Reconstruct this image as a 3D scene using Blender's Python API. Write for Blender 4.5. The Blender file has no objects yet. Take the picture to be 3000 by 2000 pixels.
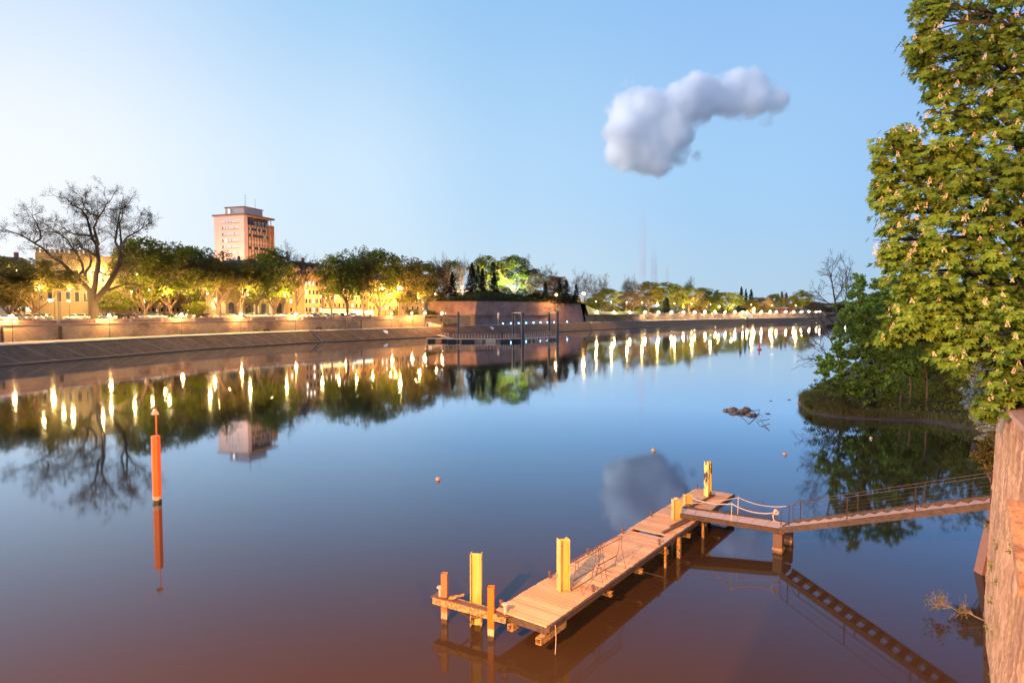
import bpy, math, random
import numpy as np
from mathutils import Vector, Matrix, Euler

# ------------------------------------------------------------------ camera / world / light
F = 1900.0; H = 11.6; TH = math.atan(89 / F)
scene = bpy.context.scene
COL = scene.collection
cam_d = bpy.data.cameras.new("camera")
cam = bpy.data.objects.new("camera", cam_d); COL.objects.link(cam)
cam.location = (0, 0, H)
cam.rotation_euler = (math.pi / 2 - TH, 0, 0)
cam_d.sensor_width = 36.0
cam_d.lens = 36.0 * F / 3000.0
cam_d.clip_start = 0.1
cam_d.clip_end = 20000
scene.camera = cam

def srgb(r, g, b):
    f = lambda c: c / 12.92 if c <= 0.04045 else ((c + 0.055) / 1.055) ** 2.4
    return (f(r / 255), f(g / 255), f(b / 255), 1)

world = bpy.data.worlds.new("World"); scene.world = world
world.use_nodes = True
wn, wl = world.node_tree.nodes, world.node_tree.links
wn.clear()
SUN_EL, SUN_AZ = math.radians(9.0), math.radians(-97)      # azimuth from +Y, left negative
def wmath(op, a, b=None, c=None):
    n = wn.new('ShaderNodeMath'); n.operation = op
    for i, v in enumerate((a, b, c)):
        if v is None: continue
        if isinstance(v, (int, float)): n.inputs[i].default_value = v
        else: wl.new(v, n.inputs[i])
    return n.outputs[0]
def wramp(fac, stops):
    n = wn.new('ShaderNodeValToRGB'); e = n.color_ramp.elements
    n.color_ramp.interpolation = 'EASE'
    while len(e) < len(stops): e.new(.5)
    for el, (p, c) in zip(e, stops):
        el.position = p; el.color = srgb(*c)
    wl.new(fac, n.inputs[0]); return n.outputs[0]
def wmix(f, a, b, mode='MIX'):
    n = wn.new('ShaderNodeMix'); n.data_type = 'RGBA'; n.blend_type = mode
    for i, v in ((0, f), (6, a), (7, b)):
        if isinstance(v, (int, float)): n.inputs[i].default_value = v
        else: wl.new(v, n.inputs[i])
    return n.outputs[2]
tc = wn.new('ShaderNodeTexCoord'); sx = wn.new('ShaderNodeSeparateXYZ')
wl.new(tc.outputs['Generated'], sx.inputs[0])
az = wmath('MULTIPLY_ADD', wmath('ARCTAN2', sx.outputs[0], sx.outputs[1]), 1 / (2 * math.pi), 0.5)  # .5 = straight ahead
A_ = lambda deg: 0.5 + deg / 360
band0 = wramp(az, [(0, (120, 150, 200)), (A_(-120), (160, 180, 215)), (A_(-75), (247, 244, 250)), (A_(-38), (246, 247, 253)), (A_(-15), (216, 232, 243)),
                   (A_(0), (199, 220, 236)), (A_(20), (176, 205, 230)), (A_(38), (160, 192, 222)), (A_(110), (110, 145, 195))])
band1 = wramp(az, [(0, (105, 140, 200)), (A_(-120), (150, 180, 225)), (A_(-75), (245, 249, 255)), (A_(-37), (246, 250, 255)), (A_(-15), (211, 233, 251)),
                   (A_(0), (181, 216, 246)), (A_(20), (163, 204, 242)), (A_(38), (152, 193, 240)), (A_(110), (110, 150, 210))])
band2 = wramp(az, [(0, (92, 132, 200)), (A_(-120), (130, 170, 222)), (A_(-75), (196, 222, 250)), (A_(-35), (190, 218, 248)), (A_(-15), (158, 204, 243)),
                   (A_(0), (148, 196, 241)), (A_(20), (144, 189, 240)), (A_(38), (138, 182, 238)), (A_(110), (100, 145, 212))])
el = wmath('ARCSINE', sx.outputs[2])
t1 = wmath('SMOOTHSTEP', el, 0.0, 0.21) if False else None
def wsmooth(v, lo, hi):
    n = wn.new('ShaderNodeMapRange'); n.interpolation_type = 'SMOOTHSTEP'
    n.inputs[1].default_value = lo; n.inputs[2].default_value = hi; wl.new(v, n.inputs[0]); return n.outputs[0]
c = wmix(wsmooth(el, 0.0, 0.20), band0, band1)
c = wmix(wsmooth(el, 0.17, 0.50), c, band2)
zen = wn.new('ShaderNodeRGB'); zen.outputs[0].default_value = srgb(84, 128, 205)
c = wmix(wsmooth(el, 0.50, 1.45), c, zen.outputs[0])
sky = wn.new('ShaderNodeTexSky'); sky.sky_type = 'NISHITA'
sky.sun_disc = False
sky.sun_elevation = SUN_EL
sky.sun_rotation = SUN_AZ
sky.dust_density = 0.3; sky.ozone_density = 4.0
wout = wn.new('ShaderNodeOutputWorld')
bg = wn.new('ShaderNodeBackground'); bg.inputs['Strength'].default_value = 1.0
bg2 = wn.new('ShaderNodeBackground'); bg2.inputs['Strength'].default_value = 0.015
wl.new(c, bg.inputs['Color']); wl.new(sky.outputs[0], bg2.inputs['Color'])
add = wn.new('ShaderNodeAddShader'); wl.new(bg.outputs[0], add.inputs[0]); wl.new(bg2.outputs[0], add.inputs[1])
wl.new(add.outputs[0], wout.inputs['Surface'])

sun_d = bpy.data.lights.new("sun", 'SUN'); sun = bpy.data.objects.new("sun", sun_d); COL.objects.link(sun)
sun_d.energy = 4.0; sun_d.angle = math.radians(60); sun_d.color = (1, .95, .93)
sd = Vector((math.sin(SUN_AZ) * math.cos(SUN_EL), math.cos(SUN_AZ) * math.cos(SUN_EL), math.sin(SUN_EL) + .05))
sun.rotation_euler = sd.to_track_quat('Z', 'Y').to_euler()
sun.location = (0, -20, 60)

scene.view_settings.view_transform = 'Standard'
scene.view_settings.look = 'None'
scene.view_settings.exposure = 0.0
scene.view_settings.gamma = 1.0
scene.cycles.volume_bounces = 24
scene.cycles.max_bounces = 24
scene.cycles.diffuse_bounces = 2
scene.cycles.glossy_bounces = 3
scene.cycles.transparent_max_bounces = 8
scene.cycles.sample_clamp_indirect = 6.0

# ------------------------------------------------------------------ helpers
def ray(px, py):
    """direction of the sight line through a spot of the 3000 x 2000 picture"""
    dx = (px - 1500) / F; dy = (1000 - py) / F
    return Vector((dx, math.cos(TH) + dy * math.sin(TH), -math.sin(TH) + dy * math.cos(TH)))
def P(px, py, z=0.0):
    d = ray(px, py); t = (z - H) / d.z; return Vector((d.x * t, d.y * t, z))
def Q(px, py, Y):
    d = ray(px, py); t = Y / d.y; return Vector((d.x * t, Y, H + d.z * t))
def XD(px, Y): return (px - 1500) / F * Y          # x at depth Y (near horizon)
def ZD(py, Y): return Q(1500, py, Y).z

def worigin(o):
    v = Vector((0, 0, 0))
    while o is not None:
        v += o.location; o = o.parent
    return v
class MB:
    def __init__(s): s.v = []; s.f = []; s.uv = []
    def add(s, vs, fs, uvs=None):
        n = len(s.v); s.v += [tuple(p) for p in vs]
        for i, f in enumerate(fs):
            s.f.append(tuple(n + k for k in f))
            s.uv.append(uvs[i] if uvs else [(0, 0)] * len(f))
        return s
    def box(s, c, d, rz=0.0, R=None, taper=1.0):
        x, y, z = d[0] / 2, d[1] / 2, d[2] / 2
        R = R or Matrix.Rotation(rz, 3, 'Z'); c = Vector(c)
        vs = []
        for k, q in ((-1, 1), (1, taper)):
            for a, b in ((-1, -1), (1, -1), (1, 1), (-1, 1)):
                vs.append(c + R @ Vector((a * x * q, b * y * q, k * z)))
        return s.add(vs, [(3, 2, 1, 0), (4, 5, 6, 7), (0, 1, 5, 4), (1, 2, 6, 5), (2, 3, 7, 6), (3, 0, 4, 7)])
    def bar(s, p, q, w, h, up=(0, 0, 1)):
        p, q = Vector(p), Vector(q); d = (q - p); L = d.length
        if L < 1e-6: return s
        y = d / L; u = Vector(up)
        if abs(y.dot(u)) > .99: u = Vector((1, 0, 0))
        x = y.cross(u).normalized(); z = x.cross(y)
        R = Matrix((x, y, z)).transposed()
        return s.box((p + q) / 2, (w, L, h), R=R)
    def tube(s, pts, r, n=8, cap=True):
        pts = [Vector(p) for p in pts]; m = len(pts)
        if not hasattr(r, '__len__'): r = [r] * m
        d0 = (pts[1] - pts[0]).normalized()
        up = Vector((0, 0, 1)) if abs(d0.z) < .9 else Vector((1, 0, 0))
        x = d0.cross(up).normalized(); vs = []
        for i in range(m):
            if 0 < i < m - 1: d = (pts[i + 1] - pts[i - 1])
            elif i == 0: d = pts[1] - pts[0]
            else: d = pts[-1] - pts[-2]
            if d.length < 1e-9: d = d0
            d.normalize()
            x = (x - d * x.dot(d))
            if x.length < 1e-6: x = d.orthogonal()
            x.normalize(); y = d.cross(x)
            for k in range(n):
                a = 2 * math.pi * k / n
                vs.append(pts[i] + (x * math.cos(a) + y * math.sin(a)) * r[i])
        fs = [(i * n + k, i * n + (k + 1) % n, (i + 1) * n + (k + 1) % n, (i + 1) * n + k) for i in range(m - 1) for k in range(n)]
        if cap: fs += [tuple(range(n - 1, -1, -1)), tuple((m - 1) * n + k for k in range(n))]
        return s.add(vs, fs)
    def lathe(s, c, prof, n=12):
        c = Vector(c); vs = []
        for r, z in prof:
            for k in range(n):
                a = 2 * math.pi * k / n; vs.append(c + Vector((r * math.cos(a), r * math.sin(a), z)))
        m = len(prof)
        fs = [(i * n + k, i * n + (k + 1) % n, (i + 1) * n + (k + 1) % n, (i + 1) * n + k) for i in range(m - 1) for k in range(n)]
        fs += [tuple(range(n - 1, -1, -1)), tuple((m - 1) * n + k for k in range(n))]
        return s.add(vs, fs)
    def prism(s, poly, z0, z1):
        n = len(poly)
        vs = [(p[0], p[1], z0) for p in poly] + [(p[0], p[1], z1) for p in poly]
        return s.add(vs, [tuple(range(n - 1, -1, -1)), tuple(range(n, 2 * n))] + [(i, (i + 1) % n, n + (i + 1) % n, n + i) for i in range(n)])
    def slab(s, poly, off):
        """planar polygon (3d points) pushed by the vector off"""
        n = len(poly); off = Vector(off)
        vs = [Vector(p) for p in poly] + [Vector(p) + off for p in poly]
        return s.add(vs, [tuple(range(n - 1, -1, -1)), tuple(range(n, 2 * n))] + [(i, (i + 1) % n, n + (i + 1) % n, n + i) for i in range(n)])
    def strip(s, lo, hi, u0=0.0):
        """wall sheet between two polylines, uv in metres"""
        u = u0
        for i in range(len(lo) - 1):
            a, b, c_, d = (Vector(lo[i]), Vector(lo[i + 1]), Vector(hi[i + 1]), Vector(hi[i]))
            L = (b - a).length; h = (d - a).length
            s.add([a, b, c_, d], [(0, 1, 2, 3)], [[(u, 0), (u + L, 0), (u + L, h), (u, h)]]); u += L
        return s
    def ball(s, c, r, sc=(1, 1, 1), n=10, m=6):
        prof = [(max(.02, math.sin(math.pi * i / m)) * r, -math.cos(math.pi * i / m) * r) for i in range(m + 1)]
        k = len(s.v); s.lathe((0, 0, 0), prof, n)
        for i in range(k, len(s.v)):
            v = s.v[i]; s.v[i] = (c[0] + v[0] * sc[0], c[1] + v[1] * sc[1], c[2] + v[2] * sc[2])
        return s
    def build(s, name, mat, parent=None, smooth=False, bevel=0.0):
        o_ = worigin(parent)
        me = bpy.data.meshes.new(name)
        me.from_pydata([(a - o_.x, b - o_.y, c_ - o_.z) for a, b, c_ in s.v], [], s.f)
        if any(any(q != (0, 0) for q in u) for u in s.uv):
            l = me.uv_layers.new(name="uv"); k = 0
            for u in s.uv:
                for q in u: l.data[k].uv = q; k += 1
        me.materials.append(mat)
        if smooth: me.polygons.foreach_set('use_smooth', [True] * len(me.polygons))
        me.update()
        o = bpy.data.objects.new(name, me); COL.objects.link(o)
        if parent is not None: o.parent = parent
        if bevel:
            b = o.modifiers.new('bevel', 'BEVEL'); b.width = bevel; b.segments = 2; b.limit_method = 'ANGLE'
        return o
def arr_mesh(name, V, FC, mat):
    me = bpy.data.meshes.new(name); V = np.asarray(V, dtype=np.float32); FC = np.asarray(FC, dtype=np.int32)
    k = FC.shape[1]
    me.vertices.add(len(V)); me.vertices.foreach_set('co', V.ravel())
    me.loops.add(FC.size); me.loops.foreach_set('vertex_index', FC.ravel())
    me.polygons.add(len(FC)); me.polygons.foreach_set('loop_start', np.arange(0, FC.size, k, dtype=np.int32))
    me.polygons.foreach_set('loop_total', np.full(len(FC), k, dtype=np.int32))
    me.materials.append(mat); me.update(calc_edges=True); return me
def link(name, me, parent=None, loc=None):
    o = bpy.data.objects.new(name, me); COL.objects.link(o)
    if parent is not None: o.parent = parent
    if loc is not None: o.location = loc
    return o
def thing(name, label, cat, loc=(0, 0, 0), rz=0.0, group=None):
    o = bpy.data.objects.new(name, None); COL.objects.link(o); o.empty_display_size = .3
    o.location = loc; o.rotation_euler = (0, 0, rz); o['label'] = label; o['category'] = cat
    if group: o['group'] = group
    return o
def tag(o, label, cat, group=None):
    o['label'] = label; o['category'] = cat
    if group: o['group'] = group
    return o
def struct(o): o['kind'] = 'structure'; return o
def copy_tree(o, parent=None):
    kids = list(o.children)
    c_ = o.copy(); COL.objects.link(c_); c_.parent = parent
    for ch in kids: copy_tree(ch, c_)
    return c_
ORD = ['first', 'second', 'third', 'fourth', 'fifth', 'sixth', 'seventh', 'eighth', 'ninth', 'tenth', 'eleventh', 'twelfth', 'thirteenth',
       'fourteenth', 'fifteenth', 'sixteenth', 'seventeenth', 'eighteenth', 'nineteenth', 'twentieth', 'twenty-first', 'twenty-second',
       'twenty-third', 'twenty-fourth', 'twenty-fifth', 'twenty-sixth', 'twenty-seventh', 'twenty-eighth', 'twenty-ninth', 'thirtieth']

# ------------------------------------------------------------------ materials
class NT:
    def __init__(s, name):
        s.m = bpy.data.materials.new(name); s.m.use_nodes = True
        s.n = s.m.node_tree.nodes; s.l = s.m.node_tree.links; s.n.clear()
        s.out = s.n.new('ShaderNodeOutputMaterial')
    def new(s, t, **k):
        n = s.n.new(t)
        for a, b in k.items(): setattr(n, a, b)
        return n
    def put(s, node, i, v):
        if v is None: return
        if isinstance(v, bpy.types.NodeSocket): s.l.new(v, node.inputs[i])
        else: node.inputs[i].default_value = v
    def coord(s, which='Object', scale=(1, 1, 1)):
        t = s.new('ShaderNodeTexCoord'); m = s.new('ShaderNodeMapping'); m.inputs['Scale'].default_value = scale
        s.l.new(t.outputs[which], m.inputs[0]); return m.outputs[0]
    def noise(s, vec, scale=5, detail=4, rough=.6, dist=0):
        n = s.new('ShaderNodeTexNoise'); s.l.new(vec, n.inputs['Vector'])
        n.inputs['Scale'].default_value = scale; n.inputs['Detail'].default_value = detail
        n.inputs['Roughness'].default_value = rough; n.inputs['Distortion'].default_value = dist; return n.outputs[0]
    def rng(s, v, a, b, c_=0, d=1):
        n = s.new('ShaderNodeMapRange'); s.l.new(v, n.inputs[0])
        for i, x in enumerate((a, b, c_, d)): n.inputs[i + 1].default_value = x
        return n.outputs[0]
    def mix(s, f, a, b, mode='MIX'):
        n = s.new('ShaderNodeMix', data_type='RGBA', blend_type=mode)
        for i, v in ((0, f), (6, a), (7, b)):
            if isinstance(v, tuple) and len(v) == 3: v = (*v, 1)
            s.put(n, i, v)
        return n.outputs[2]
    def math(s, op, a, b=None):
        n = s.new('ShaderNodeMath', operation=op); s.put(n, 0, a); s.put(n, 1, b); return n.outputs[0]
    def bsdf(s, col, rough=.8, metal=0.0, bump=None, bs=.3, bd=.02, **k):
        p = s.new('ShaderNodeBsdfPrincipled')
        if isinstance(col, tuple) and len(col) == 3: col = (*col, 1)
        s.put(p, 'Base Color', col); s.put(p, 'Roughness', rough); s.put(p, 'Metallic', metal)
        for a, b in k.items(): s.put(p, a.replace('_', ' '), b)
        if bump is not None:
            b = s.new('ShaderNodeBump'); b.inputs['Strength'].default_value = bs; b.inputs['Distance'].default_value = bd
            s.l.new(bump, b.inputs['Height']); s.l.new(b.outputs[0], p.inputs['Normal'])
        s.l.new(p.outputs[0], s.out.inputs['Surface']); return p
def simple(name, col, rough=.7, var=.25, scale=3, metal=0.0, bs=.2, bd=.02, dark=None, dthr=(.55, .75)):
    t = NT(name); v = t.coord(); n = t.noise(v, scale, 6)
    lo = tuple(c_ * (1 - var) for c_ in col); hi = tuple(min(1, c_ * (1 + var)) for c_ in col)
    c_ = t.mix(n, lo, hi)
    if dark is not None:
        n2 = t.noise(v, scale * 1.7 + 1, 8, .7); c_ = t.mix(t.rng(n2, *dthr), c_, dark)
    t.bsdf(c_, rough, metal, bump=t.noise(v, scale * 8, 4), bs=bs, bd=bd); return t.m
def leafmat(name, c0, c1, trans=.48, c2=None):
    t = NT(name); g = t.new('ShaderNodeNewGeometry')
    c_ = t.mix(g.outputs['Random Per Island'], c0, c1)
    n = t.noise(t.coord('Object'), .35, 3)
    c_ = t.mix(t.rng(n, .4, .65, 0, .6), c_, c2 or tuple(x * .6 for x in c0))
    d = t.new('ShaderNodeBsdfDiffuse'); tr = t.new('ShaderNodeBsdfTranslucent'); m = t.new('ShaderNodeMixShader')
    t.l.new(c_, d.inputs[0]); t.l.new(c_, tr.inputs[0]); m.inputs[0].default_value = trans
    t.l.new(d.outputs[0], m.inputs[1]); t.l.new(tr.outputs[0], m.inputs[2]); t.l.new(m.outputs[0], t.out.inputs[0]); return t.m
def emit(name, col, st):
    t = NT(name); e = t.new('ShaderNodeEmission'); e.inputs[0].default_value = (*col, 1); e.inputs[1].default_value = st
    t.l.new(e.outputs[0], t.out.inputs[0]); return t.m

M = {}
# water: thin clear gloss over muddy brown water, very slight swell
t = NT('water'); v = t.coord('Object', (1, 1, 1)); nz = t.noise(v, .12, 3, .5); n2 = t.noise(v, 1.1, 2, .5)
hsum = t.math('ADD', nz, t.math('MULTIPLY', n2, .05))
bp = t.new('ShaderNodeBump'); bp.inputs['Strength'].default_value = .05; bp.inputs['Distance'].default_value = .12; t.l.new(hsum, bp.inputs['Height'])
df = t.new('ShaderNodeBsdfDiffuse'); df.inputs[0].default_value = (.044, .024, .011, 1)
gl = t.new('ShaderNodeBsdfGlossy'); gl.inputs['Color'].default_value = (.50, .80, 1, 1); gl.inputs['Roughness'].default_value = .042; t.l.new(bp.outputs[0], gl.inputs['Normal'])
fr = t.new('ShaderNodeFresnel'); fr.inputs[0].default_value = 1.33
t.l.new(t.mix(t.rng(fr.outputs[0], .30, .58), (.60, .79, 1.0), (.95, .95, .97)), gl.inputs['Color'])
ms = t.new('ShaderNodeMixShader'); t.l.new(t.rng(fr.outputs[0], .06, .42, .035, .93), ms.inputs[0]); t.l.new(df.outputs[0], ms.inputs[1]); t.l.new(gl.outputs[0], ms.inputs[2])
t.l.new(ms.outputs[0], t.out.inputs[0]); M['water'] = t.m
def stone(name, c0, c1, mort, bw, bh, stain=(.08, .06, .04), st=(.5, .75), bs=.5, stainscale=.12):
    t = NT(name); v = t.coord('UV'); b = t.new('ShaderNodeTexBrick'); t.l.new(v, b.inputs['Vector'])
    b.inputs['Color1'].default_value = (*c0, 1); b.inputs['Color2'].default_value = (*c1, 1); b.inputs['Mortar'].default_value = (*mort, 1)
    b.inputs['Scale'].default_value = 1; b.inputs['Brick Width'].default_value = bw; b.inputs['Row Height'].default_value = bh
    b.inputs['Mortar Size'].default_value = bh * .06; b.inputs['Mortar Smooth'].default_value = .3
    n = t.noise(v, stainscale, 6, .65); c_ = t.mix(t.rng(n, *st), b.outputs[0], stain)
    n3 = t.noise(v, 2.5, 5); c_ = t.mix(t.rng(n3, .3, .8, 0, .5), c_, tuple(x * .55 for x in c0))
    h = t.math('SUBTRACT', t.math('MULTIPLY', n3, .6), b.outputs[1])
    t.bsdf(c_, .9, bump=h, bs=bs, bd=.05); return t.m
M['quay_brick'] = stone('quay_brick', (.50, .36, .20), (.38, .26, .14), (.26, .19, .12), .9, .32, (.14, .09, .055), (.47, .66))
M['bastion_brick'] = stone('bastion_brick', (.60, .32, .21), (.48, .24, .16), (.42, .27, .19), .7, .3, (.20, .115, .08), (.42, .64), stainscale=.09)
M['coping'] = simple('coping', (.42, .34, .26), .9, .25, .8, dark=(.12, .09, .06))
M['parapet'] = simple('parapet', (.30, .17, .11), .9, .35, .7, dark=(.10, .06, .04), dthr=(.5, .7))
M['ledge'] = simple('ledge_stone', (.16, .10, .06), .9, .3, .5)
M['pave'] = simple('pave', (.42, .36, .28), .9, .2, .3)
M['ground'] = simple('ground_asphalt', (.10, .09, .08), .9, .3, .15)
M['grass'] = simple('grass_soil', (.030, .050, .014), .95, .5, .5, bs=.8, bd=.2, dark=(.05, .05, .02))
# sloped embankment: dark stained concrete with pale joints running down the slope
t = NT('embankment'); v = t.coord('UV'); s_ = t.new('ShaderNodeSeparateXYZ'); t.l.new(v, s_.inputs[0])
ph = t.math('FRACT', t.math('DIVIDE', t.math('ADD', s_.outputs[0], t.math('MULTIPLY', s_.outputs[1], .55)), 8.5))
jl = t.math('LESS_THAN', ph, .03)
st_ = t.noise(t.coord('UV', (.9, .10, 1)), .7, 6, .7); n = t.noise(v, .5, 6, .7)
c_ = t.mix(st_, (.10, .045, .020), (.24, .125, .060)); c_ = t.mix(t.rng(n, .45, .75), c_, (.06, .030, .016))
c_ = t.mix(t.math('MULTIPLY', jl, .75), c_, (.36, .29, .22))
c_ = t.mix(t.math('LESS_THAN', s_.outputs[1], .45), c_, (.045, .035, .028))
t.bsdf(c_, .9, bump=n, bs=.4, bd=.05); M['bank'] = t.m
t = NT('deck_planks'); g = t.new('ShaderNodeNewGeometry')
v = t.coord('Object'); n = t.noise(v, 1.4, 6, .65); nf = t.noise(v, 14, 4, .7)
c_ = t.mix(g.outputs['Random Per Island'], (.44, .25, .125), (.62, .37, .20)); c_ = t.mix(t.rng(n, .52, .75, 0, .8), c_, (.33, .22, .15))
c_ = t.mix(t.rng(nf, .45, .8, 0, .35), c_, (.25, .17, .12)); t.bsdf(c_, .75, bump=nf, bs=.35, bd=.01); M['deck'] = t.m
M['timber_dark'] = simple('timber_dark', (.075, .045, .03), .75, .45, 2.5, dark=(.035, .022, .015), dthr=(.45, .65), bs=.5)
M['rust'] = simple('rust_steel', (.125, .065, .04), .7, .4, 4, dark=(.05, .03, .02))
M['rust_frame'] = simple('rust_frame', (.42, .24, .08), .7, .4, 5, dark=(.08, .045, .02), dthr=(.45, .6))
M['rail_steel'] = simple('rail_steel', (.05, .028, .025), .55, .25, 3)
M['tread'] = simple('tread_boards', (.50, .36, .30), .8, .18, 3, dark=(.26, .16, .13))
M['rope'] = simple('rope_fibre', (.62, .42, .32), .95, .2, 30)
def paint(name, col, chip, thr, zfade=None, sc=3.0, rough=.5):
    t = NT(name); v = t.coord('Object', (1, 1, .45)); n = t.noise(v, sc, 7, .68)
    z = t.new('ShaderNodeSeparateXYZ'); t.l.new(t.coord('Object'), z.inputs[0])
    n1 = t.noise(t.coord('Object'), 1.2, 3)
    c_ = t.mix(n1, tuple(x * .8 for x in col), tuple(min(1, x * 1.1) for x in col))
    k = n if zfade is None else t.math('ADD', n, t.rng(z.outputs[2], zfade[0], zfade[1], .10, 0))
    c_ = t.mix(t.rng(k, thr, thr + .03), c_, chip)
    return t, c_, z.outputs[2], n
t, c_, z, n = paint('yellow_paint', (.56, .44, .14), (.06, .035, .02), .60, (-0.2, 1.6)); c_ = t.mix(t.rng(t.noise(t.coord('Object', (3, 3, .5)), 1.6, 5, .7), .5, .72, 0, .55), c_, (.34, .22, .05)); t.bsdf(c_, .5, bump=n, bs=.15); M['yellow'] = t.m
t, c_, z, n = paint('peeling_paint', (.66, .55, .16), (.045, .028, .02), .50, None, 2.2); t.bsdf(c_, .6, bump=n, bs=.3); M['peel'] = t.m
def post_paint(name, col, band=(.55, .38, .22)):
    t, c_, z, n = paint(name, col, (.16, .08, .04), .74)
    wob = t.math('ADD', z, t.math('MULTIPLY', n, .18))
    c_ = t.mix(t.rng(wob, .52, .50), c_, band); c_ = t.mix(t.rng(wob, .30, .26), c_, (.05, .035, .025))
    t.bsdf(c_, .45, bump=n, bs=.12); return t.m
M['orange'] = post_paint('orange_paint', (.95, .16, .012))
M['orange_rust'] = post_paint('rusty_orange_paint', (.46, .15, .06), (.40, .26, .16))
M['bark'] = simple('bark', (.19, .125, .08), .95, .4, 2.5, bs=.8, bd=.05)
M['bark_dark'] = simple('bark_dark', (.055, .042, .032), .95, .4, 2.5, bs=.8)
M['bark_pale'] = simple('bark_pale', (.26, .20, .15), .95, .3, 2.5, bs=.6)
M['leaf_green'] = leafmat('leaf_green', (.13, .16, .026), (.26, .27, .045))
M['leaf_dark'] = leafmat('leaf_dark', (.12, .155, .030), (.22, .24, .05))
M['leaf_lime'] = leafmat('leaf_lime', (.20, .25, .03), (.30, .32, .05))
M['leaf_olive'] = leafmat('leaf_olive', (.15, .14, .035), (.26, .22, .06))
M['leaf_brown'] = leafmat('leaf_brown', (.17, .11, .055), (.25, .17, .08))
M['leaf_twig'] = leafmat('leaf_twig', (.10, .085, .05), (.15, .12, .06), .2)
M['needle'] = leafmat('needle', (.012, .018, .016), (.024, .034, .028), .1)
M['chestnut'] = leafmat('chestnut', (.085, .16, .022), (.21, .30, .045), .30, (.045, .08, .016))
M['maple'] = leafmat('maple', (.12, .24, .04), (.24, .37, .07), .35, (.02, .05, .012))
M['silver'] = leafmat('silver_leaf', (.15, .18, .155), (.36, .37, .31), .2, (.10, .14, .12))
M['ivy'] = leafmat('ivy_leaf', (.060, .055, .018), (.15, .13, .045), .25)
M['blossom'] = simple('blossom', (.48, .40, .27), .8, .15, 8)
M['reed'] = leafmat('reed', (.16, .13, .06), (.12, .15, .05), .3)
M['soil'] = simple('shore_soil', (.045, .033, .022), .95, .5, 1.2, bs=.8, bd=.08, dark=(.03, .035, .015))
M['rock'] = simple('rock', (.16, .11, .085), .8, .4, 3, bs=.6, dark=(.04, .03, .025))
M['buoy'] = simple('buoy_paint', (.55, .33, .22), .5, .2, 4, dark=(.06, .04, .03), dthr=(.6, .62))
M['red'] = simple('red_paint', (.45, .03, .06), .45, .1)
M['rail_pale'] = simple('rail_pale', (.62, .42, .28), .6, .1)
M['black'] = simple('black_rubber', (.02, .02, .02), .7, .2)
M['white'] = simple('white_paint', (.78, .77, .74), .6, .05)
M['steel_dark'] = simple('steel_dark', (.04, .045, .052), .45, .2, .8)
M['galv_blue'] = simple('pale_concrete', (.42, .46, .52), .8, .1)
M['galv'] = simple('galvanised', (.42, .36, .30), .5, .15)
M['float_pale'] = simple('float_pale', (.45, .38, .27), .7, .2, 1)
M['glass'] = NT('window_glass').m
t = NT('window_glass_dark'); t.bsdf((.03, .035, .045), .12); M['glass'] = t.m
t = NT('car_glass'); t.bsdf((.02, .022, .026), .08); M['car_glass'] = t.m
M['blind'] = simple('blind', (.62, .60, .52), .8, .1)
M['plaster_pink'] = simple('plaster_pink', (.82, .53, .40), .9, .06, .1)
M['plaster_orange'] = simple('plaster_orange', (.58, .34, .15), .9, .06, .1)
M['plaster_cream'] = simple('plaster_cream', (.40, .29, .18), .9, .12, .2)
M['stone_yellow'] = simple('stone_yellow', (.24, .19, .115), .95, .25, .25, dark=(.2, .15, .09))
M['roof'] = simple('roof_tiles', (.075, .05, .042), .9, .3, .6)
M['roof_red'] = simple('roof_red', (.20, .075, .05), .9, .3, .6)
M['cornice'] = simple('cornice_brown', (.22, .12, .09), .8, .1)
M['lit_window'] = emit('lit_window', (1, .85, .62), 3.0)
M['lit_shop'] = emit('lit_shop', (1, .66, .28), 2.2)
M['lamp_white'] = emit('lamp_glow', (1.0, .52, .17), 2500)
M['lamp_cool'] = emit('lamp_glow_cool', (1.0, .68, .36), 2500)
M['lamp_orange'] = emit('lamp_glow_orange', (1.0, .56, .16), 2600)
M['lamp_small'] = emit('lamp_glow_small', (1.0, .62, .25), 120)
M['lamp_blue'] = emit('marker_glow_blue', (.12, .45, 1.0), 40)

# ------------------------------------------------------------------ terrain
def offset(pl, d):
    out = []
    n = len(pl)
    if not hasattr(d, '__len__'): d = [d] * n
    for i in range(n):
        a = Vector(pl[max(0, i - 1)]); b = Vector(pl[min(n - 1, i + 1)]); t_ = (b - a).normalized()
        out.append(Vector(pl[i]) + Vector((-t_.y, t_.x)) * d[i])
    return out
Wpts = [(-170, -260), (-135, 20), (-108.2, 136.6), (-101.5, 165), (-93.5, 198.5), (-73.3, 239.5), (-53, 266), (-31.4, 295), (26.7, 364.5), (67, 418), (105, 467),
        (174, 552), (222, 606), (313, 690), (373, 752), (520, 860), (1200, 1250)]
zT_ = [3.9, 3.9, 3.9, 3.85, 3.8, 3.9, 4.0, 4.15, 4.4, 4.4, 4.4, 4.4, 4.4, 4.4, 4.4, 4.4, 4.4]
Boff = [23, 23, 22.5, 21.5, 20, 18, 17, 16, 16, 17, 20, 20, 20, 20, 20, 20, 20]
Toff = 7.2
T2 = offset(Wpts, Toff); B2 = offset(Wpts, Boff)
GZ = 9.15
water = MB(); water.add([(-3000, -400, 0), (4000, -400, 0), (4000, 5000, 0), (-3000, 5000, 0)], [(0, 1, 2, 3)])
struct(water.build('water', M['water']))
lo = [(p[0], p[1], -.6) for p in offset(Wpts, -.9)]; hi = [(p.x, p.y, z) for p, z in zip(T2, zT_)]
struct(MB().strip(lo, hi).build('embankment', M['bank']))
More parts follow.
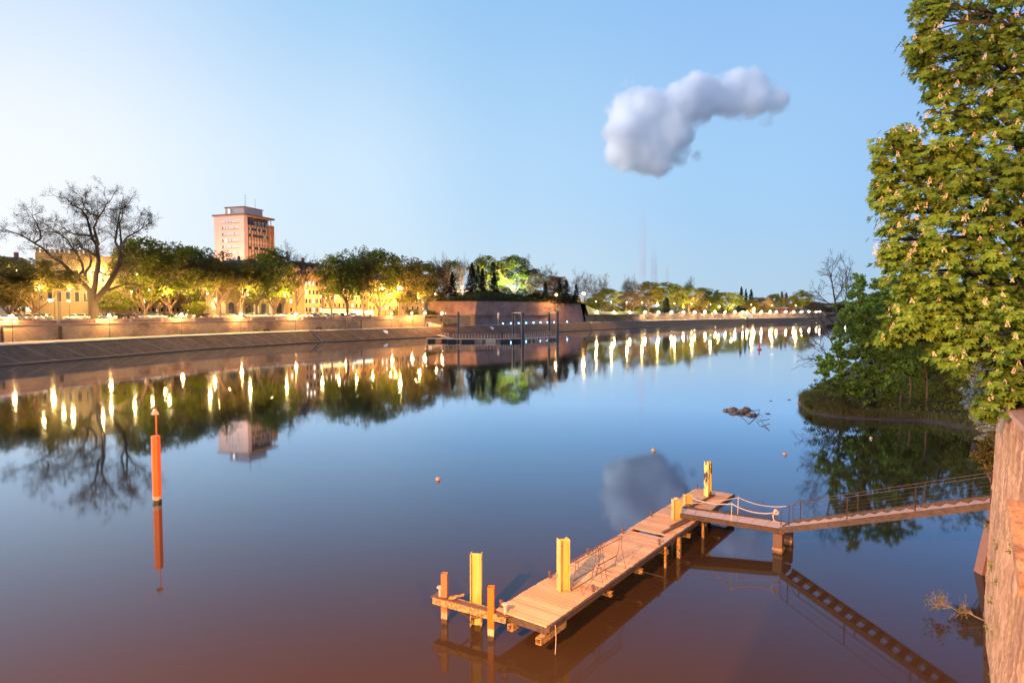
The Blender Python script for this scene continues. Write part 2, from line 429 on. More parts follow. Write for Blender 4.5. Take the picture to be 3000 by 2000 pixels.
# small ledge just above the waterline
l1 = [(p[0], p[1], .34) for p in offset(Wpts, -1.1)]; l0 = [(p[0], p[1], -.5) for p in offset(Wpts, -1.1)]; l2 = [(p[0], p[1], .36) for p in offset(Wpts, .3)]
struct(MB().strip(l0, l1).strip(l1, l2).build('ledge', M['ledge']))
hi2 = [(p.x, p.y, z + .02) for p, z in zip(B2, zT_)]
e1 = [(p.x, p.y, z - .02) for p, z in zip(T2, zT_)]; e2 = [(p.x, p.y, z + .18) for p, z in zip(T2, zT_)]
e3 = [(p.x, p.y, z + .2) for p, z in zip(offset(Wpts, Toff + .7), zT_)]
struct(MB().strip(e1, e2).strip(e2, e3).strip([(a[0], a[1], a[2] - .1) for a in e3], [(p.x, p.y, z + .08) for p, z in zip(offset(Wpts, [b + 3 for b in Boff]), zT_)]).build('path', M['pave']))
poly = [(p.x, p.y) for p in offset(Wpts, [b + .35 for b in Boff])] + [(4000, 2600), (4000, 6000), (-4000, 6000), (-4000, -260)]
g = MB().add([(a, b, GZ) for a, b in poly], [tuple(range(len(poly)))]); g.uv = [[(0, 0)] * len(poly)]
struct(g.build('ground', M['ground']))

def wall_point(px, off=0.0, z=None):
    """point on the line of the upper wall (moved back by off metres) seen in direction px"""
    line = offset(Wpts, [b + off for b in Boff]); k = (px - 1500) / F
    for a, b, za, zb in zip(line, line[1:], zT_, zT_[1:]):
        fa, fb = a.x - k * a.y, b.x - k * b.y
        if fa * fb <= 0 and b.y > 50:
            s = fa / (fa - fb); p = a.lerp(b, s)
            return Vector((p.x, p.y, (za + (zb - za) * s) if z is None else z))
    return Vector((k * 400, 400, 4.4 if z is None else z))
def wall_dir(px):
    a, b = wall_point(px - 6), wall_point(px + 6); d = b - a; return math.atan2(d.y, d.x)

# ---- long brick quay wall with parapet
def wall_run(px0, px1, n, extra=None):
    pts = [wall_point(px0 + (px1 - px0) * i / n) for i in range(n + 1)]
    if extra: pts = [Vector(extra)] + pts
    return pts
def shift(pts, d, z=None, dz=0):
    o = offset([(p.x, p.y) for p in pts], d)
    return [Vector((q.x, q.y, (p.z if z is None else z) + dz)) for q, p in zip(o, pts)]
def resample(pts, step):
    out = [pts[0]]; acc = 0
    for a, b in zip(pts, pts[1:]):
        L = (b - a).length; s = step - acc
        while s < L: out.append(a.lerp(b, s / L)); s += step
        acc = (acc + L) % step if L + acc >= step else acc + L
    return out
TOPZ = 9.27
def quay_wall(name, label, pts, pier_step=11.5, top=TOPZ, mats=('quay_brick', 'parapet', 'coping')):
    r = thing(name, label, 'wall', (pts[0].x, pts[0].y, 0))
    MB().strip(shift(pts, 0, dz=-.3), shift(pts, .25, z=top - 1.25)).build('brick_face', M[mats[0]], r)
    m = MB(); a = shift(pts, -.02, z=top - 1.25); b = shift(pts, -.02, z=top - 1.02); c_ = shift(pts, .35, z=top - 1.02); d = shift(pts, .35, z=top - 1.25)
    m.strip(a, b).strip(b, c_).strip(d, a).build('string_course', M[mats[2]], r)
    MB().strip(shift(pts, .3, z=top - 1.02), shift(pts, .3, z=top - .16)).strip(shift(pts, .62, z=GZ - .3), shift(pts, .62, z=top - .16)).build('parapet', M[mats[1]], r)
    m = MB(); a = shift(pts, .2, z=top - .16); b = shift(pts, .2, z=top); c_ = shift(pts, .75, z=top); d = shift(pts, .75, z=top - .16)
    m.strip(a, b).strip(b, c_).strip(c_, d).strip(d, a).build('coping', M[mats[2]], r)
    rs = resample(pts, pier_step)
    for i, p in enumerate(rs[:90]):
        q = rs[min(i + 1, len(rs) - 1)] - rs[max(i - 1, 0)]; an = math.atan2(q.y, q.x); nn = Vector((-math.sin(an), math.cos(an), 0))
        MB().box(p + nn * .42 + Vector((0, 0, top - .5 - p.z)), (.95, .55, 1.1), an).build('pier', M['coping'], r)
    return r
LW = wall_run(-160, 1237, 26, (B2[0].x, B2[0].y, zT_[0]))
wallL = quay_wall('brick_wall', 'long brick quay wall with balustrade topped parapet below the parked cars', LW)
# dark vertical drain niche and thin pipes on the wall
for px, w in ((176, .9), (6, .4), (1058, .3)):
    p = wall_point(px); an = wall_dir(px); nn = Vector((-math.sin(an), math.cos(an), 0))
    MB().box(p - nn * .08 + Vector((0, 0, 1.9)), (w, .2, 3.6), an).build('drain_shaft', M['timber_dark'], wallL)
# end block of the wall
p = wall_point(1225); an = wall_dir(1225)
m = MB().box(p + Vector((0, 0, 2.5)), (7.0, 1.6, 5.3), an)
r = thing('wall_block', 'pale projecting masonry block that ends the long brick quay wall', 'wall', tuple(p))
m.build('block', M['quay_brick'], r); MB().box(p + Vector((0, 0, 5.3)), (7.5, 2.1, .3), an).build('coping', M['coping'], r)

# ---- ramp and second balustrade wall in front of the bastion
def ramp_wall():
    a = Vector((XD(1243, 316), 316, 4.1)); b = Vector((XD(1381, 331), 331, 4.2))
    r = thing('balustrade_wall', 'lower sandstone wall with balustrade and round end pier in front of the bastion', 'wall', (b.x, b.y, 0))
    pts = [a.lerp(b, i / 8) for i in range(9)]
    MB().strip(pts, shift(pts, .1, z=8.2)).strip(shift(pts, .9, dz=0), shift(pts, .9, z=8.2)).build('wall_face', M['quay_brick'], r)
    MB().bar(a + Vector((0, .5, 4.25)), b + Vector((0, .5, 4.15)), 1.3, .3).build('string_course', M['coping'], r)
    MB().bar(a + Vector((0, .5, 5.3)), b + Vector((0, .5, 5.2)), 1.1, .25).build('coping', M['coping'], r)
    bal = MB(); n = 56
    for i in range(n):
        q = a.lerp(b, i / n); w = .95 if i % 8 == 0 else .17
        bal.box((q.x, q.y + .5, 8.92), (w, .4 if w > .5 else .2, .9))
    bal.build('balusters', M['coping'], r)
    MB().lathe((b.x + 1.0, b.y + .6, 4), [(2.1, 0), (1.75, 1.0), (1.6, 4.4), (1.95, 4.5), (1.95, 4.9), (1.6, 5.0), (1.6, 5.7), (1.2, 6.0)], 14).build('end_pier', M['quay_brick'], r)
    # ramp
    r2 = thing('ramp', 'pale paved ramp dropping beside the end of the long brick wall', 'ramp', (a.x, a.y, 4))
    p0 = Vector((XD(1238, 313), 313, 0)); p1 = Vector((XD(1297, 306), 306, 0))
    MB().slab([(p0.x, p0.y, 4.0), (p1.x, p1.y, 4.0), (p1.x, p1.y, 4.25), (p0.x, p0.y, 7.3)], (1.2, 4.0, 0)).build('slope', M['pave'], r2)
    # planter
    q0 = Vector((XD(1294, 300), 300, 0)); q1 = Vector((XD(1342, 305), 305, 0))
    r3 = thing('planter', 'long low stone planter with green plants by the quay path', 'planter', (q0.x, q0.y, 4.2))
    MB().bar((q0.x, q0.y, 5.0), (q1.x, q1.y, 5.0), 2.0, 1.6).build('trough', M['parapet'], r3)
    leaves = MB(); rnd = random.Random(4)
    for i in range(160):
        c_ = q0.lerp(q1, rnd.random()); leaves.box((c_.x + rnd.uniform(-.8, .8), c_.y + rnd.uniform(-.7, .7), 5.9 + rnd.random() * .5), (.3, .3, .05), rnd.random() * 3, Euler((rnd.random() * 2, rnd.random() * 2, 0)).to_matrix())
    leaves.build('foliage', M['leaf_lime'], r3)
ramp_wall()

# ---- bastion
C0 = Vector((XD(1388, 337), 337, 4.0)); C1 = Vector((XD(1711, 412), 412, 4.2)); CL = Vector((XD(1250, 343), 343, 4.0))
def bastion():
    r = thing('bastion', 'massive battered red brick bastion with carved coat of arms rising behind the pontoon', 'fortification', (C0.x, C0.y, 0))
    up0 = Vector((1.2, 2.6, 12.6)); 
    t0 = Vector((C0.x + 1.5, C0.y + 2.4, 16.6)); t1 = Vector((C1.x - 2.6, C1.y + 1.5, 17.1)); tl = Vector((CL.x + 1, CL.y + 2, 16.6))
    C2 = Vector((C1.x + 6, C1.y + 50, 4.2)); t2 = Vector((C2.x - 3, C2.y, 17.1))
    MB().strip([CL, C0, C1, C2], [tl, t0, t1, t2]).build('brick_face', M['bastion_brick'], r)
    m = MB()
    for a, b in ((tl, t0), (t0, t1), (t1, t2)):
        m.bar(a + Vector((0, .2, .05)), b + Vector((0, .2, .05)), 1.0, .35)
    m.build('coping', M['parapet'], r)
    # rough repaired patch + cornice line
    d = (C1 - C0); L = d.length; u = d / L
    def onface(s, z, out=.12):
        a = C0.lerp(C1, s); b = t0.lerp(t1, s); k = (z - 4) / 12.8; q = a.lerp(b, k); return q + Vector((u.y, -u.x, 0)) * out
    # coat of arms niche
    s = .735
    w = .045
    cs = onface(s, 13.0, .1); niche = MB()
    pts = [onface(s - w * .5, 10.8), onface(s + w * .5, 10.8)] + [onface(s + w * .5 * math.cos(a), 13.0 + 1.9 * math.sin(a)) for a in [math.pi * i / 8 for i in range(9)]]
    niche.slab(pts, (-.35 * u.y, .35 * u.x, 0)).build('arched_niche', M['cornice'], r)
    em = MB()
    for ds in (-.011, .011):
        em.slab([onface(s + ds + .009 * math.cos(a), 12.7 + 1.0 * math.sin(a) * (1.3 if math.sin(a) < 0 else 1), .3) for a in [2 * math.pi * i / 10 for i in range(10)]], (-.2 * u.y, .2 * u.x, 0))
    em.build('carved_shields', M['coping'], r)
    q = onface(.815, 4.3); q2 = onface(.795, 16.6, .05)
    MB().bar(q, q2, .7, .7).build('stone_quoin', M['parapet'], r)
bastion()

# ---- grassy hill on top of the bastion
def hill():
    nx, ny = 70, 40; vs = []; rnd = np.random.RandomState(3)
    X0, X1, Y0, Y1 = -45, 95, 330, 640
    prof = [(1225, 17), (1290, 17.6), (1330, 18.5), (1380, 20.2), (1420, 21.6), (1460, 22.1), (1490, 20.8), (1560, 20.6), (1640, 20.2), (1690, 18.2), (1712, 15.5), (1760, 11)]
    fs = []
    for j in range(ny + 1):
        for i in range(nx + 1):
            x = X0 + (X1 - X0) * i / nx; tt = (j / ny) ** 1.8; y = Y0 + (Y1 - Y0) * tt
            # front edge follows the bastion top
            if x < C0.x: yf = CL.y + (C0.y - CL.y) * (x - CL.x) / (C0.x - CL.x)
            else: yf = C0.y + (C1.y - C0.y) * (x - C0.x) / (C1.x - C0.x)
            y = yf + 3.2 + (Y1 - yf) * tt
            px = 1500 + F * x / (yf + 25)
            h = np.interp(px, [p_[0] for p_ in prof], [p_[1] for p_ in prof])
            dist = y - yf - 3.2
            base = 16.4 if px < 1705 else 9
            z = base + (h - base) * min(1, dist / 17) ** .7 + .35 * math.sin(x * .9 + y * .3) * min(1, dist / 8) + rnd.uniform(-.15, .15)
            if dist > 90: z = max(8.5, z - (dist - 90) * .12)
            vs.append((x, y, z))
    for j in range(ny):
        for i in range(nx):
            a = j * (nx + 1) + i; fs.append((a, a + 1, a + nx + 2, a + nx + 1))
    o = MB().add(vs, fs).build('hill', M['grass'], smooth=True); struct(o); return vs
HV = np.array(hill())
def hill_z(x, y):
    d = (HV[:, 0] - x) ** 2 + (HV[:, 1] - y) ** 2; return float(HV[d.argmin(), 2])

# ---- upper wall of the right hand promenade
RW = [wall_point(px) for px in (1716, 1735, 1762, 1800, 1850, 1900, 1960, 2020, 2092, 2150, 2200, 2300, 2420)]
for q in RW: q.z = 4.35
wallR = quay_wall('promenade_wall', 'distant brick promenade wall with piers under the row of lamps', RW, 16.0, 9.0)
rail = thing('railing', 'thin dark iron railing along the top of the distant promenade wall', 'railing', tuple(RW[0]))
m = MB(); a = shift(RW, .5, z=10.05)
for p_, q_ in zip(a, a[1:]):
    m.bar(p_, q_, .1, .1)
m.build('handrail', M['steel_dark'], rail)
for q in resample(a, 7.0)[:98]: MB().box(q - Vector((0, 0, .5)), (.14, .14, 1.0)).build('rail_post', M['steel_dark'], rail)

# ---- right bank and wooded islet
shore = [(35.0, 77.4), (34.0, 72.8), (35.6, 70.2), (38.5, 69.0), (43.4, 68.0), (45.2, 63.0), (44.2, 58.5), (38.7, 50), (31, 40), (25.6, 33), (21.3, 27.9), (19.3, 24.3), (11, 10), (5, -12), (40, -60),
         (400, -60), (900, 400), (1500, 1100), (1100, 1100), (420, 800), (240, 460), (158, 290), (82, 152), (50, 104), (39.5, 88), (36.5, 82)]
SH = np.array(shore)
def sdist(x, y):
    """signed distance to the shoreline, positive on land"""
    a = SH; b = np.roll(SH, -1, 0); d = b - a; w = np.array([x, y]) - a
    tt = np.clip((w * d).sum(1) / (d * d).sum(1), 0, 1); dd = np.hypot(*(w - d * tt[:, None]).T).min()
    ins = False
    for (x1, y1), (x2, y2) in zip(a, b):
        if (y1 > y) != (y2 > y) and x < (x2 - x1) * (y - y1) / (y2 - y1) + x1: ins = not ins
    return dd if ins else -dd
def land_z(x, y):
    d = sdist(x, y)
    if d < 0: return max(-1.5, d * .6)
    z = .55 * (1 - math.exp(-d / .5)) + .045 * min(d, 60)
    if y < 62 and x < 60: z += 5.6 * max(0, min(1, (60 - y) / 14)) * min(1, d / 2.2)
    return z
def right_bank():
    vs, fs = [], []
    xs = np.concatenate([np.arange(14, 60, 1.0), np.arange(60, 110, 2), np.linspace(112, 400, 60), np.linspace(410,1400,40)])
    ys = np.concatenate([np.arange(-40, 20, 6), np.arange(20, 92, 1.0), np.arange(92, 170, 2), np.linspace(172, 1100, 60)])
    rnd = random.Random(9)
    for y in ys:
        for x in xs:
            z = land_z(x, y); vs.append((x, y, z + (rnd.uniform(-.06, .08) if z > .1 else 0)))
    n = len(xs)
    for j in range(len(ys) - 1):
        for i in range(n - 1):
            a = j * n + i
            if max(vs[k][2] for k in (a, a + 1, a + n + 1, a + n)) > -1.2: fs.append((a, a + 1, a + n + 1, a + n))
    struct(MB().add(vs, fs).build('right_bank', M['soil'], smooth=True))
right_bank()

# ------------------------------------------------------------------ vegetation
def leaf_quads(C, size, rs, flat=0.0, aspect=1.0):
    """one small lozenge of random attitude at every centre"""
    n = len(C); a = rs.normal(size=(n, 3)); a[:, 2] *= (1 - flat); a /= np.linalg.norm(a, axis=1)[:, None]
    b = rs.normal(size=(n, 3)); b -= a * (a * b).sum(1)[:, None]; b /= np.linalg.norm(b, axis=1)[:, None]
    s = size * rs.uniform(.6, 1.35, n)[:, None]
    V = np.stack([C - a * s * aspect, C - b * s * .55, C + a * s * aspect, C + b * s * .55], 1).reshape(-1, 3)
    Fc = np.arange(4 * n).reshape(n, 4); return V, Fc
def clump_points(rs, clumps, per):
    P_ = []
    for c_, r in clumps:
        k = max(6, int(per * r[0] ** 2)); d = rs.normal(size=(k, 3)); d /= np.linalg.norm(d, axis=1)[:, None]
        P_.append(np.array(c_) + d * (np.array(r) * rs.uniform(.45, 1.05, k)[:, None] ** .6))
    return np.concatenate(P_)
def skeleton(rnd, h, trunk, r0, spread, nl, sub=3, up=.5, twig=False, curve=.2):
    """trunk, rising limbs and branches; returns tubes and tips"""
    tubes, tips = [], []
    base = Vector((0, 0, -.3)); top = Vector((rnd.uniform(-.3, .3), rnd.uniform(-.3, .3), trunk))
    tubes.append(([base, Vector((0, 0, .3)), base.lerp(top, .5) + Vector((rnd.uniform(-.1, .1), 0, 0)), top], [r0 * 1.35, r0 * 1.05, r0 * .9, r0 * .8], 8))
    def grow(p, d, L, r, lev):
        n = 4; pts = [p]; rr = [r]; q = p.copy(); dd = d.copy()
        for i in range(n):
            dd = (dd + Vector((rnd.gauss(0, curve), rnd.gauss(0, curve), rnd.gauss(.12 * up, curve * .6)))).normalized()
            q = q + dd * (L / n); pts.append(q.copy()); rr.append(r * (1 - .72 * (i + 1) / n))
        tubes.append((pts, rr, 5 if lev < 2 else 3))
        if lev >= sub: tips.append((q.copy(), dd.copy())); return
        k = rnd.randint(3, 5) if lev < 2 else rnd.randint(2, 4)
        for i in range(k):
            s = rnd.uniform(.35, 1.0); j = min(n - 1, int(s * n)); st = pts[j].lerp(pts[j + 1], s * n - j if s < 1 else 1)
            nd = (dd + Vector((rnd.gauss(0, .75), rnd.gauss(0, .75), rnd.gauss(up * .35, .4)))).normalized()
            grow(st, nd, L * rnd.uniform(.5, .72), max(.012, r * .42), lev + 1)
    for i in range(nl):
        a = 2 * math.pi * (i + rnd.uniform(-.3, .3)) / nl; tilt = rnd.uniform(.25, .95) * spread
        d = Vector((math.cos(a) * tilt, math.sin(a) * tilt, 1)).normalized()
        grow(top - Vector((0, 0, rnd.uniform(0, trunk * .25))), d, (h - trunk) * rnd.uniform(.5, .68), r0 * .5, 0)
    return tubes, tips
def tubes_mesh(name, tubes, mat):
    m = MB()
    for pts, rr, n in tubes: m.tube(pts, rr, n, cap=False)
    me = bpy.data.meshes.new(name); me.from_pydata(m.v, [], m.f); me.materials.append(mat)
    me.polygons.foreach_set('use_smooth', [True] * len(me.polygons)); me.update(); return me

TPL = {}
def leafy_template(key, seed, mat, bark, h=22.0, w=14.0, trunk=2.2, per=32, size=.32, gap=.0, shape='round', nclump=92):
    rnd = random.Random(seed); rs = np.random.RandomState(seed)
    tubes, tips = skeleton(rnd, h * .92, trunk, .42, .75, 6, 2, .6)
    tubes = [t_ for t_ in tubes]
    clumps = []
    zc = trunk + (h - trunk) * .52; hz = (h - trunk) * .5
    while len(clumps) < nclump:
        d = Vector((rnd.gauss(0, 1), rnd.gauss(0, 1), rnd.gauss(0, 1))).normalized(); q = rnd.uniform(.25, 1) ** .45
        zz = d.z * q
        wid = w / 2 * (1.0 if shape == 'round' else (1.05 - .35 * zz if shape == 'cone' else 1.0 + .25 * zz))
        c_ = Vector((d.x * q * wid * .82, d.y * q * wid * .82, zc + zz * hz * .88))
        r = rnd.uniform(.07, .14) * w
        if rnd.random() < gap: continue
        clumps.append((c_, (r, r, r * .72)))
    C = clump_points(rs, clumps, per)
    C = C[C[:, 2] > trunk * .55]
    V, Fc = leaf_quads(C, size, rs)
    TPL[key] = (tubes_mesh('trunk', tubes, bark), arr_mesh('crown', V, Fc, mat), h, w)
def twiggy_template(key, seed, bark, leaf, h=22.0, w=14.0, trunk=3.5, sub=4, leaves=2, size=.16, spread=.85, up=.5, rb=.36):
    rnd = random.Random(seed); rs = np.random.RandomState(seed)
    tubes, tips = skeleton(rnd, h, trunk, rb, spread, 6, sub, up)
    T_ = np.array([list(p) for p, d in tips])
    # squeeze to the wanted height / width
    zmax = np.percentile(T_[:, 2], 99); wx = np.percentile(np.abs(T_[:, :2]), 98)
    sz, sx_ = h / zmax, (w / 2) / wx
    f = lambda p: Vector((p.x * (1 + (sx_ - 1) * min(1, max(0, p.z / trunk))), p.y * (1 + (sx_ - 1) * min(1, max(0, p.z / trunk))), p.z * sz))
    tubes = [([f(p) for p in pts], [max(.022, r) for r in rr], n) for pts, rr, n in tubes]
    T_ = np.array([list(f(p)) for p, d in tips])
    # split: trunk + limbs / fine twigs
    big = [t_ for t_ in tubes if t_[1][0] > .05]; fine = [t_ for t_ in tubes if t_[1][0] <= .05]
    V, Fc = [], []
    m = MB()
    for pts, rr, n in fine: m.tube(pts, rr, 3, cap=False)
    if m.v: V = np.array(m.v); Fc = np.array(m.f)
    else: V = np.zeros((0, 3)); Fc = np.zeros((0, 4), int)
    if leaves:
        C = np.repeat(T_, leaves, 0) + rs.normal(scale=.38, size=(len(T_) * leaves, 3))
        v2, f2 = leaf_quads(C, size, rs); Fc = np.concatenate([Fc, f2 + len(V)]); V = np.concatenate([V, v2])
    TPL[key] = (tubes_mesh('trunk', big, bark), arr_mesh('crown', V, Fc, leaf), h, w)
def conifer_template(key, seed, h=16.0, w=7.5, mat=None, trunk=2.0, layered=True, slim=False):
    rnd = random.Random(seed); rs = np.random.RandomState(seed); P_ = []
    tubes = [([Vector((0, 0, -.3)), Vector((0, 0, h * .5)), Vector((0, 0, h))], [.25, .15, .03], 6)]
    z = trunk
    while z < h * .99:
        k = 1 - (z - trunk) / (h - trunk); R = w / 2 * (k ** .8 if not slim else min(1, k * 1.8) ** .6 * (.6 + .4 * min(1, (1 - k) * 5))) + .15
        for b in range(7 if layered else 11):
            a = rnd.uniform(0, 6.283); L = R * rnd.uniform(.55, 1.08); n = int(10 + L * 12)
            tt = rs.uniform(.1, 1, n) ** .7
            x = np.cos(a) * L * tt + rs.normal(scale=.13 + .10 * L * .5, size=n); y = np.sin(a) * L * tt + rs.normal(scale=.13 + .10 * L * .5, size=n)
            zz = z - (.28 if layered else -.5) * L * tt + rs.normal(scale=.16, size=n)
            P_.append(np.stack([x, y, zz], 1))
            if layered and L > .6: tubes.append(([Vector((0, 0, z)), Vector((math.cos(a) * L * .9, math.sin(a) * L * .9, z - .25 * L))], [.05, .02], 3))
        z += (.62 if layered else .45) * (1 if k > .3 else .8)
    C = np.concatenate(P_); V, Fc = leaf_quads(C, .22, rs, flat=.3)
    TPL[key] = (tubes_mesh('trunk', tubes, M['bark_dark']), arr_mesh('crown', V, Fc, mat or M['needle']), h, w)

leafy_template('green1', 1, M['leaf_green'], M['bark'], shape='round')
leafy_template('green2', 2, M['leaf_green'], M['bark'], shape='top', trunk=3.6)
leafy_template('dark1', 3, M['leaf_dark'], M['bark_dark'], shape='round', per=34)
leafy_template('dark2', 4, M['leaf_dark'], M['bark_dark'], shape='top', trunk=4)
leafy_template('lime1', 5, M['leaf_lime'], M['bark'], shape='cone', trunk=2.2)
leafy_template('lime2', 6, M['leaf_lime'], M['bark'], per=36, size=.34)
leafy_template('olive1', 7, M['leaf_olive'], M['bark'], per=34, size=.31, gap=.05)
leafy_template('olive2', 8, M['leaf_olive'], M['bark'], per=34, size=.31, shape='top')
leafy_template('brown1', 9, M['leaf_brown'], M['bark'], per=34, size=.28, nclump=130)
twiggy_template('bare1', 11, M['bark'], M['leaf_twig'], leaves=2, size=.13)
twiggy_template('bare2', 12, M['bark_pale'], M['leaf_twig'], leaves=2, size=.12, spread=.6, w=11)
twiggy_template('bare3', 13, M['bark'], M['leaf_brown'], leaves=4, size=.16, spread=1.0, w=16)
twiggy_template('bud1', 14, M['bark'], M['leaf_olive'], leaves=11, size=.30, spread=.8)
twiggy_template('bud2', 15, M['bark'], M['leaf_olive'], leaves=10, size=.28, spread=.65, w=12)
conifer_template('fir1', 21); conifer_template('fir2', 22, w=6.0)
conifer_template('pine', 23, h=15, w=8.5, trunk=4, layered=True)
conifer_template('cypress', 24, h=10, w=3.0, trunk=.3, layered=False, slim=True)
conifer_template('poplar', 25, h=22, w=4.0, trunk=1, layered=False, slim=True, mat=M['leaf_brown'])
_rt = random.Random(77)
SKY = ('bare', 'bud')
def place_tree(name, key, px, top, wpx, D, label, cat='tree', group=None, z=None, x=None):
    """a tree whose foot stands at depth D in direction px, top seen at row top, crown wpx wide"""
    tr, cr, h, w = TPL[key]
    x = XD(px, D) if x is None else x
    if z is None: z = GZ
    hh = ZD(top, D) - z; ww = wpx * D / F * (1.32 if group == G_Q else 1.2 if group else 1)
    o = thing(name, label, cat, (x, D, z), _rt.uniform(0, 6.28), group); s = hh / h
    o.scale = (ww / w, ww / w, s)
    link('trunk', tr, o); link('crown', cr, o); return o
def wd(px, off): return wall_point(px, off).y

G_Q = 'trees standing along the quay wall'
row = [  # name, template, px, top, width px, offset behind the wall, label
 ('leafy_tree', 'green1', 425, 688, 150, 7, 'green leafy tree standing just right of the giant spreading tree'),
 ('leafy_tree', 'green2', 503, 706, 150, 8, 'broad green tree with forked trunk, second leafy tree right of the giant tree'),
 ('leafy_tree', 'dark1', 572, 704, 110, 12, 'dark green tree just left of the budding tree below the hotel'),
 ('budding_tree', 'bud1', 638, 742, 165, 6, 'olive budding tree below the hotel tower with a street lamp shining through it'),
 ('leafy_tree', 'dark2', 753, 745, 110, 6, 'dark dense tree covering the lower right corner of the hotel tower'),
 ('leafy_tree', 'green1', 806, 722, 120, 9, 'tall bright topped tree rising beside the right edge of the hotel tower'),
 ('bare_tree', 'bare1', 868, 712, 120, 6, 'tall half bare tree in front of the orange gabled house'),
 ('leafy_tree', 'olive1', 930, 752, 100, 24, 'brownish olive tree between the gabled house and the dark round topped tree'),
 ('leafy_tree', 'green2', 972, 742, 80, 6, 'slender green tree just left of the dark round topped tree'),
 ('leafy_tree', 'dark2', 1018, 727, 105, 6, 'dark round topped tree left of the leaning bare trunk'),
 ('bare_tree', 'bud2', 1066, 734, 80, 6, 'thin budding tree with a forked trunk between two dense trees'),
 ('leafy_tree', 'green1', 1112, 725, 130, 7, 'tall broad tree left of the starburst street lamp'),
 ('leafy_tree', 'olive2', 1187, 742, 105, 7, 'olive green tree directly right of the starburst street lamp'),
 ('leafy_tree', 'olive1', 1236, 752, 95, 8, 'olive brown tree at the end of the brick quay wall'),
 ('leafy_tree', 'brown1', 1285, 762, 85, 48, 'brown budding tree above the left corner of the bastion'),
 ('leafy_tree', 'olive2', 20, 742, 170, 14, 'olive yellow tree cut off by the left edge of the picture'),
 ('budding_tree', 'bud1', 98, 770, 240, 9, 'wide spreading budding tree left of the giant tree, lit green from behind'),
 ('leafy_tree', 'lime1', 345, 828, 105, 20, 'small yellow lit tree right behind the giant trunk'),
 ('leafy_tree', 'lime2', 575, 880, 60, 5, 'low rounded yellow green tree beside parked cars below the dark tree'),
 ('budding_tree', 'bud2', 700, 762, 110, 7, 'loose budding tree standing between the lamp lit tree and the dark dense tree'),
 ('leafy_tree', 'olive1', 715, 812, 90, 20, 'loose yellowish tree between the budding tree and the dark dense tree'),
 ('leafy_tree', 'dark1', -60, 700, 160, 10, 'tall dark tree beyond the left edge'),
]
for nm, k, px, top, w, off, lab in row:
    if px < -20: continue
    place_tree(nm, k, px, top, w, wd(px, off), lab, 'tree', G_Q)

for i, (k, px, top, w, off, lab) in enumerate([('olive1', 58, 772, 110, 34, 'hazy olive tree in the background left of the castellated hall'), ('brown1', 398, 730, 110, 40, 'brownish background tree behind the first leafy tree'), ('olive2', 468, 722, 110, 38, 'olive background tree between the two leafy trees'), ('brown1', 545, 735, 110, 40, 'brown background tree behind the broad green tree'), ('olive1', 604, 745, 90, 36, 'olive background tree just left below the hotel tower'),
        ('brown1', 668, 772, 90, 30, 'brown background tree under the hotel tower'), ('olive1', 720, 770, 90, 32, 'olive background tree under the hotel windows'), ('olive2', 782, 758, 90, 36, 'olive background tree right below the hotel sign'), ('brown1', 840, 790, 70, 40, 'brown background tree left of the pointed gable'),
        ('olive1', 952, 790, 80, 40, 'olive background tree beside the ornate dormer house'), ('brown1', 1000, 770, 90, 42, 'brown background tree behind the dark round topped tree'), ('olive2', 1048, 764, 90, 42, 'olive background tree behind the thin forked tree'), ('brown1', 1092, 756, 90, 40, 'brown background tree left of the tall broad tree'), ('olive1', 1148, 760, 90, 36, 'olive background tree behind the starburst lamp'), ('olive2', 1212, 768, 90, 34, 'olive background tree behind the last trees of the quay wall')]):
    place_tree('background_tree', k, px, top, w, wd(px, off), lab, 'tree', 'trees behind the car park')
G_B = 'trees on top of the bastion'
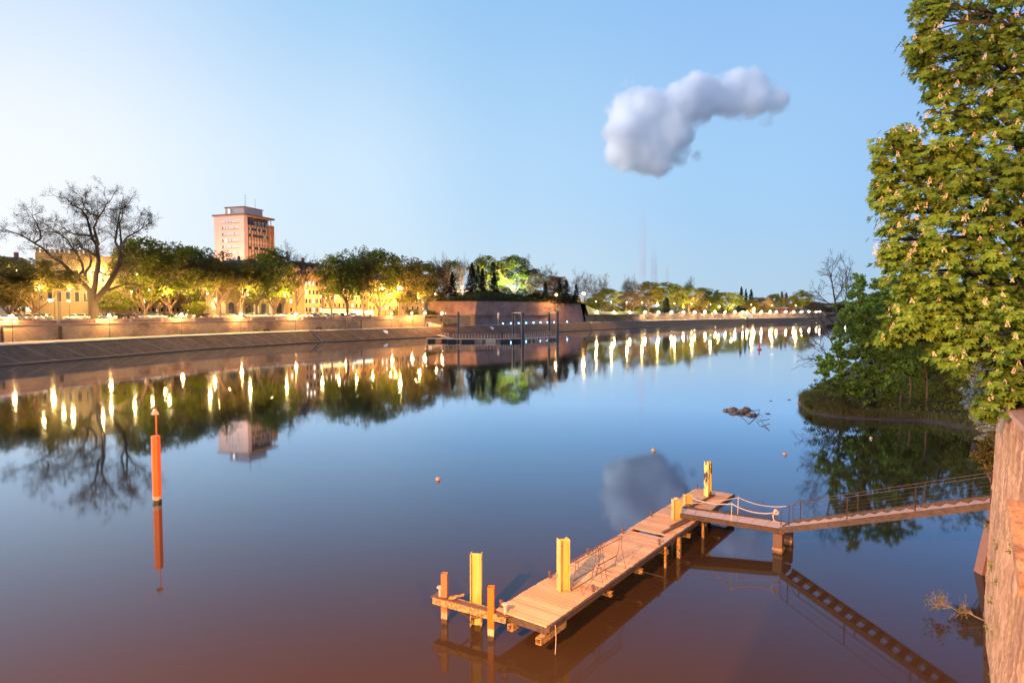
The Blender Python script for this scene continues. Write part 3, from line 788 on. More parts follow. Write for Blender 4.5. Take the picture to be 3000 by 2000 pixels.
hill_trees = [
 ('bare_tree', 'bare2', 1300, 748, 60, 395, 'pale bare tree farthest left on the bastion hill'),
 ('leafy_tree', 'dark1', 1324, 752, 60, 400, 'dark green topped tree behind the leftmost conifer on the bastion'),
 ('conifer', 'fir2', 1326, 794, 30, 372, 'small dark conifer farthest left on the bastion hill'),
 ('bare_tree', 'bare2', 1356, 752, 55, 392, 'tall slim bare tree between the two dark conifers on the bastion'),
 ('conifer', 'fir1', 1384, 767, 48, 374, 'largest dark conifer on the bastion hill'),
 ('bare_tree', 'bare1', 1394, 745, 75, 402, 'bare pale tree rising behind the largest conifer on the bastion'),
 ('conifer', 'fir2', 1400, 775, 30, 385, 'narrow dark conifer hugging the right side of the largest one'),
 ('conifer', 'fir2', 1414, 784, 32, 376, 'sparse conifer second to the right of the largest one on the bastion'),
 ('leafy_tree', 'lime2', 1424, 738, 90, 398, 'tall yellow lit tree at the highest point of the bastion hill'),
 ('conifer', 'fir1', 1444, 764, 40, 386, 'tall dark conifer in front of the bright lime tree'),
 ('conifer', 'fir2', 1447, 801, 30, 372, 'short dark conifer low before the bright lime tree'),
 ('leafy_tree', 'lime1', 1467, 760, 75, 392, 'bright lime yellow tree floodlit on the bastion hill'),
 ('leafy_tree', 'green1', 1506, 745, 105, 392, 'broad fresh green tree at the middle of the bastion hill'),
 ('bare_tree', 'bare1', 1540, 746, 50, 404, 'bare tree peeking out right behind the broad fresh green tree'),
 ('leafy_tree', 'brown1', 1556, 778, 75, 396, 'reddish brown tree right of the broad fresh green tree'),
 ('bare_tree', 'bare3', 1596, 777, 80, 398, 'dark spreading bare tree above the coat of arms side of the bastion'),
 ('conifer', 'pine', 1597, 822, 26, 386, 'dark conifer standing under the spreading bare tree'),
 ('leafy_tree', 'brown1', 1628, 802, 70, 410, 'low brown tree between the spreading bare tree and the paired conifers'),
 ('conifer', 'fir1', 1639, 812, 26, 396, 'left one of the two paired dark conifers near the bastion corner'),
 ('conifer', 'fir1', 1659, 817, 36, 397, 'right one of the two paired dark conifers near the bastion corner'),
 ('conifer', 'pine', 1687, 832, 24, 402, 'small thin conifer just left of the bright starburst lamp at the bastion corner'),
]
for nm, k, px, top, w, D, lab in hill_trees:
    x = XD(px, D); place_tree(nm, k, px, top, w, D, lab, 'tree', G_B, z=hill_z(x, D) - .3)
G_P = 'trees in the park behind the distant promenade'
park = [
 ('bare_tree', 'bare3', 1712, 795, 95, 520, 'wide bare tree behind the starburst lamp at the bastion corner'),
 ('bare_tree', 'bare1', 1762, 803, 75, 500, 'bare tree second behind the starburst lamp'),
 ('leafy_tree', 'green1', 1775, 842, 85, 500, 'fresh green tree first right of the bastion'),
 ('leafy_tree', 'lime2', 1735, 866, 60, 505, 'small lit tree touching the bastion corner'),
 ('leafy_tree', 'brown1', 1840, 847, 75, 525, 'brown rounded tree under the tall bare pair'),
 ('bare_tree', 'bare2', 1832, 812, 40, 540, 'left tall bare tree rising above the brown rounded tree'),
 ('bare_tree', 'bare2', 1856, 811, 42, 540, 'right tall bare tree rising above the brown rounded tree'),
 ('leafy_tree', 'olive1', 1898, 815, 85, 560, 'large olive tree left of the bright yellow one'),
 ('leafy_tree', 'lime2', 1955, 820, 105, 575, 'bright yellow lit tree behind the dark cypress'),
 ('cypress', 'cypress', 1951, 872, 17, 545, 'small dark cypress in front of the yellow lit tree'),
 ('leafy_tree', 'lime1', 1994, 832, 32, 590, 'narrow lime tree right of the big yellow one'),
 ('bare_tree', 'bare1', 2010, 811, 70, 610, 'bare treetop above the narrow lime tree'),
 ('leafy_tree', 'green2', 2018, 834, 65, 600, 'green tree below the bare treetop'),
 ('leafy_tree', 'olive2', 2045, 868, 60, 600, 'low olive tree left of the small yellow bush'),
 ('leafy_tree', 'dark1', 2056, 836, 50, 650, 'left of two dark round trees behind the promenade'),
 ('leafy_tree', 'dark2', 2089, 841, 44, 650, 'right of two dark round trees behind the promenade'),
 ('leafy_tree', 'dark1', 2128, 851, 88, 650, 'wide dark green domed tree left of the three spruces'),
 ('small_tree', 'lime1', 2094, 886, 24, 620, 'small yellow lit tree in front of the wide dark domed tree'),
 ('conifer', 'fir1', 2170, 838, 26, 720, 'tallest and leftmost of the three distant spruces'),
 ('conifer', 'fir2', 2184, 845, 18, 725, 'middle one of the three distant spruces'),
 ('conifer', 'fir1', 2199, 846, 26, 722, 'rightmost of the three distant spruces'),
 ('leafy_tree', 'olive1', 2198, 872, 60, 700, 'low olive tree under the three distant spruces'),
 ('leafy_tree', 'brown1', 2232, 866, 66, 720, 'brown rounded tree right of the three spruces'),
 ('leafy_tree', 'green1', 2270, 859, 56, 760, 'green tree left of the thin pair of poplars'),
 ('poplar', 'poplar', 2289, 853, 9, 800, 'left thin poplar beside the pale water tower'),
 ('poplar', 'poplar', 2302, 857, 10, 800, 'right thin poplar beside the pale water tower'),
 ('leafy_tree', 'olive1', 2322, 861, 40, 770, 'small olive tree between the water tower and a dense green tree'),
 ('leafy_tree', 'green2', 2347, 848, 56, 760, 'dense green tree right of the water tower'),
 ('leafy_tree', 'brown1', 2385, 880, 60, 850, 'low brown tree farthest along the promenade'),
 ('leafy_tree', 'brown1', 2430, 884, 70, 900, 'low brown tree seen under the bare islet tree'),
 ('leafy_tree', 'dark1', 2478, 880, 70, 900, 'dark low tree at the far end behind the islet'),
 ('leafy_tree', 'dark2', 2530, 876, 80, 900, 'dark distant tree hidden behind the islet maple'),
]
for nm, k, px, top, w, D, lab in park:
    place_tree(nm, k, px, top, w, D, lab, 'tree', G_P)
# low lit bushes behind the cars and along the promenade
rb = random.Random(5)
bush_px = [905, 960, 1050, 1150, 1210, 1262, 1800, 1872, 1925, 1985, 2030, 2075, 2140, 2250]
for i, px in enumerate(bush_px):
    off = rb.uniform(16, 26); D = wd(px, off)
    h = rb.uniform(3.2, 5.5); top = 911 - (GZ + h - H) * F / D
    o = place_tree('bush', 'lime1' if i % 2 else 'olive1', px, top, rb.uniform(5, 9) * F / D, D,
               'low ' + ('yellow green' if i % 2 else 'olive') + ' bush, ' + ORD[i] + ' from the left behind the river wall', 'bush', 'bushes behind the river wall', z=GZ - .6)

for i, (px, top, w, k) in enumerate([(1345, 842, 40, 'olive1'), (1370, 838, 44, 'lime1'), (1402, 836, 44, 'lime2'), (1430, 834, 40, 'lime1'), (1462, 832, 44, 'olive1'), (1492, 838, 40, 'lime2'), (1524, 842, 44, 'green1'), (1560, 845, 44, 'brown1'), (1590, 848, 40, 'olive1'), (1622, 852, 44, 'brown1'), (1655, 856, 40, 'olive2'), (1682, 862, 34, 'brown1')]):
    D = 402 + (i % 3) * 5; x = XD(px, D); place_tree('bush', k, px, top, w, D, 'low bush under the trees, ' + ORD[i] + ' from the left on the bastion hill', 'bush', 'bushes on the bastion hill', z=hill_z(x, D) - .8)
def distant_wood():
    rs = np.random.RandomState(15); C = []
    for px in np.arange(1700, 2700, 3.0):
        D = 930 + rs.uniform(-40, 60); top = 893 + 9 * math.sin(px * .021) + 6 * math.sin(px * .063) + rs.uniform(-4, 4); x = XD(px, D); h = ZD(top, D) - GZ; n = 130
        C.append(np.stack([x + rs.normal(scale=3.2, size=n), D + rs.normal(scale=4, size=n), GZ + rs.uniform(0, 1, n) ** .8 * h], 1))
    for px in np.arange(-40, 1260, 3.0):
        D = 380 + rs.uniform(-10, 20); top = 812 + 10 * math.sin(px * .021) + 8 * math.sin(px * .073) + rs.uniform(-8, 8); x = XD(px, D); h = ZD(top, D) - GZ; n = 90
        C.append(np.stack([x + rs.normal(scale=1.6, size=n), D + rs.normal(scale=3, size=n), GZ + rs.uniform(0, 1, n) ** .8 * h], 1))
    C = np.concatenate(C); V, Fc = leaf_quads(C, .8, rs); o = link('distant_wood', arr_mesh('distant_wood', V, Fc, M['leaf_olive'])); o['kind'] = 'stuff'; o['label'] = 'hazy belt of distant trees on the horizon'; o['category'] = 'wood'
distant_wood()
def hill_grass():
    rs = np.random.RandomState(18); C = []
    for i in range(5000):
        x = rs.uniform(-40, 75); yf = (CL.y + (C0.y - CL.y) * (x - CL.x) / (C0.x - CL.x)) if x < C0.x else C0.y + (C1.y - C0.y) * (x - C0.x) / (C1.x - C0.x)
        y = yf + 3.2 + rs.uniform(0, 1) ** 1.5 * 26
        if 1500 + F * x / y > 1712: continue
        C.append(np.array([x, y, hill_z(x, y)]) + rs.normal(size=(6, 3)) * (.5, .5, .3) + (0, 0, .25))
    V, Fc = leaf_quads(np.concatenate(C), .34, rs); o = link('hill_grass', arr_mesh('hill_grass', V, Fc, M['hill_leaf'])); o['kind'] = 'stuff'; o['label'] = 'rough grass and weeds over the bastion hill'; o['category'] = 'grass'
M['hill_leaf'] = leafmat('hill_leaf', (.045, .06, .018), (.11, .10, .04))
hill_grass()

# ---- the giant spreading tree by the car park
def giant_tree():
    D = wd(274, 5); x0 = XD(274, D)
    rnd = random.Random(31); rs = np.random.RandomState(31)
    r = thing('giant_tree', 'giant spreading tree with thick forked limbs and thin new leaves by the car park', 'tree', (x0, D, GZ - .2), 0)
    def pt(cx, cy, dy=0):
        q = Q(cx / 2.613, 500 + cy / 2.613, D); return Vector((q.x, D + dy, q.z))
    limbs = [
     ([(712, 1150, 0), (716, 1070, 0), (712, 1000, 0), (706, 940, 0), (700, 900, 0)], 1.15, .85),
     ([(706, 940, 0), (650, 860, -1), (605, 815, -1), (560, 760, -2), (515, 715, -2), (430, 650, -3), (385, 600, -3), (340, 565, -4), (250, 510, -4), (150, 470, -5)], .52, .10),
     ([(610, 820, -1), (620, 760, 1), (590, 700, 2), (560, 640, 2), (510, 600, 3), (440, 515, 4), (350, 450, 4), (240, 385, 5)], .30, .07),
     ([(625, 790, 1), (655, 725, 2), (665, 680, 2), (640, 620, 3), (620, 590, 3)], .35, .1),
     ([(340, 565, -4), (372, 530, -3), (365, 470, -3), (330, 400, -3), (300, 350, -3)], .25, .07),
     ([(712, 960, 0), (728, 880, 0), (742, 790, 0), (755, 690, 0), (748, 640, 0), (722, 560, 1), (690, 520, 1), (655, 440, 2), (630, 350, 2), (590, 290, 2), (530, 260, 2), (470, 200, 2)], .62, .09),
     ([(750, 660, 0), (700, 620, -2), (660, 590, -3), (615, 625, -3)], .35, .1),
     ([(735, 570, 1), (735, 500, 0), (735, 440, -1), (755, 400, -1), (790, 360, -2), (830, 310, -2), (860, 240, -2)], .36, .06),
     ([(735, 505, 0), (690, 500, -2), (620, 495, -3), (565, 470, -3), (540, 440, -3)], .3, .08),
     ([(790, 360, -2), (740, 340, -3), (690, 280, -3), (680, 230, -3)], .22, .06),
     ([(712, 1020, 0), (760, 960, 0), (800, 890, 1), (835, 830, 1), (870, 770, 1), (895, 710, 1), (908, 660, 1)], .72, .40),
     ([(908, 660, 1), (885, 600, 2), (850, 540, 2), (843, 470, 3), (852, 400, 3), (868, 320, 3), (885, 240, 3)], .34, .06),
     ([(908, 660, 1), (915, 600, 0), (960, 555, -1), (1000, 520, -2), (1050, 490, -2), (1100, 478, -3), (1135, 450, -3), (1150, 400, -3)], .34, .07),
     ([(905, 610, 1), (912, 540, 1), (905, 470, 1), (900, 400, 1), (925, 340, 1)], .3, .07),
     ([(812, 915, 1), (850, 885, 3), (890, 868, 4), (960, 862, 5)], .32, .12),
     ([(745, 770, 0), (790, 800, 2), (830, 770, 3), (850, 720, 3)], .25, .08),
    ]
    big, fine, tips = [], [], []
    def twigs(p, d, L, rr, lev):
        pts = [p]; q = p.copy(); dd = d.copy(); n = 3
        for i in range(n):
            dd = (dd + Vector((rnd.gauss(0, .28), rnd.gauss(0, .28), rnd.gauss(.04, .22)))).normalized(); q = q + dd * L / n; pts.append(q.copy())
        (big if rr > .07 else fine).append((pts, [max(.021, rr * (1 - .6 * i / n)) for i in range(n + 1)], 4 if rr > .07 else 3))
        if lev == 0: tips.append(q); tips.append(pts[2]); return
        for i in range(rnd.randint(3, 4)):
            s = rnd.uniform(.3, 1) * n; j = min(n - 1, int(s)); st = pts[j].lerp(pts[j + 1], s - j)
            twigs(st, (dd + Vector((rnd.gauss(0, .8), rnd.gauss(0, .8), rnd.gauss(.1, .6)))).normalized(), L * rnd.uniform(.5, .75), rr * .5, lev - 1)
    for li, (pl, ra, rb_) in enumerate(limbs):
        pts = [pt(*c_) for c_ in pl]; n = len(pts)
        big.append((pts, [1.3 * (ra + (rb_ - ra) * (i / (n - 1)) ** .9) for i in range(n)], 9 if ra > .4 else 6))
        if li == 0: continue
        L = sum((b - a).length for a, b in zip(pts, pts[1:]))
        k0 = .3 if ra > .3 else .1
        for i in range(int(L * .68) + 4):
            s = (k0 + (1 - k0) * (i + rnd.random()) / (int(L * .68) + 4)) * (n - 1); s = min(s, n - 1.001); j = int(s); st = pts[j].lerp(pts[j + 1], s - j)
            if st.z < GZ + 8.5 and rnd.random() < .75: continue
            dd = (pts[j + 1] - pts[j]).normalized()
            d = (dd * .7 + Vector((rnd.gauss(0, .8), rnd.gauss(0, .8), rnd.gauss(.35, .6)))).normalized()
            twigs(st, d, rnd.uniform(2.2, 4.6), .10, 3 if s > n * .45 else 2)
    m = MB()
    for pts, rr, n in big: m.tube(pts, rr, n, cap=False)
    m.build('trunk', M['bark_dark'], r, smooth=True)
    m = MB()
    for pts, rr, n in fine: m.tube(pts, rr, 3, cap=False)
    T_ = np.array([list(p) for p in tips]); C = np.repeat(T_, 2, 0) + rs.normal(scale=.35, size=(len(T_) * 2, 3))
    V, Fc = leaf_quads(C, .12, rs); V0 = np.array(m.v); F0 = np.array(m.f)
    V = np.concatenate([V0, V]) - np.array([x0, D, GZ - .2]); Fc = np.concatenate([F0, Fc + len(V0)])
    link('crown', arr_mesh('crown', V, Fc, M['leaf_twig']), r)
giant_tree()

# ------------------------------------------------------------------ lamps
def quay_lamp(px, i, mat, label, hgt=6.45, p=None, power_r=.32):
    p = p or wall_point(px, -1.2)
    r = thing('quay_lamp', label, 'street lamp', tuple(p), 0, 'globe lamps along the quay')
    MB().lathe(p, [(.14, 0), (.14, .4), (.075, .5), (.05, hgt - .5), (.05, hgt - power_r)], 8).build('pole', M['steel_dark'], r)
    MB().lathe(p + Vector((0, 0, hgt - power_r - .08)), [(.18, 0), (.2, .12)], 8).build('collar', M['steel_dark'], r)
    MB().ball(p + Vector((0, 0, hgt)), power_r, n=10, m=6).build('globe', mat, r)
near = [36, 321, 532, 706, 866, 1012, 1148, 1207, 1245, 1295]
for i, px in enumerate(near):
    hh = 6.45
    if px == 1245: p = Vector((XD(1245, 300), 300, 4.15))
    elif px == 1295: p = Vector((XD(1295, 299), 299, 4.15))
    elif px == 1207: p = wall_point(1207, -2)
    else: p = None
    quay_lamp(px, i, M['lamp_white'], 'white globe lamp, ' + ORD[i] + ' from the left along the brick quay wall', hh, p, .32 if px != 1012 else .16)
far = [1748.6, 1799, 1844.6, 1889.8, 1929, 1967, 2002, 2035, 2065.6, 2095, 2124.5, 2152.7, 2175.5, 2188, 2207.8, 2230, 2255.4, 2274, 2301.7, 2324, 2347, 2370, 2390.8, 2400.7, 2444, 2476, 2510]
for i, px in enumerate(far):
    quay_lamp(px, i, M['lamp_cool'], 'white globe lamp, ' + ORD[i] + ' right of the bastion along the promenade', 6.35, wall_point(px, -1.5), .34)
def tall_lamp(px, py, D, label, mat, zb=GZ, rr=.4, arm=1.2):
    x = XD(px, D); z = ZD(py, D)
    r = thing('street_lamp', label, 'street lamp', (x + arm, D, zb), 0, 'tall street lamps')
    MB().tube([(x + arm, D, zb), (x + arm, D, z - .6), (x + arm * .8, D, z + .1), (x + .2, D, z + .35)], [.14, .09, .07, .05], 7).build('pole', M['steel_dark'], r)
    MB().box((x, D, z + .33), (1.2, .45, .2)).build('lamp_head', M['steel_dark'], r)
    MB().ball((x, D, z), rr, (1.15, 1, .75)).build('lamp_glass', mat, r)
talls = [
 (638, 823, wd(638, 14), 'bright orange street lamp shining through the budding tree below the hotel', 'lamp_orange', .45),
 (895, 836, wd(895, 22), 'bright orange street lamp in front of the gabled house', 'lamp_orange', .5),
 (874, 838, wd(874, 34), 'smaller orange street lamp just left of the one by the gabled house', 'lamp_orange', .3),
 (748, 824, wd(748, 25), 'white street lamp half hidden in the dark dense tree', 'lamp_cool', .3),
 (1171, 844, wd(1171, 3), 'starburst bright street lamp standing between two trees near the wall end', 'lamp_orange', .5),
 (291, 802, wd(291, 22), 'bright lamp glowing behind the fork of the giant tree', 'lamp_orange', .5),
 (1089, 846, wd(1089, 30), 'small orange lamp beside the leaning forked trunk', 'lamp_orange', .28),
 (1158, 861, wd(1158, 20), 'small orange lamp left below the starburst lamp', 'lamp_orange', .3),
 (1278, 861, wd(1250, 38), 'small orange lamp over the left corner of the bastion', 'lamp_orange', .3),
 (1710, 860, 418, 'starburst orange street lamp at the right corner of the bastion', 'lamp_orange', .62),
 (2208, 905, 700, 'orange lamp burning above the row of white promenade lamps', 'lamp_orange', .8),
 (162, 821, wd(162, 26), 'tiny white lamp seen through the wide budding tree', 'lamp_cool', .25),
 (627, 883, wd(627, 20), 'small white lamp low beside the trunk of the budding tree', 'lamp_cool', .25),
 (1010, 870, wd(1010, 28), 'orange street lamp buried inside the dark round topped tree', 'lamp_orange', .35),
 (480, 862, wd(480, 26), 'orange street lamp hidden behind the broad green trees', 'lamp_orange', .4),
 (150, 880, wd(150, 22), 'added orange street lamp hidden below the wide budding tree', 'lamp_orange', .4),  # street lamps from here down are added to make the crowns glow
 (405, 806, wd(405, 19), 'added orange street lamp deep inside the first leafy tree', 'lamp_orange', .4),
 (548, 815, wd(548, 19), 'added orange street lamp behind the dark tree left of the budding tree', 'lamp_orange', .4),
 (792, 822, wd(792, 19), 'added orange street lamp buried in the bright topped tree', 'lamp_orange', .4),
 (958, 838, wd(958, 19), 'added orange street lamp behind the slender green tree', 'lamp_orange', .4),
 (1122, 845, wd(1122, 17), 'added orange street lamp inside the tall broad tree', 'lamp_orange', .4),
 (1218, 850, wd(1218, 17), 'added orange street lamp among the last trees of the wall', 'lamp_orange', .4),
 (60, 792, wd(60, 19), 'added orange street lamp within the tree at the left edge', 'lamp_orange', .4),
 (1850, 893, 540, 'orange park lamp behind the brown rounded tree', 'lamp_orange', .4),
 (1925, 893, 560, 'orange park lamp left of the cypress', 'lamp_orange', .4),
 (2000, 897, 590, 'orange park lamp right of the cypress', 'lamp_orange', .4),
 (2105, 899, 640, 'orange park lamp below the wide dark domed tree', 'lamp_orange', .4),
]
for px, py, D, lab, mk, rr in talls: tall_lamp(px, py, D, lab, M[mk], rr=rr)
q = (XD(1629, 384), 384); tall_lamp(1629, 863, 384, 'small orange lamp on the grass of the bastion hill', M['lamp_orange'], zb=hill_z(*q) - .3, rr=.4, arm=.2)
# lamps added among cars and park paths to brighten the tree crowns
rl = random.Random(4)
def added_park_lamp(p, hgt, power, label, col=(1, .62, .20)):
    r = thing('added_park_lamp', label, 'street lamp', tuple(p), 0, 'added low lamps among cars and trees')
    MB().tube([p, p + Vector((0, 0, hgt - .2))], [.08, .05], 7).build('pole', M['steel_dark'], r)
    MB().ball(p + Vector((0, 0, hgt)), .16).build('globe', M['lamp_small'], r)
    ld = bpy.data.lights.new('bulb', 'POINT'); ld.energy = power; ld.color = col; ld.shadow_soft_size = .25
    b = bpy.data.objects.new('bulb', ld); COL.objects.link(b); b.parent = r; b.location = (.35, -.35, hgt + .1)
for i, px in enumerate([60, 118, 178, 205, 318, 388, 440, 490, 548, 610, 668, 728, 780, 836, 888, 940, 990, 1042, 1088, 1140, 1190, 1226]):
    added_park_lamp(wall_point(px, 3.2 if i % 2 else 13.5, GZ), 8.5 if i % 2 else 9.5, 13000 if i % 2 else 8000, 'added small warm lamp between the parked cars and trees, ' + ORD[i] + ' from the left')
for i, px in enumerate([1745, 1790, 1835, 1880, 1925, 1975, 2025, 2080, 2140, 2200, 2260, 2330]):
    added_park_lamp(wall_point(px, 7 if i % 2 else 12, GZ), 9.0, 34000 + 1500 * i, 'added small warm park lamp before the promenade trees, ' + ORD[i] + ' from the left', (1, .72, .24))
# floodlights on the hill that light the trees
def flood(px, D, label, col, power, lift=.8, aim=(0, .25, 1), mat='lamp_cool', rr=.22):
    x = XD(px, D); z = hill_z(x, D)
    r = thing('floodlight', label, 'floodlight', (x, D, z), 0, 'floodlights among the bastion trees')
    MB().box((x, D, z + lift * .4), (.25, .25, lift * .8 + .3)).build('stand', M['steel_dark'], r)
    MB().box((x, D - .3, z + lift), (1.4, .25, .7), R=Euler((-.5, 0, 0)).to_matrix()).build('housing', M['steel_dark'], r)
    ld = bpy.data.lights.new('beam', 'SPOT'); ld.energy = power * 2.2; ld.color = col; ld.spot_size = 2.3; ld.spot_blend = .6; ld.shadow_soft_size = .3
    lo_ = bpy.data.objects.new('beam', ld); COL.objects.link(lo_); lo_.parent = r; lo_.location = (0, .3, lift + .4)
    lo_.rotation_euler = Vector([-a for a in aim]).to_track_quat('Z', 'Y').to_euler()
flood(1345, 378, 'floodlight at the left end of the bastion hill', (1, .80, .62), 26000, aim=(.15, .5, .8))
flood(1366, 379, 'bright floodlight under the slim bare trees on the bastion', (.92, .84, 1), 11000, aim=(.1, .5, .8))
flood(1405, 380, 'yellow floodlight behind the trunks of the largest conifer', (1, .80, .35), 45000, aim=(.2, .5, .8))
flood(1437, 380, 'yellow floodlight before the bright lime tree', (1, .82, .30), 50000, aim=(.4, .4, .8))
flood(1486, 380, 'greenish floodlight left under the broad fresh green tree', (.65, 1, .75), 30000, aim=(.15, .4, .8))
flood(1540, 384, 'greenish floodlight right under the broad fresh green tree', (.7, 1, .8), 15000, aim=(-.1, .4, .8))
# blue marker lights at the foot of the bastion
u_ = (C1 - C0)
for i, px in enumerate([1473.5, 1496.5, 1519.5, 1541.5, 1563, 1583.5, 1604, 1623.5, 1661.5]):
    a, b = T2[6], T2[9]
    k = (px - 1500) / F; best = None
    TL = [(p.x, p.y, z) for p, z in zip(offset(Wpts, Toff + .5), zT_)]
    for (ax, ay, az_), (bx, by, bz_) in zip(TL, TL[1:]):
        fa, fb = ax - k * ay, bx - k * by
        if fa * fb <= 0 and by > 100: s = fa / (fa - fb); best = Vector((ax + (bx - ax) * s, ay + (by - ay) * s, az_ + (bz_ - az_) * s + .2))
    r = thing('marker_light', 'small blue marker light on the quay edge below the bastion, ' + ORD[i] + ' from the left', 'marker light', tuple(best), 0, 'blue marker lights on the quay edge')
    MB().box(best + Vector((0, 0, .2)), (.22, .22, .5)).build('stand', M['steel_dark'], r)
    MB().ball(best + Vector((0, 0, .62)), .26).build('lamp_glass', M['lamp_blue'], r)

# the bridge behind the camera with its street lamps: they light pier, wall and chestnut
bd = thing('bridge', 'stone road bridge crossing the river behind the viewer', 'bridge', (-20, -7, 0))
MB().box((-20, -8.5, 9.4), (70, 9, .9)).build('deck', M['coping'], bd)
for x in (-45, -25, -5): MB().box((x, -8.5, 4.2), (2.4, 9, 9.6)).build('pillar', M['quay_brick'], bd)
def bridge_lamp(x, y, z, power, label, col=(1.0, .40, .10)):
    r = thing('bridge_lamp', label, 'street lamp', (x, y, 9.85), 0, 'lamps on the bridge')
    MB().tube([(x, y, 9.85), (x, y, z - .3), (x + .1, y + .6, z + .25), (x + .1, y + 1.3, z + .3)], [.12, .08, .06, .05], 8).build('pole', M['steel_dark'], r)
    MB().box((x + .1, y + 1.6, z + .3), (.4, .8, .18)).build('lamp_head', M['steel_dark'], r)
    ld = bpy.data.lights.new('bulb', 'POINT'); ld.energy = power; ld.color = col; ld.shadow_soft_size = .25
    b = bpy.data.objects.new('bulb', ld); COL.objects.link(b); b.parent = r; b.location = (.1, 1.6, z - 9.85 + .05)
bridge_lamp(-13, -6, 19.0, 190000, 'tall sodium street lamp on the bridge left of the viewer')
bridge_lamp(9, -7, 18.0, 45000, 'tall sodium street lamp on the bridge right of the viewer', (1.0, .55, .22))

# ------------------------------------------------------------------ pier in the foreground
DZ = 1.05
A0 = P(1452, 1783, DZ); LV = Vector((.5935, .8048, 0)).normalized(); UV_ = Vector((LV.y, -LV.x, 0)); PL, PW = 19.6, 2.15
def dk(s, t_, z=DZ): q = A0 + LV * s + UV_ * t_; return Vector((q.x, q.y, z))
DR = math.atan2(LV.y, LV.x)
def pier():
    r = thing('pier', 'long narrow wooden landing pier of warm lit planks in the foreground water', 'pier', tuple(dk(0, 0, 0)))
    m = MB(); rnd = random.Random(2); s = 0.0; pw = .205
    gap0, gap1 = 10.42, 10.62
    while s < PL - .05:
        w = pw * rnd.uniform(.96, 1.03)
        if not (s + w > gap0 and s < gap1):
            a, b = -rnd.uniform(0, .035), PW + rnd.uniform(-.01, .05)
            if s < .5: a = -.0
            m.bar(dk(s + w / 2, a, DZ - .03 + rnd.uniform(-.006, .006)), dk(s + w / 2, b, DZ - .03 + rnd.uniform(-.006, .006)), w - .030, .06)
        else: m.bar(dk(s + w / 2, -.02, DZ - .03), dk(s + w / 2, .17, DZ - .03), w - .02, .06); m.bar(dk(s + w / 2, PW - .33, DZ - .03), dk(s + w / 2, PW + .02, DZ - .03), w - .02, .06)
        s += w
    m.build('deck', M['deck'], r)
    for t_ in (.10, PW - .08):
        MB().bar(dk(.05, t_, DZ - .19), dk(PL - .05, t_, DZ - .19), .16, .24).build('side_beam', M['timber_dark'], r)
    MB().bar(dk(.02, PW + .07, DZ - .10), dk(PL, PW + .07, DZ - .10), .09, .20).build('fender_beam', M['timber_dark'], r)
    MB().bar(dk(.12, .25, DZ - .20), dk(.12, PW - .15, DZ - .20), .18, .22).build('end_beam', M['timber_dark'], r)
    # hollow steel runners sticking out under the front
    for t_, e in ((.72, -.12), (PW - .12, -.30)):
        h = MB(); y0, y1 = e, 1.3
        for dz_, w, hh in ((.10, .22, .03), (-.10, .22, .03)):
            h.bar(dk(y0, t_, DZ - .43 + dz_), dk(y1, t_, DZ - .43 + dz_), w, hh)
        for dt in (-.095, .095): h.bar(dk(y0, t_ + dt, DZ - .43), dk(y1, t_ + dt, DZ - .43), .03, .18)
        h.build('steel_runner', M['rust_frame'], r)
    for s_ in (4.3, 7.0, 9.7, 12.4, 14.6, 16.8):
        h = MB().bar(dk(s_, -.05, DZ - .45), dk(s_, PW + .22, DZ - .45), .20, .03).bar(dk(s_, -.05, DZ - .30), dk(s_, PW + .22, DZ - .30), .20, .03)
        h.bar(dk(s_, -.05, DZ - .375), dk(s_, PW + .22, DZ - .375), .04, .13); h.build('cross_beam', M['rust_frame'], r)
    for s_, t_, lo_, rr in ((9.55, PW + .16, -.5, .06), (11.1, PW + .17, -.5, .10), (14.3, PW + .17, -.5, .07), (2.5, .5, -.8, .12), (8.3, 1.5, -.8, .12), (13, .5, -.8, .12), (18.2, 1.2, -.8, .12)):
        MB().box(dk(s_, t_, (DZ - .08 + lo_) / 2), (rr * 1.6, rr * 1.6, DZ - .1 - lo_), DR).build('pile', M['rust_frame'] if t_ > 2 else M['timber_dark'], r)
    # slack line hanging from the front corner
    q = dk(.35, PW + .13, DZ - .05); MB().tube([q, q + Vector((.03, 0, -.45)), q + Vector((-.01, -.02, -1.3))], .012, 5).build('hanging_line', M['rope'], r)
    # bolts heads
    # small mooring bollards
    for i, (px, py) in enumerate([(1463, 1776), (1606.5, 1690), (1724.6, 1624), (1825.5, 1562.5), (1910, 1512), (2042.5, 1431.5)]):
        q = P(px, py, DZ); q = dk((q - A0).dot(LV), .07)
        MB().lathe(q, [(.045, 0), (.045, .17), (.07, .18), (.075, .24), (.05, .27)], 10).build('bollard', M['rust'], r)
    for i, (px, py) in enumerate([(1737, 1732), (1941, 1598)]):
        q = P(px, py, DZ); q = dk((q - A0).dot(LV), PW - .07)
        MB().lathe(q, [(.045, 0), (.045, .17), (.07, .18), (.075, .24), (.05, .27)], 10).build('bollard', M['rust'], r)
pier()

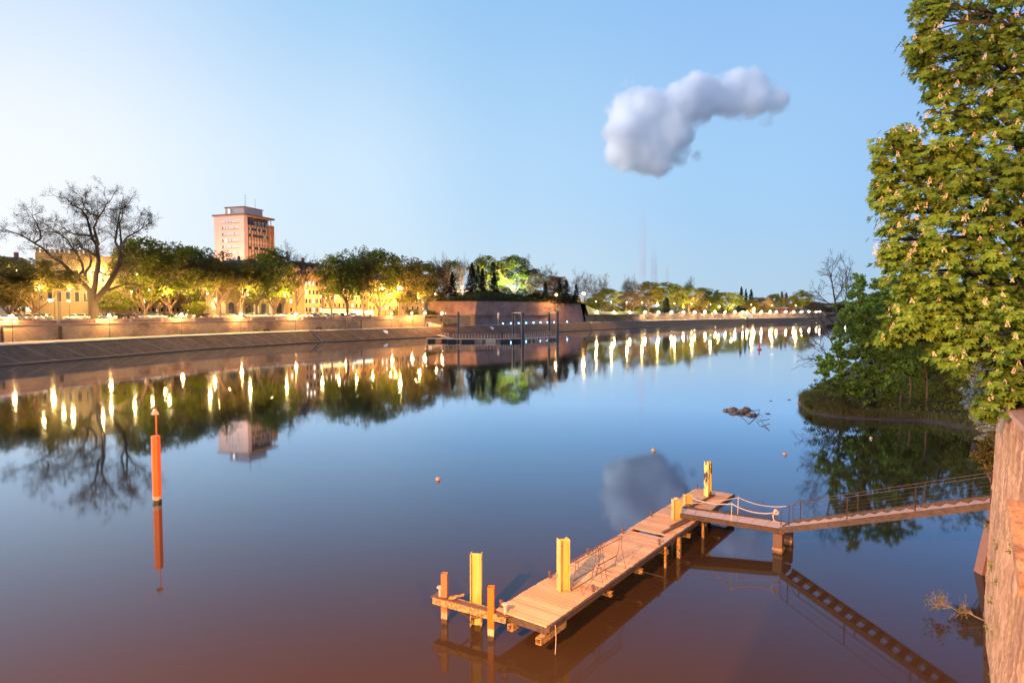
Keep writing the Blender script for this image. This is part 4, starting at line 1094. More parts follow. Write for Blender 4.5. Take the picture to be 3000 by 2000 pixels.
def hbeam(base, top_z, mat, label, w=.40, d=.34, rz=0.0, zb=None, cap=None, notch=False):
    zb = base.z if zb is None else zb
    r = thing('steel_beam', label, 'steel beam', (base.x, base.y, zb), 0, 'upright steel beams by the pier'); h = top_z - zb
    c_ = Vector((base.x, base.y, zb + h / 2)); R = Matrix.Rotation(rz, 3, 'Z'); m = MB(); tk = .028
    for sx_ in (-1, 1): m.box(c_ + R @ Vector((sx_ * (w / 2 - tk / 2), 0, 0)), (tk, d, h), rz)
    m.box(c_, (w - 2 * tk - .002, tk, h - .004), rz)
    m.build('profile', mat, r)
    if cap: MB().ball((base.x, base.y, top_z + .02), .12, (1.3, 1.1, .5)).build('rope_coil', M['rope'], r)
    return r
q = P(1396, 1829, 0); hbeam(Vector((q.x, q.y, 0)), Q(1396, 1620, q.y).z, M['yellow'], 'yellow steel beam standing in the water behind the rusty cross beam', .42, .30, -.12, -.6)
q = P(1650, 1727, DZ); hbeam(q, Q(1652, 1577, q.y).z, M['yellow'], 'tall yellow steel beam rising through the near half of the pier', .40, .34, .35 , .0)
q = P(1981, 1520, DZ); B3 = q; hbeam(q, Q(1981, 1461, q.y).z, M['yellow'], 'short yellow steel beam with rope coil beside the near gangway rail', .42, .3, .18, .0, cap=True)
q = P(2014, 1482, DZ); B4 = q; hbeam(q, Q(2014, 1447, q.y).z, M['yellow'], 'short yellow steel beam with notched top beyond the gangway', .42, .3, .2, .0)
q = P(2073, 1455, DZ); hbeam(q, Q(2073, 1351, q.y).z, M['peel'], 'tall black and yellow peeling beam at the far end of the pier', .30, .30, .6, .0)

# loose timbers on the deck
def plank(a, b, label, w=.12):
    A_1, B_1 = P(*a, DZ + .05), P(*b, DZ + .05)
    tag(MB().bar(A_1, B_1, w, .085).build('plank', M['rust'] if w > .1 else M['timber_dark']), label, 'plank', 'loose timbers on the pier')
plank((1941, 1560), (2019, 1523), 'longer loose timber lying on the pier by the short yellow beam')
plank((1965, 1542), (2010, 1520), 'shorter loose timber lying on the pier by the short yellow beam')
plank((2026, 1482), (2092, 1449), 'long loose timber lying at the foot of the peeling beam')

# ---- rusty cross beam between two painted posts
def sqpost(px, py, top, mat, label, w=.24, rz=.35, zb=-.8):
    q = P(px, py, 0); h = Q(px, top, q.y).z; r = thing('square_post', label, 'post', (q.x, q.y, 0), 0, 'square posts of the mooring frame')
    m = MB(); tk = .02; c_ = Vector((q.x, q.y, (h + zb) / 2)); R = Matrix.Rotation(rz, 3, 'Z')
    for a, b in ((1, 0), (-1, 0)): m.box(c_ + R @ Vector((a * (w / 2 - tk / 2), 0, 0)), (tk, w, h - zb), rz)
    for b in (1, -1): m.box(c_ + R @ Vector((0, b * (w / 2 - tk / 2), 0)), (w - 2 * tk - .002, tk, h - zb - .003), rz)
    m.build('tube', mat, r); return r
sqpost(1303, 1822, 1678, M['orange_rust'], 'brown rusty square post, left one of the mooring frame', .23, -.12)
sqpost(1439, 1872, 1717, M['orange'], 'bright orange square post nearest the viewer on the mooring frame', .22, -.12)
def mooring_beam():
    a, b = P(1268, 1748, .98), P(1482, 1806, .98)
    r = thing('mooring_beam', 'rusty box beam with two mooring bollards bridging the square posts', 'mooring beam', (a.x, a.y, 0))
    u = (b - a).normalized(); n = Vector((-u.y, u.x, 0)); ex = a + u * 0
    MB().bar(a - Vector((0, 0, .12)), b - Vector((0, 0, .12)), .06, .24).bar(a + n * .34 - Vector((0, 0, .12)), b + n * .34 - Vector((0, 0, .12)), .06, .24).bar(a + n * .17 - Vector((0, 0, .07)), b + n * .17 - Vector((0, 0, .07)), .28, .05).bar(a + n * .17 - Vector((0, 0, .215)), b + n * .17 - Vector((0, 0, .215)), .28, .03).build('box_beam', M['rust_frame'], r)
    MB().bar(a + u * .05 + n * .17 - Vector((0, 0, .02)), b + n * .17 - Vector((0, 0, .02)), .27, .03).build('rusty_top', M['rust'], r)
    for k in (.22, (b - a).length - .12):
        q = a + u * k + n * .17
        MB().box(q + Vector((0, 0, .012)), (.6, .42, .024), math.atan2(u.y, u.x) + (.5 if k > 1 else 0)).build('base_plate', M['rust'], r)
        MB().lathe(q + Vector((0, 0, .024)), [(.065, 0), (.06, .30), (.13, .31), (.14, .34), (.10, .37)], 12).build('bollard', M['galv'], r)
    q = a + u * .85 + n * .17; MB().bar(q - u * .25 + Vector((0, 0, .04)), q + u * .25 + n * .28 + Vector((0, 0, .16)), .16, .03).bar(q - u * .12 + Vector((0, 0, .02)), q + u * .1 + Vector((0, 0, .13)), .1, .03).build('bent_plate', M['rust_frame'], r)
    # bracket on the yellow beam below
    c_ = P(1396, 1829, 0) + Vector((0, -.24, 0)); 
    MB().box(c_ + Vector((-.20, 0, .28)), (.05, .07, .42)).box(c_ + Vector((.20, 0, .28)), (.05, .07, .42)).box(c_ + Vector((0, 0, .44)), (.34, .06, .06)).build('bracket', M['rust_frame'], r)
    MB().bar(c_ + Vector((-.24, 0, .40)), a + u * 1.05 + Vector((0, 0, -.22)), .05, .05).build('brace', M['timber_dark'], r)
mooring_beam()

# ---- two wire stands on the deck
def rack(a, b, label):
    d = (b - a); L = d.length; u = d.normalized(); n = Vector((u.y, -u.x, 0)); hh = 1.27
    r = thing('wire_rack', label, 'rack', (a.x, a.y, DZ), 0, 'wire racks on the pier')
    up = Vector((0, 0, 1)); rr = .013
    apex = []
    for c_ in (a, b):
        l, rg = c_ - n * .26, c_ + n * .26; ap = c_ + up * hh
        leg = MB(); leg.tube([l, l.lerp(ap, .6) + n * .03, ap - n * .05], rr, 6).tube([rg, rg.lerp(ap, .6) - n * .03, ap + n * .05], rr, 6)
        leg.tube([l, rg], rr, 6) if c_ is b else leg.tube([l + up * .30, (l + rg) / 2 + up * .38, rg + up * .3], rr * .8, 6)
        leg.build('end_frame', M['rust'], r); apex.append(ap)
    MB().tube([a - n * .26 + up * .03, b - n * .26 + up * .03], rr, 6).build('foot_rail', M['rust'], r)
    MB().tube([a - n * .17 + up * .42, b - n * .17 + up * .42], rr * 1.5, 6).build('middle_rail', M['rust'], r)
    top = MB(); e0, e1 = apex[0] - u * .22, apex[1] + u * .02; w = .13
    loop = [e0 - n * w, e0 - u * .06, e0 + n * w, e1 + n * w, e1 + u * .05, e1 - n * w, e0 - n * w]
    top.tube(loop, rr, 6)
    for i in range(9):
        q = e0.lerp(e1, (i + .5) / 9); top.tube([q - n * w, q - n * .02 + up * .05, q + n * w], rr * .8, 5)
    top.build('top_ladder', M['rust'], r)
rack(P(1690, 1737, DZ), P(1749, 1700, DZ), 'nearer wire rack with ladder top standing on the pier deck')
rack(P(1762, 1690, DZ), P(1817, 1659, DZ), 'farther wire rack with ladder top standing by the dark deck slot')

# ---- gangway with stairs
PF1 = P(2280, 1617, 0); PF2 = P(2308, 1591, 0)
GN = (PF2 - PF1); GN.z = 0; GN.normalize()
def gangway():
    E_n = Vector((PF1.x, PF1.y, Q(2280, 1549, PF1.y).z)); ez = E_n.z
    gw = 1.30
    a_n = P(1993, 1508, 1.30); 
    r = thing('gangway', 'timber gangway from the pier joined to a long rising stair with thin handrails', 'gangway', (PF1.x, PF1.y, 0))
    dirg = (E_n - a_n); dirg.z = 0; dirg.normalize(); ng = Vector((-dirg.y, dirg.x, 0)); 
    a_f = a_n + ng * gw; E_f = Vector((E_n.x, E_n.y, ez)) + GN * gw
    for k, (p_, q_) in enumerate(((a_n, E_n), (a_f, E_f))):
        MB().bar(p_ - Vector((0, 0, .02)), q_ - Vector((0, 0, .09)), .12, .22).build('walk_beam', M['timber_dark'], r)
    # walkway boards
    m = MB(); n = 7
    for i in range(n):
        s0, s1 = (i + .01) / n, (i + .985) / n
        p0, p1 = a_n.lerp(E_n, s0), a_n.lerp(E_n, s1); q0, q1 = a_f.lerp(E_f, s0), a_f.lerp(E_f, s1)
        m.slab([p0 + ng * .07, p1 + ng * .07, q1 - ng * .07, q0 - ng * .07], (0, 0, -.05))
    m.build('walkway_boards', M['tread'], r)
    MB().bar(E_n + Vector((0, 0, -.10)), E_f + Vector((0, 0, -.10)), .5, .18).build('landing_beam', M['rust'], r)
    for q, top in ((PF1, ez - .2), (PF2 + GN * .0, ez - .2)):
        c_ = q; m = MB(); w = .42
        m.box((c_.x, c_.y, (top - 1) / 2), (w, .32, top + 1), math.atan2(GN.y, GN.x) - math.pi / 2).build('pillar', M['rust'], r)
        MB().box((c_.x, c_.y, .18), (w + .05, .38, .13), math.atan2(GN.y, GN.x) - math.pi / 2).build('rust_band', M['rust_frame'], r)
    # stair
    S0 = E_n + Vector((.10, -.04, -.02)); S1 = Vector((18.35, 24.35, 0)); S1.z = Q(2924, 1478, 24.35).z
    ds = S1 - S0; dh = Vector((ds.x, ds.y, 0)).normalized(); ns = Vector((-dh.y, dh.x, 0)); sw = 1.15
    S0f, S1f = S0 + ns * sw, S1 + ns * sw
    for p_, q_, zz in ((S0, S1, -.03), (S0f, S1f, .07)):
        MB().bar(p_ + Vector((0, 0, zz)), q_ + Vector((0, 0, zz)), .09, .26).build('stringer', M['timber_dark'], r)
    N_ = 17
    for i in range(N_):
        k = (i + .5) / N_; c_ = S0.lerp(S1, k) + ns * sw / 2 + Vector((0, 0, .045))
        MB().bar(c_ - ns * (sw / 2 - .06), c_ + ns * (sw / 2 - .06), ds.length / N_ * .64, .035).build('tread', M['tread'], r)
    up = Vector((0, 0, 1))
    hr = .015
    def railing(p_, q_, start_curl):
        a = p_ + up * .08; b = q_ + up * .08; t_ = [a + up * .15, a + up * .82, a + (b - a) * .012 + up * .97, a + (b - a) * .035 + up * 1.03, b + up * 1.05]
        MB().tube(t_, hr, 8).build('handrail', M['rail_steel'], r)
        for hh in (.36, .68):
            MB().tube([a + up * hh, (a + b) / 2 + up * (hh - .02), b + up * hh], .006, 6).build('guard_wire', M['rail_steel'], r)
        for k in (.045, .36, .68, .985):
            c_ = a.lerp(b, k); MB().box(c_ + up * .46, (.034, .034, 1.1)).build('rail_post', M['rail_steel'], r)
    railing(S0, S1, 1); railing(S0f, S1f, 1)
    # thin stanchions on the walkway
    st = []
    for px, py, side in ((2141, 1523, 0), (2160, 1508, 1)):
        base = a_n if side == 0 else a_f; e = E_n if side == 0 else E_f
        k = .55; best = min((abs((lambda q: 1500 + F * q.x / (q.y * math.cos(TH) - (q.z - H) * math.sin(TH)))(base.lerp(e, j / 100)) - px), j) for j in range(100))[1] / 100
        q = base.lerp(e, best); MB().tube([q, q + Vector((.02, 0, .98))], .018, 6).build('stanchion', M['yellow'], r); st.append(q + Vector((.02, 0, .92)))
    return E_n, E_f, S0, S0f, st, ns
E_n, E_f, S0_, S0f_, ST, NS_ = gangway()
def sag(a, b, s, n=10): return [a.lerp(b, i / n) - Vector((0, 0, s * 4 * (i / n) * (1 - i / n))) for i in range(n + 1)]
def rope(pts, label, rr=.022):
    o = MB().tube(pts, rr, 7).build('rope', M['rope'], smooth=True); tag(o, label, 'rope', 'ropes along the gangway')
knot = S0_ + Vector((-.22, .1, .80)); farend = S0f_ + Vector((-.05, 0, .95))
b3t = B3 + Vector((0, 0, .82)); b4t = B4 + Vector((.15, -.1, .5))
rope(sag(b4t, ST[0], .14) + sag(ST[0], knot, .20)[1:] + [knot + Vector((-.15, 0, -.12)), knot + Vector((-.12, -.05, -.35)), knot + Vector((.12, -.08, -.48)), knot + Vector((.22, -.05, -.42)), knot + Vector((.27, -.05, -.75))], 'pale thick rope sagging along the near side of the gangway to a big knot', .026)
rope(sag(b3t, ST[1], .10) + sag(ST[1], farend, .22)[1:], 'twisted thin rope sagging along the far side of the gangway', .016)
k_ = MB()
for i in range(5): k_.tube([knot + Vector((.11 * math.cos(a) * (1 - .1 * i), .03 * i - .05, .08 * math.sin(a) + .015 * i)) for a in [j * math.pi / 4 for j in range(9)]], .024, 6)
tag(k_.build('rope_knot', M['rope'], smooth=True), 'bulky rope knot tied at the lower end of the stair railing', 'rope knot')

# ---- marker post, buoys, rocks
q = P(460, 1471, 0); r = thing('marker_post', 'tall orange channel marker post with small cone top standing in the water', 'marker post', (q.x, q.y, 0))
ht = Q(460, 1276, q.y).z; R6 = math.radians(22)
MB().prism([(q.x + .265 * math.cos(a + R6) * (1 if i % 2 == 0 else .88), q.y + .265 * math.sin(a + R6)) for i, a in enumerate([math.pi / 3 * k for k in range(6)])], -1.0, ht).build('pile', M['orange'], r)
MB().tube([(q.x + .08, q.y, ht - .02), (q.x + .08, q.y, ht + 1.36)], .035, 6).build('rod', M['orange'], r)
MB().lathe((q.x + .02, q.y, ht + 1.30), [(.24, 0), (.24, .05), (.02, .36)], 4).build('cone_top', M['rope'], r)
for i, (px, py, rr, lab) in enumerate([(1283, 1406, .16, 'small round buoy floating alone in the middle of the water'), (1914, 1321, .17, 'small round buoy floating above the pier beside the cloud reflection'),
        (2299, 1332, .15, 'small round buoy floating between the peeling beam and the islet reflection'), (2552, 1285, .13, 'tiny buoy floating in the dark reflection of the islet')]):
    q = P(px, py, 0); r = thing('buoy', lab, 'buoy', (q.x, q.y, 0), 0, 'small round mooring buoys')
    MB().ball((q.x, q.y, .07), rr, n=14, m=10).build('float', M['buoy'], r, smooth=True); MB().tube([(q.x, q.y, .05 + rr), (q.x, q.y, .1 + rr)], .03, 6).build('ring', M['rust'], r)
q = P(2224, 1024, 0); r = thing('red_buoy', 'small red pointed channel buoy floating far out on the river', 'buoy', (q.x, q.y, 0))
MB().lathe((q.x, q.y, -.2), [(.55, 0), (.8, .25), (.7, .5), (.22, .62), (.2, 1.5), (.28, 1.55), (.05, 1.9)], 12).build('float', M['red'], r)
def rock(px, py, w, h, label, seed):
    q = P(px, py, 0); rnd = random.Random(seed); m = MB(); m.ball((0, 0, 0), 1, n=9, m=6)
    for i, v_ in enumerate(m.v):
        k = rnd.uniform(.78, 1.22); m.v[i] = (q.x + v_[0] * w * k, q.y + v_[1] * w * .8 * k, h * .15 + v_[2] * h * k)
    tag(m.build('rock', M['rock']), label, 'rock', 'rocks breaking the water surface')
for i, a in enumerate([(2130, 1203, .42, .22, 'small dark rock at the left end of the rock cluster'), (2147, 1205, .62, .42, 'tall rock second from left in the rock cluster'), (2154, 1212, .35, .15, 'low rock in front of the tall one in the cluster'),
        (2178, 1208, .80, .34, 'broad flat rock in the middle of the rock cluster'), (2186, 1202, .5, .36, 'tilted slab rock behind the broad flat one'), (2202, 1217, .62, .22, 'rock at the right end of the rock cluster'),
        (2221, 1214, .22, .06, 'tiny flat rock just right of the rock cluster'), (2249, 1212, .34, .08, 'flat dark rock standing apart right of the cluster'), (2258, 1174, .2, .05, 'small flat rock farther out towards the islet'), (2312, 1171, .25, .07, 'flat rock near the tip of the islet'), (2350, 1171, .55, .24, 'dark rock touching the tip of the islet'), (2341, 1178, .22, .09, 'small rock beside the islet tip'), (2352, 1184, .6, .3, 'low boulder under the reeds of the islet tip')]):
    rock(*a, seed=i + 3)
def driftwood(pts, label, rr):
    m = MB()
    for pl in pts: m.tube([P(px, py, z) for px, py, z in pl], [rr * (1 - .15 * i) for i in range(len(pl))], 5)
    tag(m.build('driftwood', M['rust']), label, 'driftwood', 'branches sticking out of the water')
driftwood([[(2150, 1207, .1), (2168, 1205, .25), (2185, 1200, .6), (2194, 1200, .8)], [(2194, 1200, .8), (2205, 1206, .5), (2218, 1214, .1)], [(2194, 1200, .8), (2212, 1203, .45), (2226, 1199, .1)]], 'thin forked dead branch bent over the rock cluster', .05)
driftwood([[(2254, 1260, .01), (2240, 1246, .08), (2229, 1232, .3), (2216, 1228, .12), (2224, 1219, .3), (2238, 1212, .1)], [(2231, 1232, .3), (2255, 1227, .25)]], 'crooked dead branch floating right in front of the rock cluster', .04)

# ---- stone wall on the right with its attachments
def stone_wall():
    Ft, Fb = Vector((18.08, 24.0, 8.35)), Vector((18.05, 24.35, -1.2)); Nt, Nb = Vector((14.65, 18.5, 8.35)), Vector((14.4, 19.05, -1.2))
    nu, nv = 60, 90; vs, fs, uv = [], [], []
    rs = np.random.RandomState(5); kmax = 4.2
    for j in range(nv + 1):
        for i in range(nu + 1):
            k = kmax * i / nu; v_ = j / nv
            t_ = Ft.lerp(Nt, k) if True else 0; b = Fb.lerp(Nb, k); p_ = b.lerp(t_, v_)
            p_ = p_ + Vector((-.84, .55, 0)) * (  .012 * math.sin(v_ * 71 + math.sin(k * 9)) + rs.uniform(-.02, .02))
            vs.append(p_)
    for j in range(nv):
        for i in range(nu):
            a = j * (nu + 1) + i; fs.append((a, a + 1, a + nu + 2, a + nu + 1)); uv.append([(i * .28, j * .107), (i * .28 + .28, j * .107), (i * .28 + .28, j * .107 + .107), (i * .28, j * .107 + .107)])
    o = thing('stone_wall', 'high old stone wall lit orange at the right edge, plants growing in its cracks', 'wall', tuple(Fb))
    MB().add(vs, fs, uv).build('wall_face', M['old_wall'], o)
    # far end of the wall, returning away from the river
    bk = Vector((.93, .36, 0)) * 6
    MB().slab([Fb, Ft, Ft + bk, Fb + bk], (.4, -.5, 0)).build('wall_end', M['old_wall'], o)
    cpo = MB(); e0 = Ft + Vector((-.02, .12, 0)); e1 = Ft.lerp(Nt, kmax) ; w = Vector((.84, -.55, 0)) * 1.3
    cpo.slab([e0 - w * .05, e1 - w * .05, e1 + w, e0 + w], (0, 0, .16)).build('coping', M['wall_top'], o)
    # metal parapet panel standing on the coping
    r = thing('metal_panel', 'dark brown metal parapet panel standing on top of the stone wall', 'panel', (17.9, 22.6, 8.5))
    a = Vector((18.05, 22.9, 8.51)); b = Ft.lerp(Nt, 1.6) + w * .55; b.z = 8.51
    zt = Q(2978, 1023, a.y).z
    MB().bar(a + Vector((0, 0, (zt - 8.51) / 2)), b + Vector((0, 0, (zt - 8.51) / 2)), .08, zt - 8.51).build('sheet', M['panel'], r)
    MB().bar(a + Vector((0, 0, zt - 8.51)), b + Vector((0, 0, zt - 8.51)), .30, .09).build('top_rail', M['panel'], r)
    MB().bar(a + Vector((-.02, 0, .06)), b + Vector((0, 0, .06)), .2, .10).build('bottom_rail', M['panel'], r)
    # leaning stone brace beyond the wall
    r = thing('leaning_post', 'slanting pale concrete brace running from the stone wall down into the water', 'brace', (20.3, 28, 0))
    MB().bar((21.75, 28.6, 3.6), (20.55, 28.2, -.8), .20, .5, up=(0, 1, 0)).build('shaft', M['cornice'], r)
    # tilted orange coping stone
    r = thing('tilted_ledge', 'slanting weathered ledge with pale rim jutting from the stone wall at the right edge', 'ledge')
    p1, p2 = Q(2983, 1480, 17.2), Q(3010, 1640, 15.4); r.location = p1
    MB().bar(p1, p2 + (p2 - p1) * .5, .5, .34).build('stone', M['old_wall'], r)
    # small plants in the cracks
    def fpt(k, v_): return (Fb.lerp(Nb, k)).lerp(Ft.lerp(Nt, k), v_) + Vector((-.84, .55, 0)) * .06
    rnd = random.Random(8)
    labels = [(0.20, .42, 'small green tuft highest on the stone wall'), (.55, .40, 'small green tuft right of the highest one on the wall'), (.12, .30, 'tiny tuft near the wall edge above the dry branch'), (.5, .27, 'green tuft in the middle of the lit stone wall'),
              (.25, .16, 'leafy tuft level with the dry branch on the wall'), (.62, .12, 'tuft low on the bright part of the stone wall'), (.40, .06, 'lowest leafy tuft on the stone wall')]
    for i, (px, py, lab) in enumerate([(2931, 1600, 'bushy green tuft highest on the lit stone wall'), (2975, 1607, 'green tuft right beside the highest one on the wall'), (2914, 1663, 'small tuft on the wall edge below the highest ones'), (2934, 1705, 'tuft in the middle of the lit stone wall'),
            (2920, 1762, 'leafy tuft growing just above the dry branch'), (2946, 1826, 'narrow tuft right of the dry branch on the wall'), (2903, 1838, 'bright round tuft at the root of the dry branch'), (2925, 1862, 'large leafy tuft below the dry branch'), (2921, 1990, 'lowest green tuft at the bottom edge of the picture')]):
        # intersect sight line with the wall plane
        n_ = (Nt - Ft).cross(Fb - Ft).normalized(); d = ray(px, py); o_ = Vector((0, 0, H)); t_ = (Ft - o_).dot(n_) / d.dot(n_); c_ = o_ + d * t_
        if not (15 < c_.y < 27): c_ = Fb.lerp(Nb, .3 + .1 * (i % 5)) .lerp(Ft.lerp(Nt, .3), max(.05, min(.6, (1900 - py) / 700)))
        rs2 = np.random.RandomState(40 + i); C = rs2.normal(scale=(.07, .07, .09), size=(60, 3)) + np.array([-.06, .04, 0])
        V, Fc = leaf_quads(C, .045, rs2); tag(link('wall_plant', arr_mesh('wall_plant', V, Fc, M['leaf_lime']), None, c_), lab, 'wall plant', 'plants in the cracks of the stone wall')
    # dry branch reaching out over the water
    rt = Q(2897, 1822, 23.6); tp = Q(2757, 1778, 24.2)
    r = thing('dry_branch', 'dry twiggy branch growing out of the stone wall over the water', 'branch', tuple(rt))
    m = MB(); C = []
    def br(p_, q_, rr, lev, rnd=random.Random(6)):
        pts = [p_]; n = 5
        for i in range(1, n + 1): pts.append(p_.lerp(q_, i / n) + Vector((rnd.gauss(0, .03), rnd.gauss(0, .03), rnd.gauss(0, .03) + .10 * math.sin(math.pi * i / n))))
        m.tube(pts, [rr * (1 - .7 * i / n) for i in range(n + 1)], 5)
        if lev:
            for i in range(13 if lev == 2 else 5):
                s = rnd.uniform(.15, 1) * n; j = min(n - 1, int(s)); st = pts[j].lerp(pts[j + 1], s - j); d = (q_ - p_).normalized() * rnd.uniform(.1, .35) * (1.3 if lev == 2 else .7)
                d += Vector((rnd.gauss(0, .08), rnd.gauss(0, .12), rnd.gauss(.0, .16))); br(st, st + d, rr * .45, lev - 1)
                C.extend([list(st + d + Vector((rnd.gauss(0, .04), rnd.gauss(0, .04), rnd.gauss(0, .04)))) for _ in range(5)])
    br(rt, tp, .03, 2); m.build('twigs', M['bark_pale'], r)
    V, Fc = leaf_quads(np.array(C) - np.array(rt), .035, np.random.RandomState(3)); link('leaves', arr_mesh('leaves', V, Fc, M['leaf_olive']), r)
    c_ = Q(2892, 1905, 23.3); rs2 = np.random.RandomState(77); C = rs2.normal(scale=(.10, .10, .22), size=(260, 3)); V, Fc = leaf_quads(C, .07, rs2)
    tag(link('dry_tuft', arr_mesh('dry_tuft', V, Fc, M['reed']), None, c_), 'dry straw coloured tuft hanging from the lower edge of the stone wall', 'plant')
t = NT('old_wall'); v = t.coord('Object', (1, 1, 1)); vz = t.coord('Object', (2.2, 2.2, .16)); n = t.noise(v, 1.1, 8, .72); n2 = t.noise(vz, .9, 6, .7); n3 = t.noise(v, 6, 8, .75)
bk = t.new('ShaderNodeTexBrick'); t.l.new(t.coord('UV'), bk.inputs['Vector']); bk.inputs['Scale'].default_value = 1; bk.inputs['Brick Width'].default_value = .62; bk.inputs['Row Height'].default_value = .31; bk.inputs['Mortar Size'].default_value = .022; bk.inputs['Mortar Smooth'].default_value = .6
c_ = t.mix(t.rng(n, .36, .64), (.34, .18, .095), (.80, .50, .30)); c_ = t.mix(t.math('MULTIPLY', bk.outputs[1], .18), c_, (.16, .09, .055)); c_ = t.mix(t.rng(n2, .48, .60, 0, .85), c_, (.24, .13, .10)); c_ = t.mix(t.rng(n3, .56, .66, 0, .8), c_, (.12, .075, .05))
n4 = t.noise(v, .45, 4); c_ = t.mix(t.rng(n4, .56, .7, 0, .6), c_, (.36, .24, .08))
t.bsdf(c_, .9, bump=t.math('SUBTRACT', t.math('ADD', n3, n), t.math('MULTIPLY', bk.outputs[1], .15)), bs=1.0, bd=.12); M['old_wall'] = t.m
M['wall_top'] = simple('wall_top', (.30, .20, .16), .9, .4, 2, dark=(.10, .07, .05), bs=.8)
M['panel'] = simple('brown_panel', (.085, .050, .050), .5, .15, 1)
stone_wall()

# ------------------------------------------------------------------ islet vegetation and chestnut
def cloud_crown(blobs, per, size, rs, mat, origin, zmin=None, inner=.5, lz=None):
    """leaf lozenges spread through soft lumps: (px, py, depth, radius px)"""
    cl = []
    for px, py, D, rp in blobs:
        c_ = Q(px, py, D); r = rp * D / F; n = int((rp / 8.5) ** 2) + 4
        for _ in range(n):
            d = rs.normal(size=3); d /= np.linalg.norm(d); q = np.array(c_) + d * r * rs.uniform(.15, 1.0) ** .6 * np.array([1, 1.1, .95])
            rr = rs.uniform(.6, 1.3) * 9.5 * D / F; cl.append((q, (rr, rr, rr * .7)))
    C = []
    for c_, r in cl:
        k = max(6, int(per / 12)); d = rs.normal(size=(k, 3)); d /= np.linalg.norm(d, axis=1)[:, None]
        C.append(c_ + d * np.array(r) * rs.uniform(.25, 1.1, k)[:, None])
    C = np.concatenate(C)
    if zmin is not None: C = C[C[:, 2] > zmin]
    V, Fc = leaf_quads(C, size, rs, aspect=1.0)
    return arr_mesh('crown', V - np.array(origin), Fc, mat)
def px_tree(name, label, trunks, blobs, mat, size, per, seed, bark='bark_dark', cat='tree', group=None, zmin=None, extra=None):
    rs = np.random.RandomState(seed); rnd = random.Random(seed)
    b0 = trunks[0][0]; base = Q(b0[0], b0[1], b0[2]); base.z = land_z(base.x, base.y)
    r = thing(name, label, cat, tuple(base), 0, group); m = MB()
    for pl in trunks:
        pts = [Q(a, b, c_) for a, b, c_, _ in pl]; m.tube(pts, [w for *_, w in pl], 7, cap=False)
    tp = Q(*trunks[0][-1][:3])
    for px, py, D, rp in blobs:   # limbs into every lump
        c_ = Q(px, py, D); s = Q(*trunks[0][min(len(trunks[0]) - 1, 1 + rnd.randint(0, 1))][:3])
        m.tube([s, s.lerp(c_, .5) + Vector((0, 0, .3)), c_], [.09, .06, .025], 5, cap=False)
    m.build('trunk', M[bark], r, smooth=True)
    link('crown', cloud_crown(blobs, per, size, rs, mat, base, zmin), r); return r
G_I = 'trees on the wooded islet'
px_tree('maple', 'bright green maple bush tree standing at the front of the wooded islet',
        [[(2560, 1205, 73, .28), (2556, 1120, 73, .22), (2548, 1020, 73, .16), (2530, 900, 73, .08), (2512, 800, 73, .03)], [(2575, 1205, 73, .2), (2600, 1100, 73.5, .13), (2630, 1000, 74, .06)]],
        [(2512, 812, 73, 18), (2510, 850, 73, 34), (2500, 900, 73, 48), (2540, 930, 73, 60), (2600, 905, 75, 62), (2590, 850, 75, 42), (2480, 960, 72.5, 50), (2560, 1000, 72, 74), (2630, 970, 74, 70), (2470, 1020, 72, 52),
         (2440, 1080, 71.5, 48), (2500, 1085, 71.5, 56), (2570, 1090, 71.2, 62), (2640, 1060, 72, 66), (2690, 1000, 74, 62), (2530, 1150, 71, 34), (2480, 1130, 71.5, 34), (2610, 1140, 71.5, 34), (2690, 1080, 73, 45), (2425, 1055, 72, 26), (2660, 860, 76, 50), (2620, 820, 77, 36)],
        M['maple'], .16, 520, 3, group=G_I, zmin=.9)
px_tree('dark_tree', 'dark shadowed tree behind the bright maple on the islet',
        [[(2770, 1185, 80, .3), (2765, 1100, 80, .22), (2760, 950, 80, .12)]],
        [(2700, 900, 84, 80), (2760, 960, 82, 90), (2700, 1060, 82, 70), (2780, 1070, 80, 75), (2840, 1000, 80, 90), (2640, 840, 86, 60), (2840, 1120, 76, 50), (2740, 1140, 78, 34), (2900, 950, 84, 100), (2800, 860, 86, 90)],
        M['leaf_dark'], .13, 220, 4, group=G_I, zmin=1.4)
px_tree('dark_tree', 'dark leafy tree filling the inlet behind the silver shrub',
        [[(2860, 1190, 66, .3), (2855, 1100, 66, .2), (2850, 1000, 66, .1)]],
        [(2860, 1060, 66, 80), (2900, 1140, 64, 60), (2830, 1130, 67, 50), (2920, 1000, 66, 90)], M['leaf_dark'], .12, 220, 5, group=G_I, zmin=1.3)
# slim saplings / trunks on the shore
for i, (px, py, D, top, lab) in enumerate([(2713, 1206, 72, 1040, 'slim bare trunk right of the maple on the islet shore'), (2636, 1204, 72, 1080, 'thin sapling stem under the maple'), (2665, 1205, 74, 1060, 'second thin stem under the right side of the maple')]):
    b = Q(px, py, D); b.z = land_z(b.x, b.y) - .1; tag(MB().tube([b, Q(px + 4, (py + top) / 2, D), Q(px - 6, top, D)], [.11, .08, .05], 6).build('sapling_trunk', M['bark']), lab, 'tree', G_I)
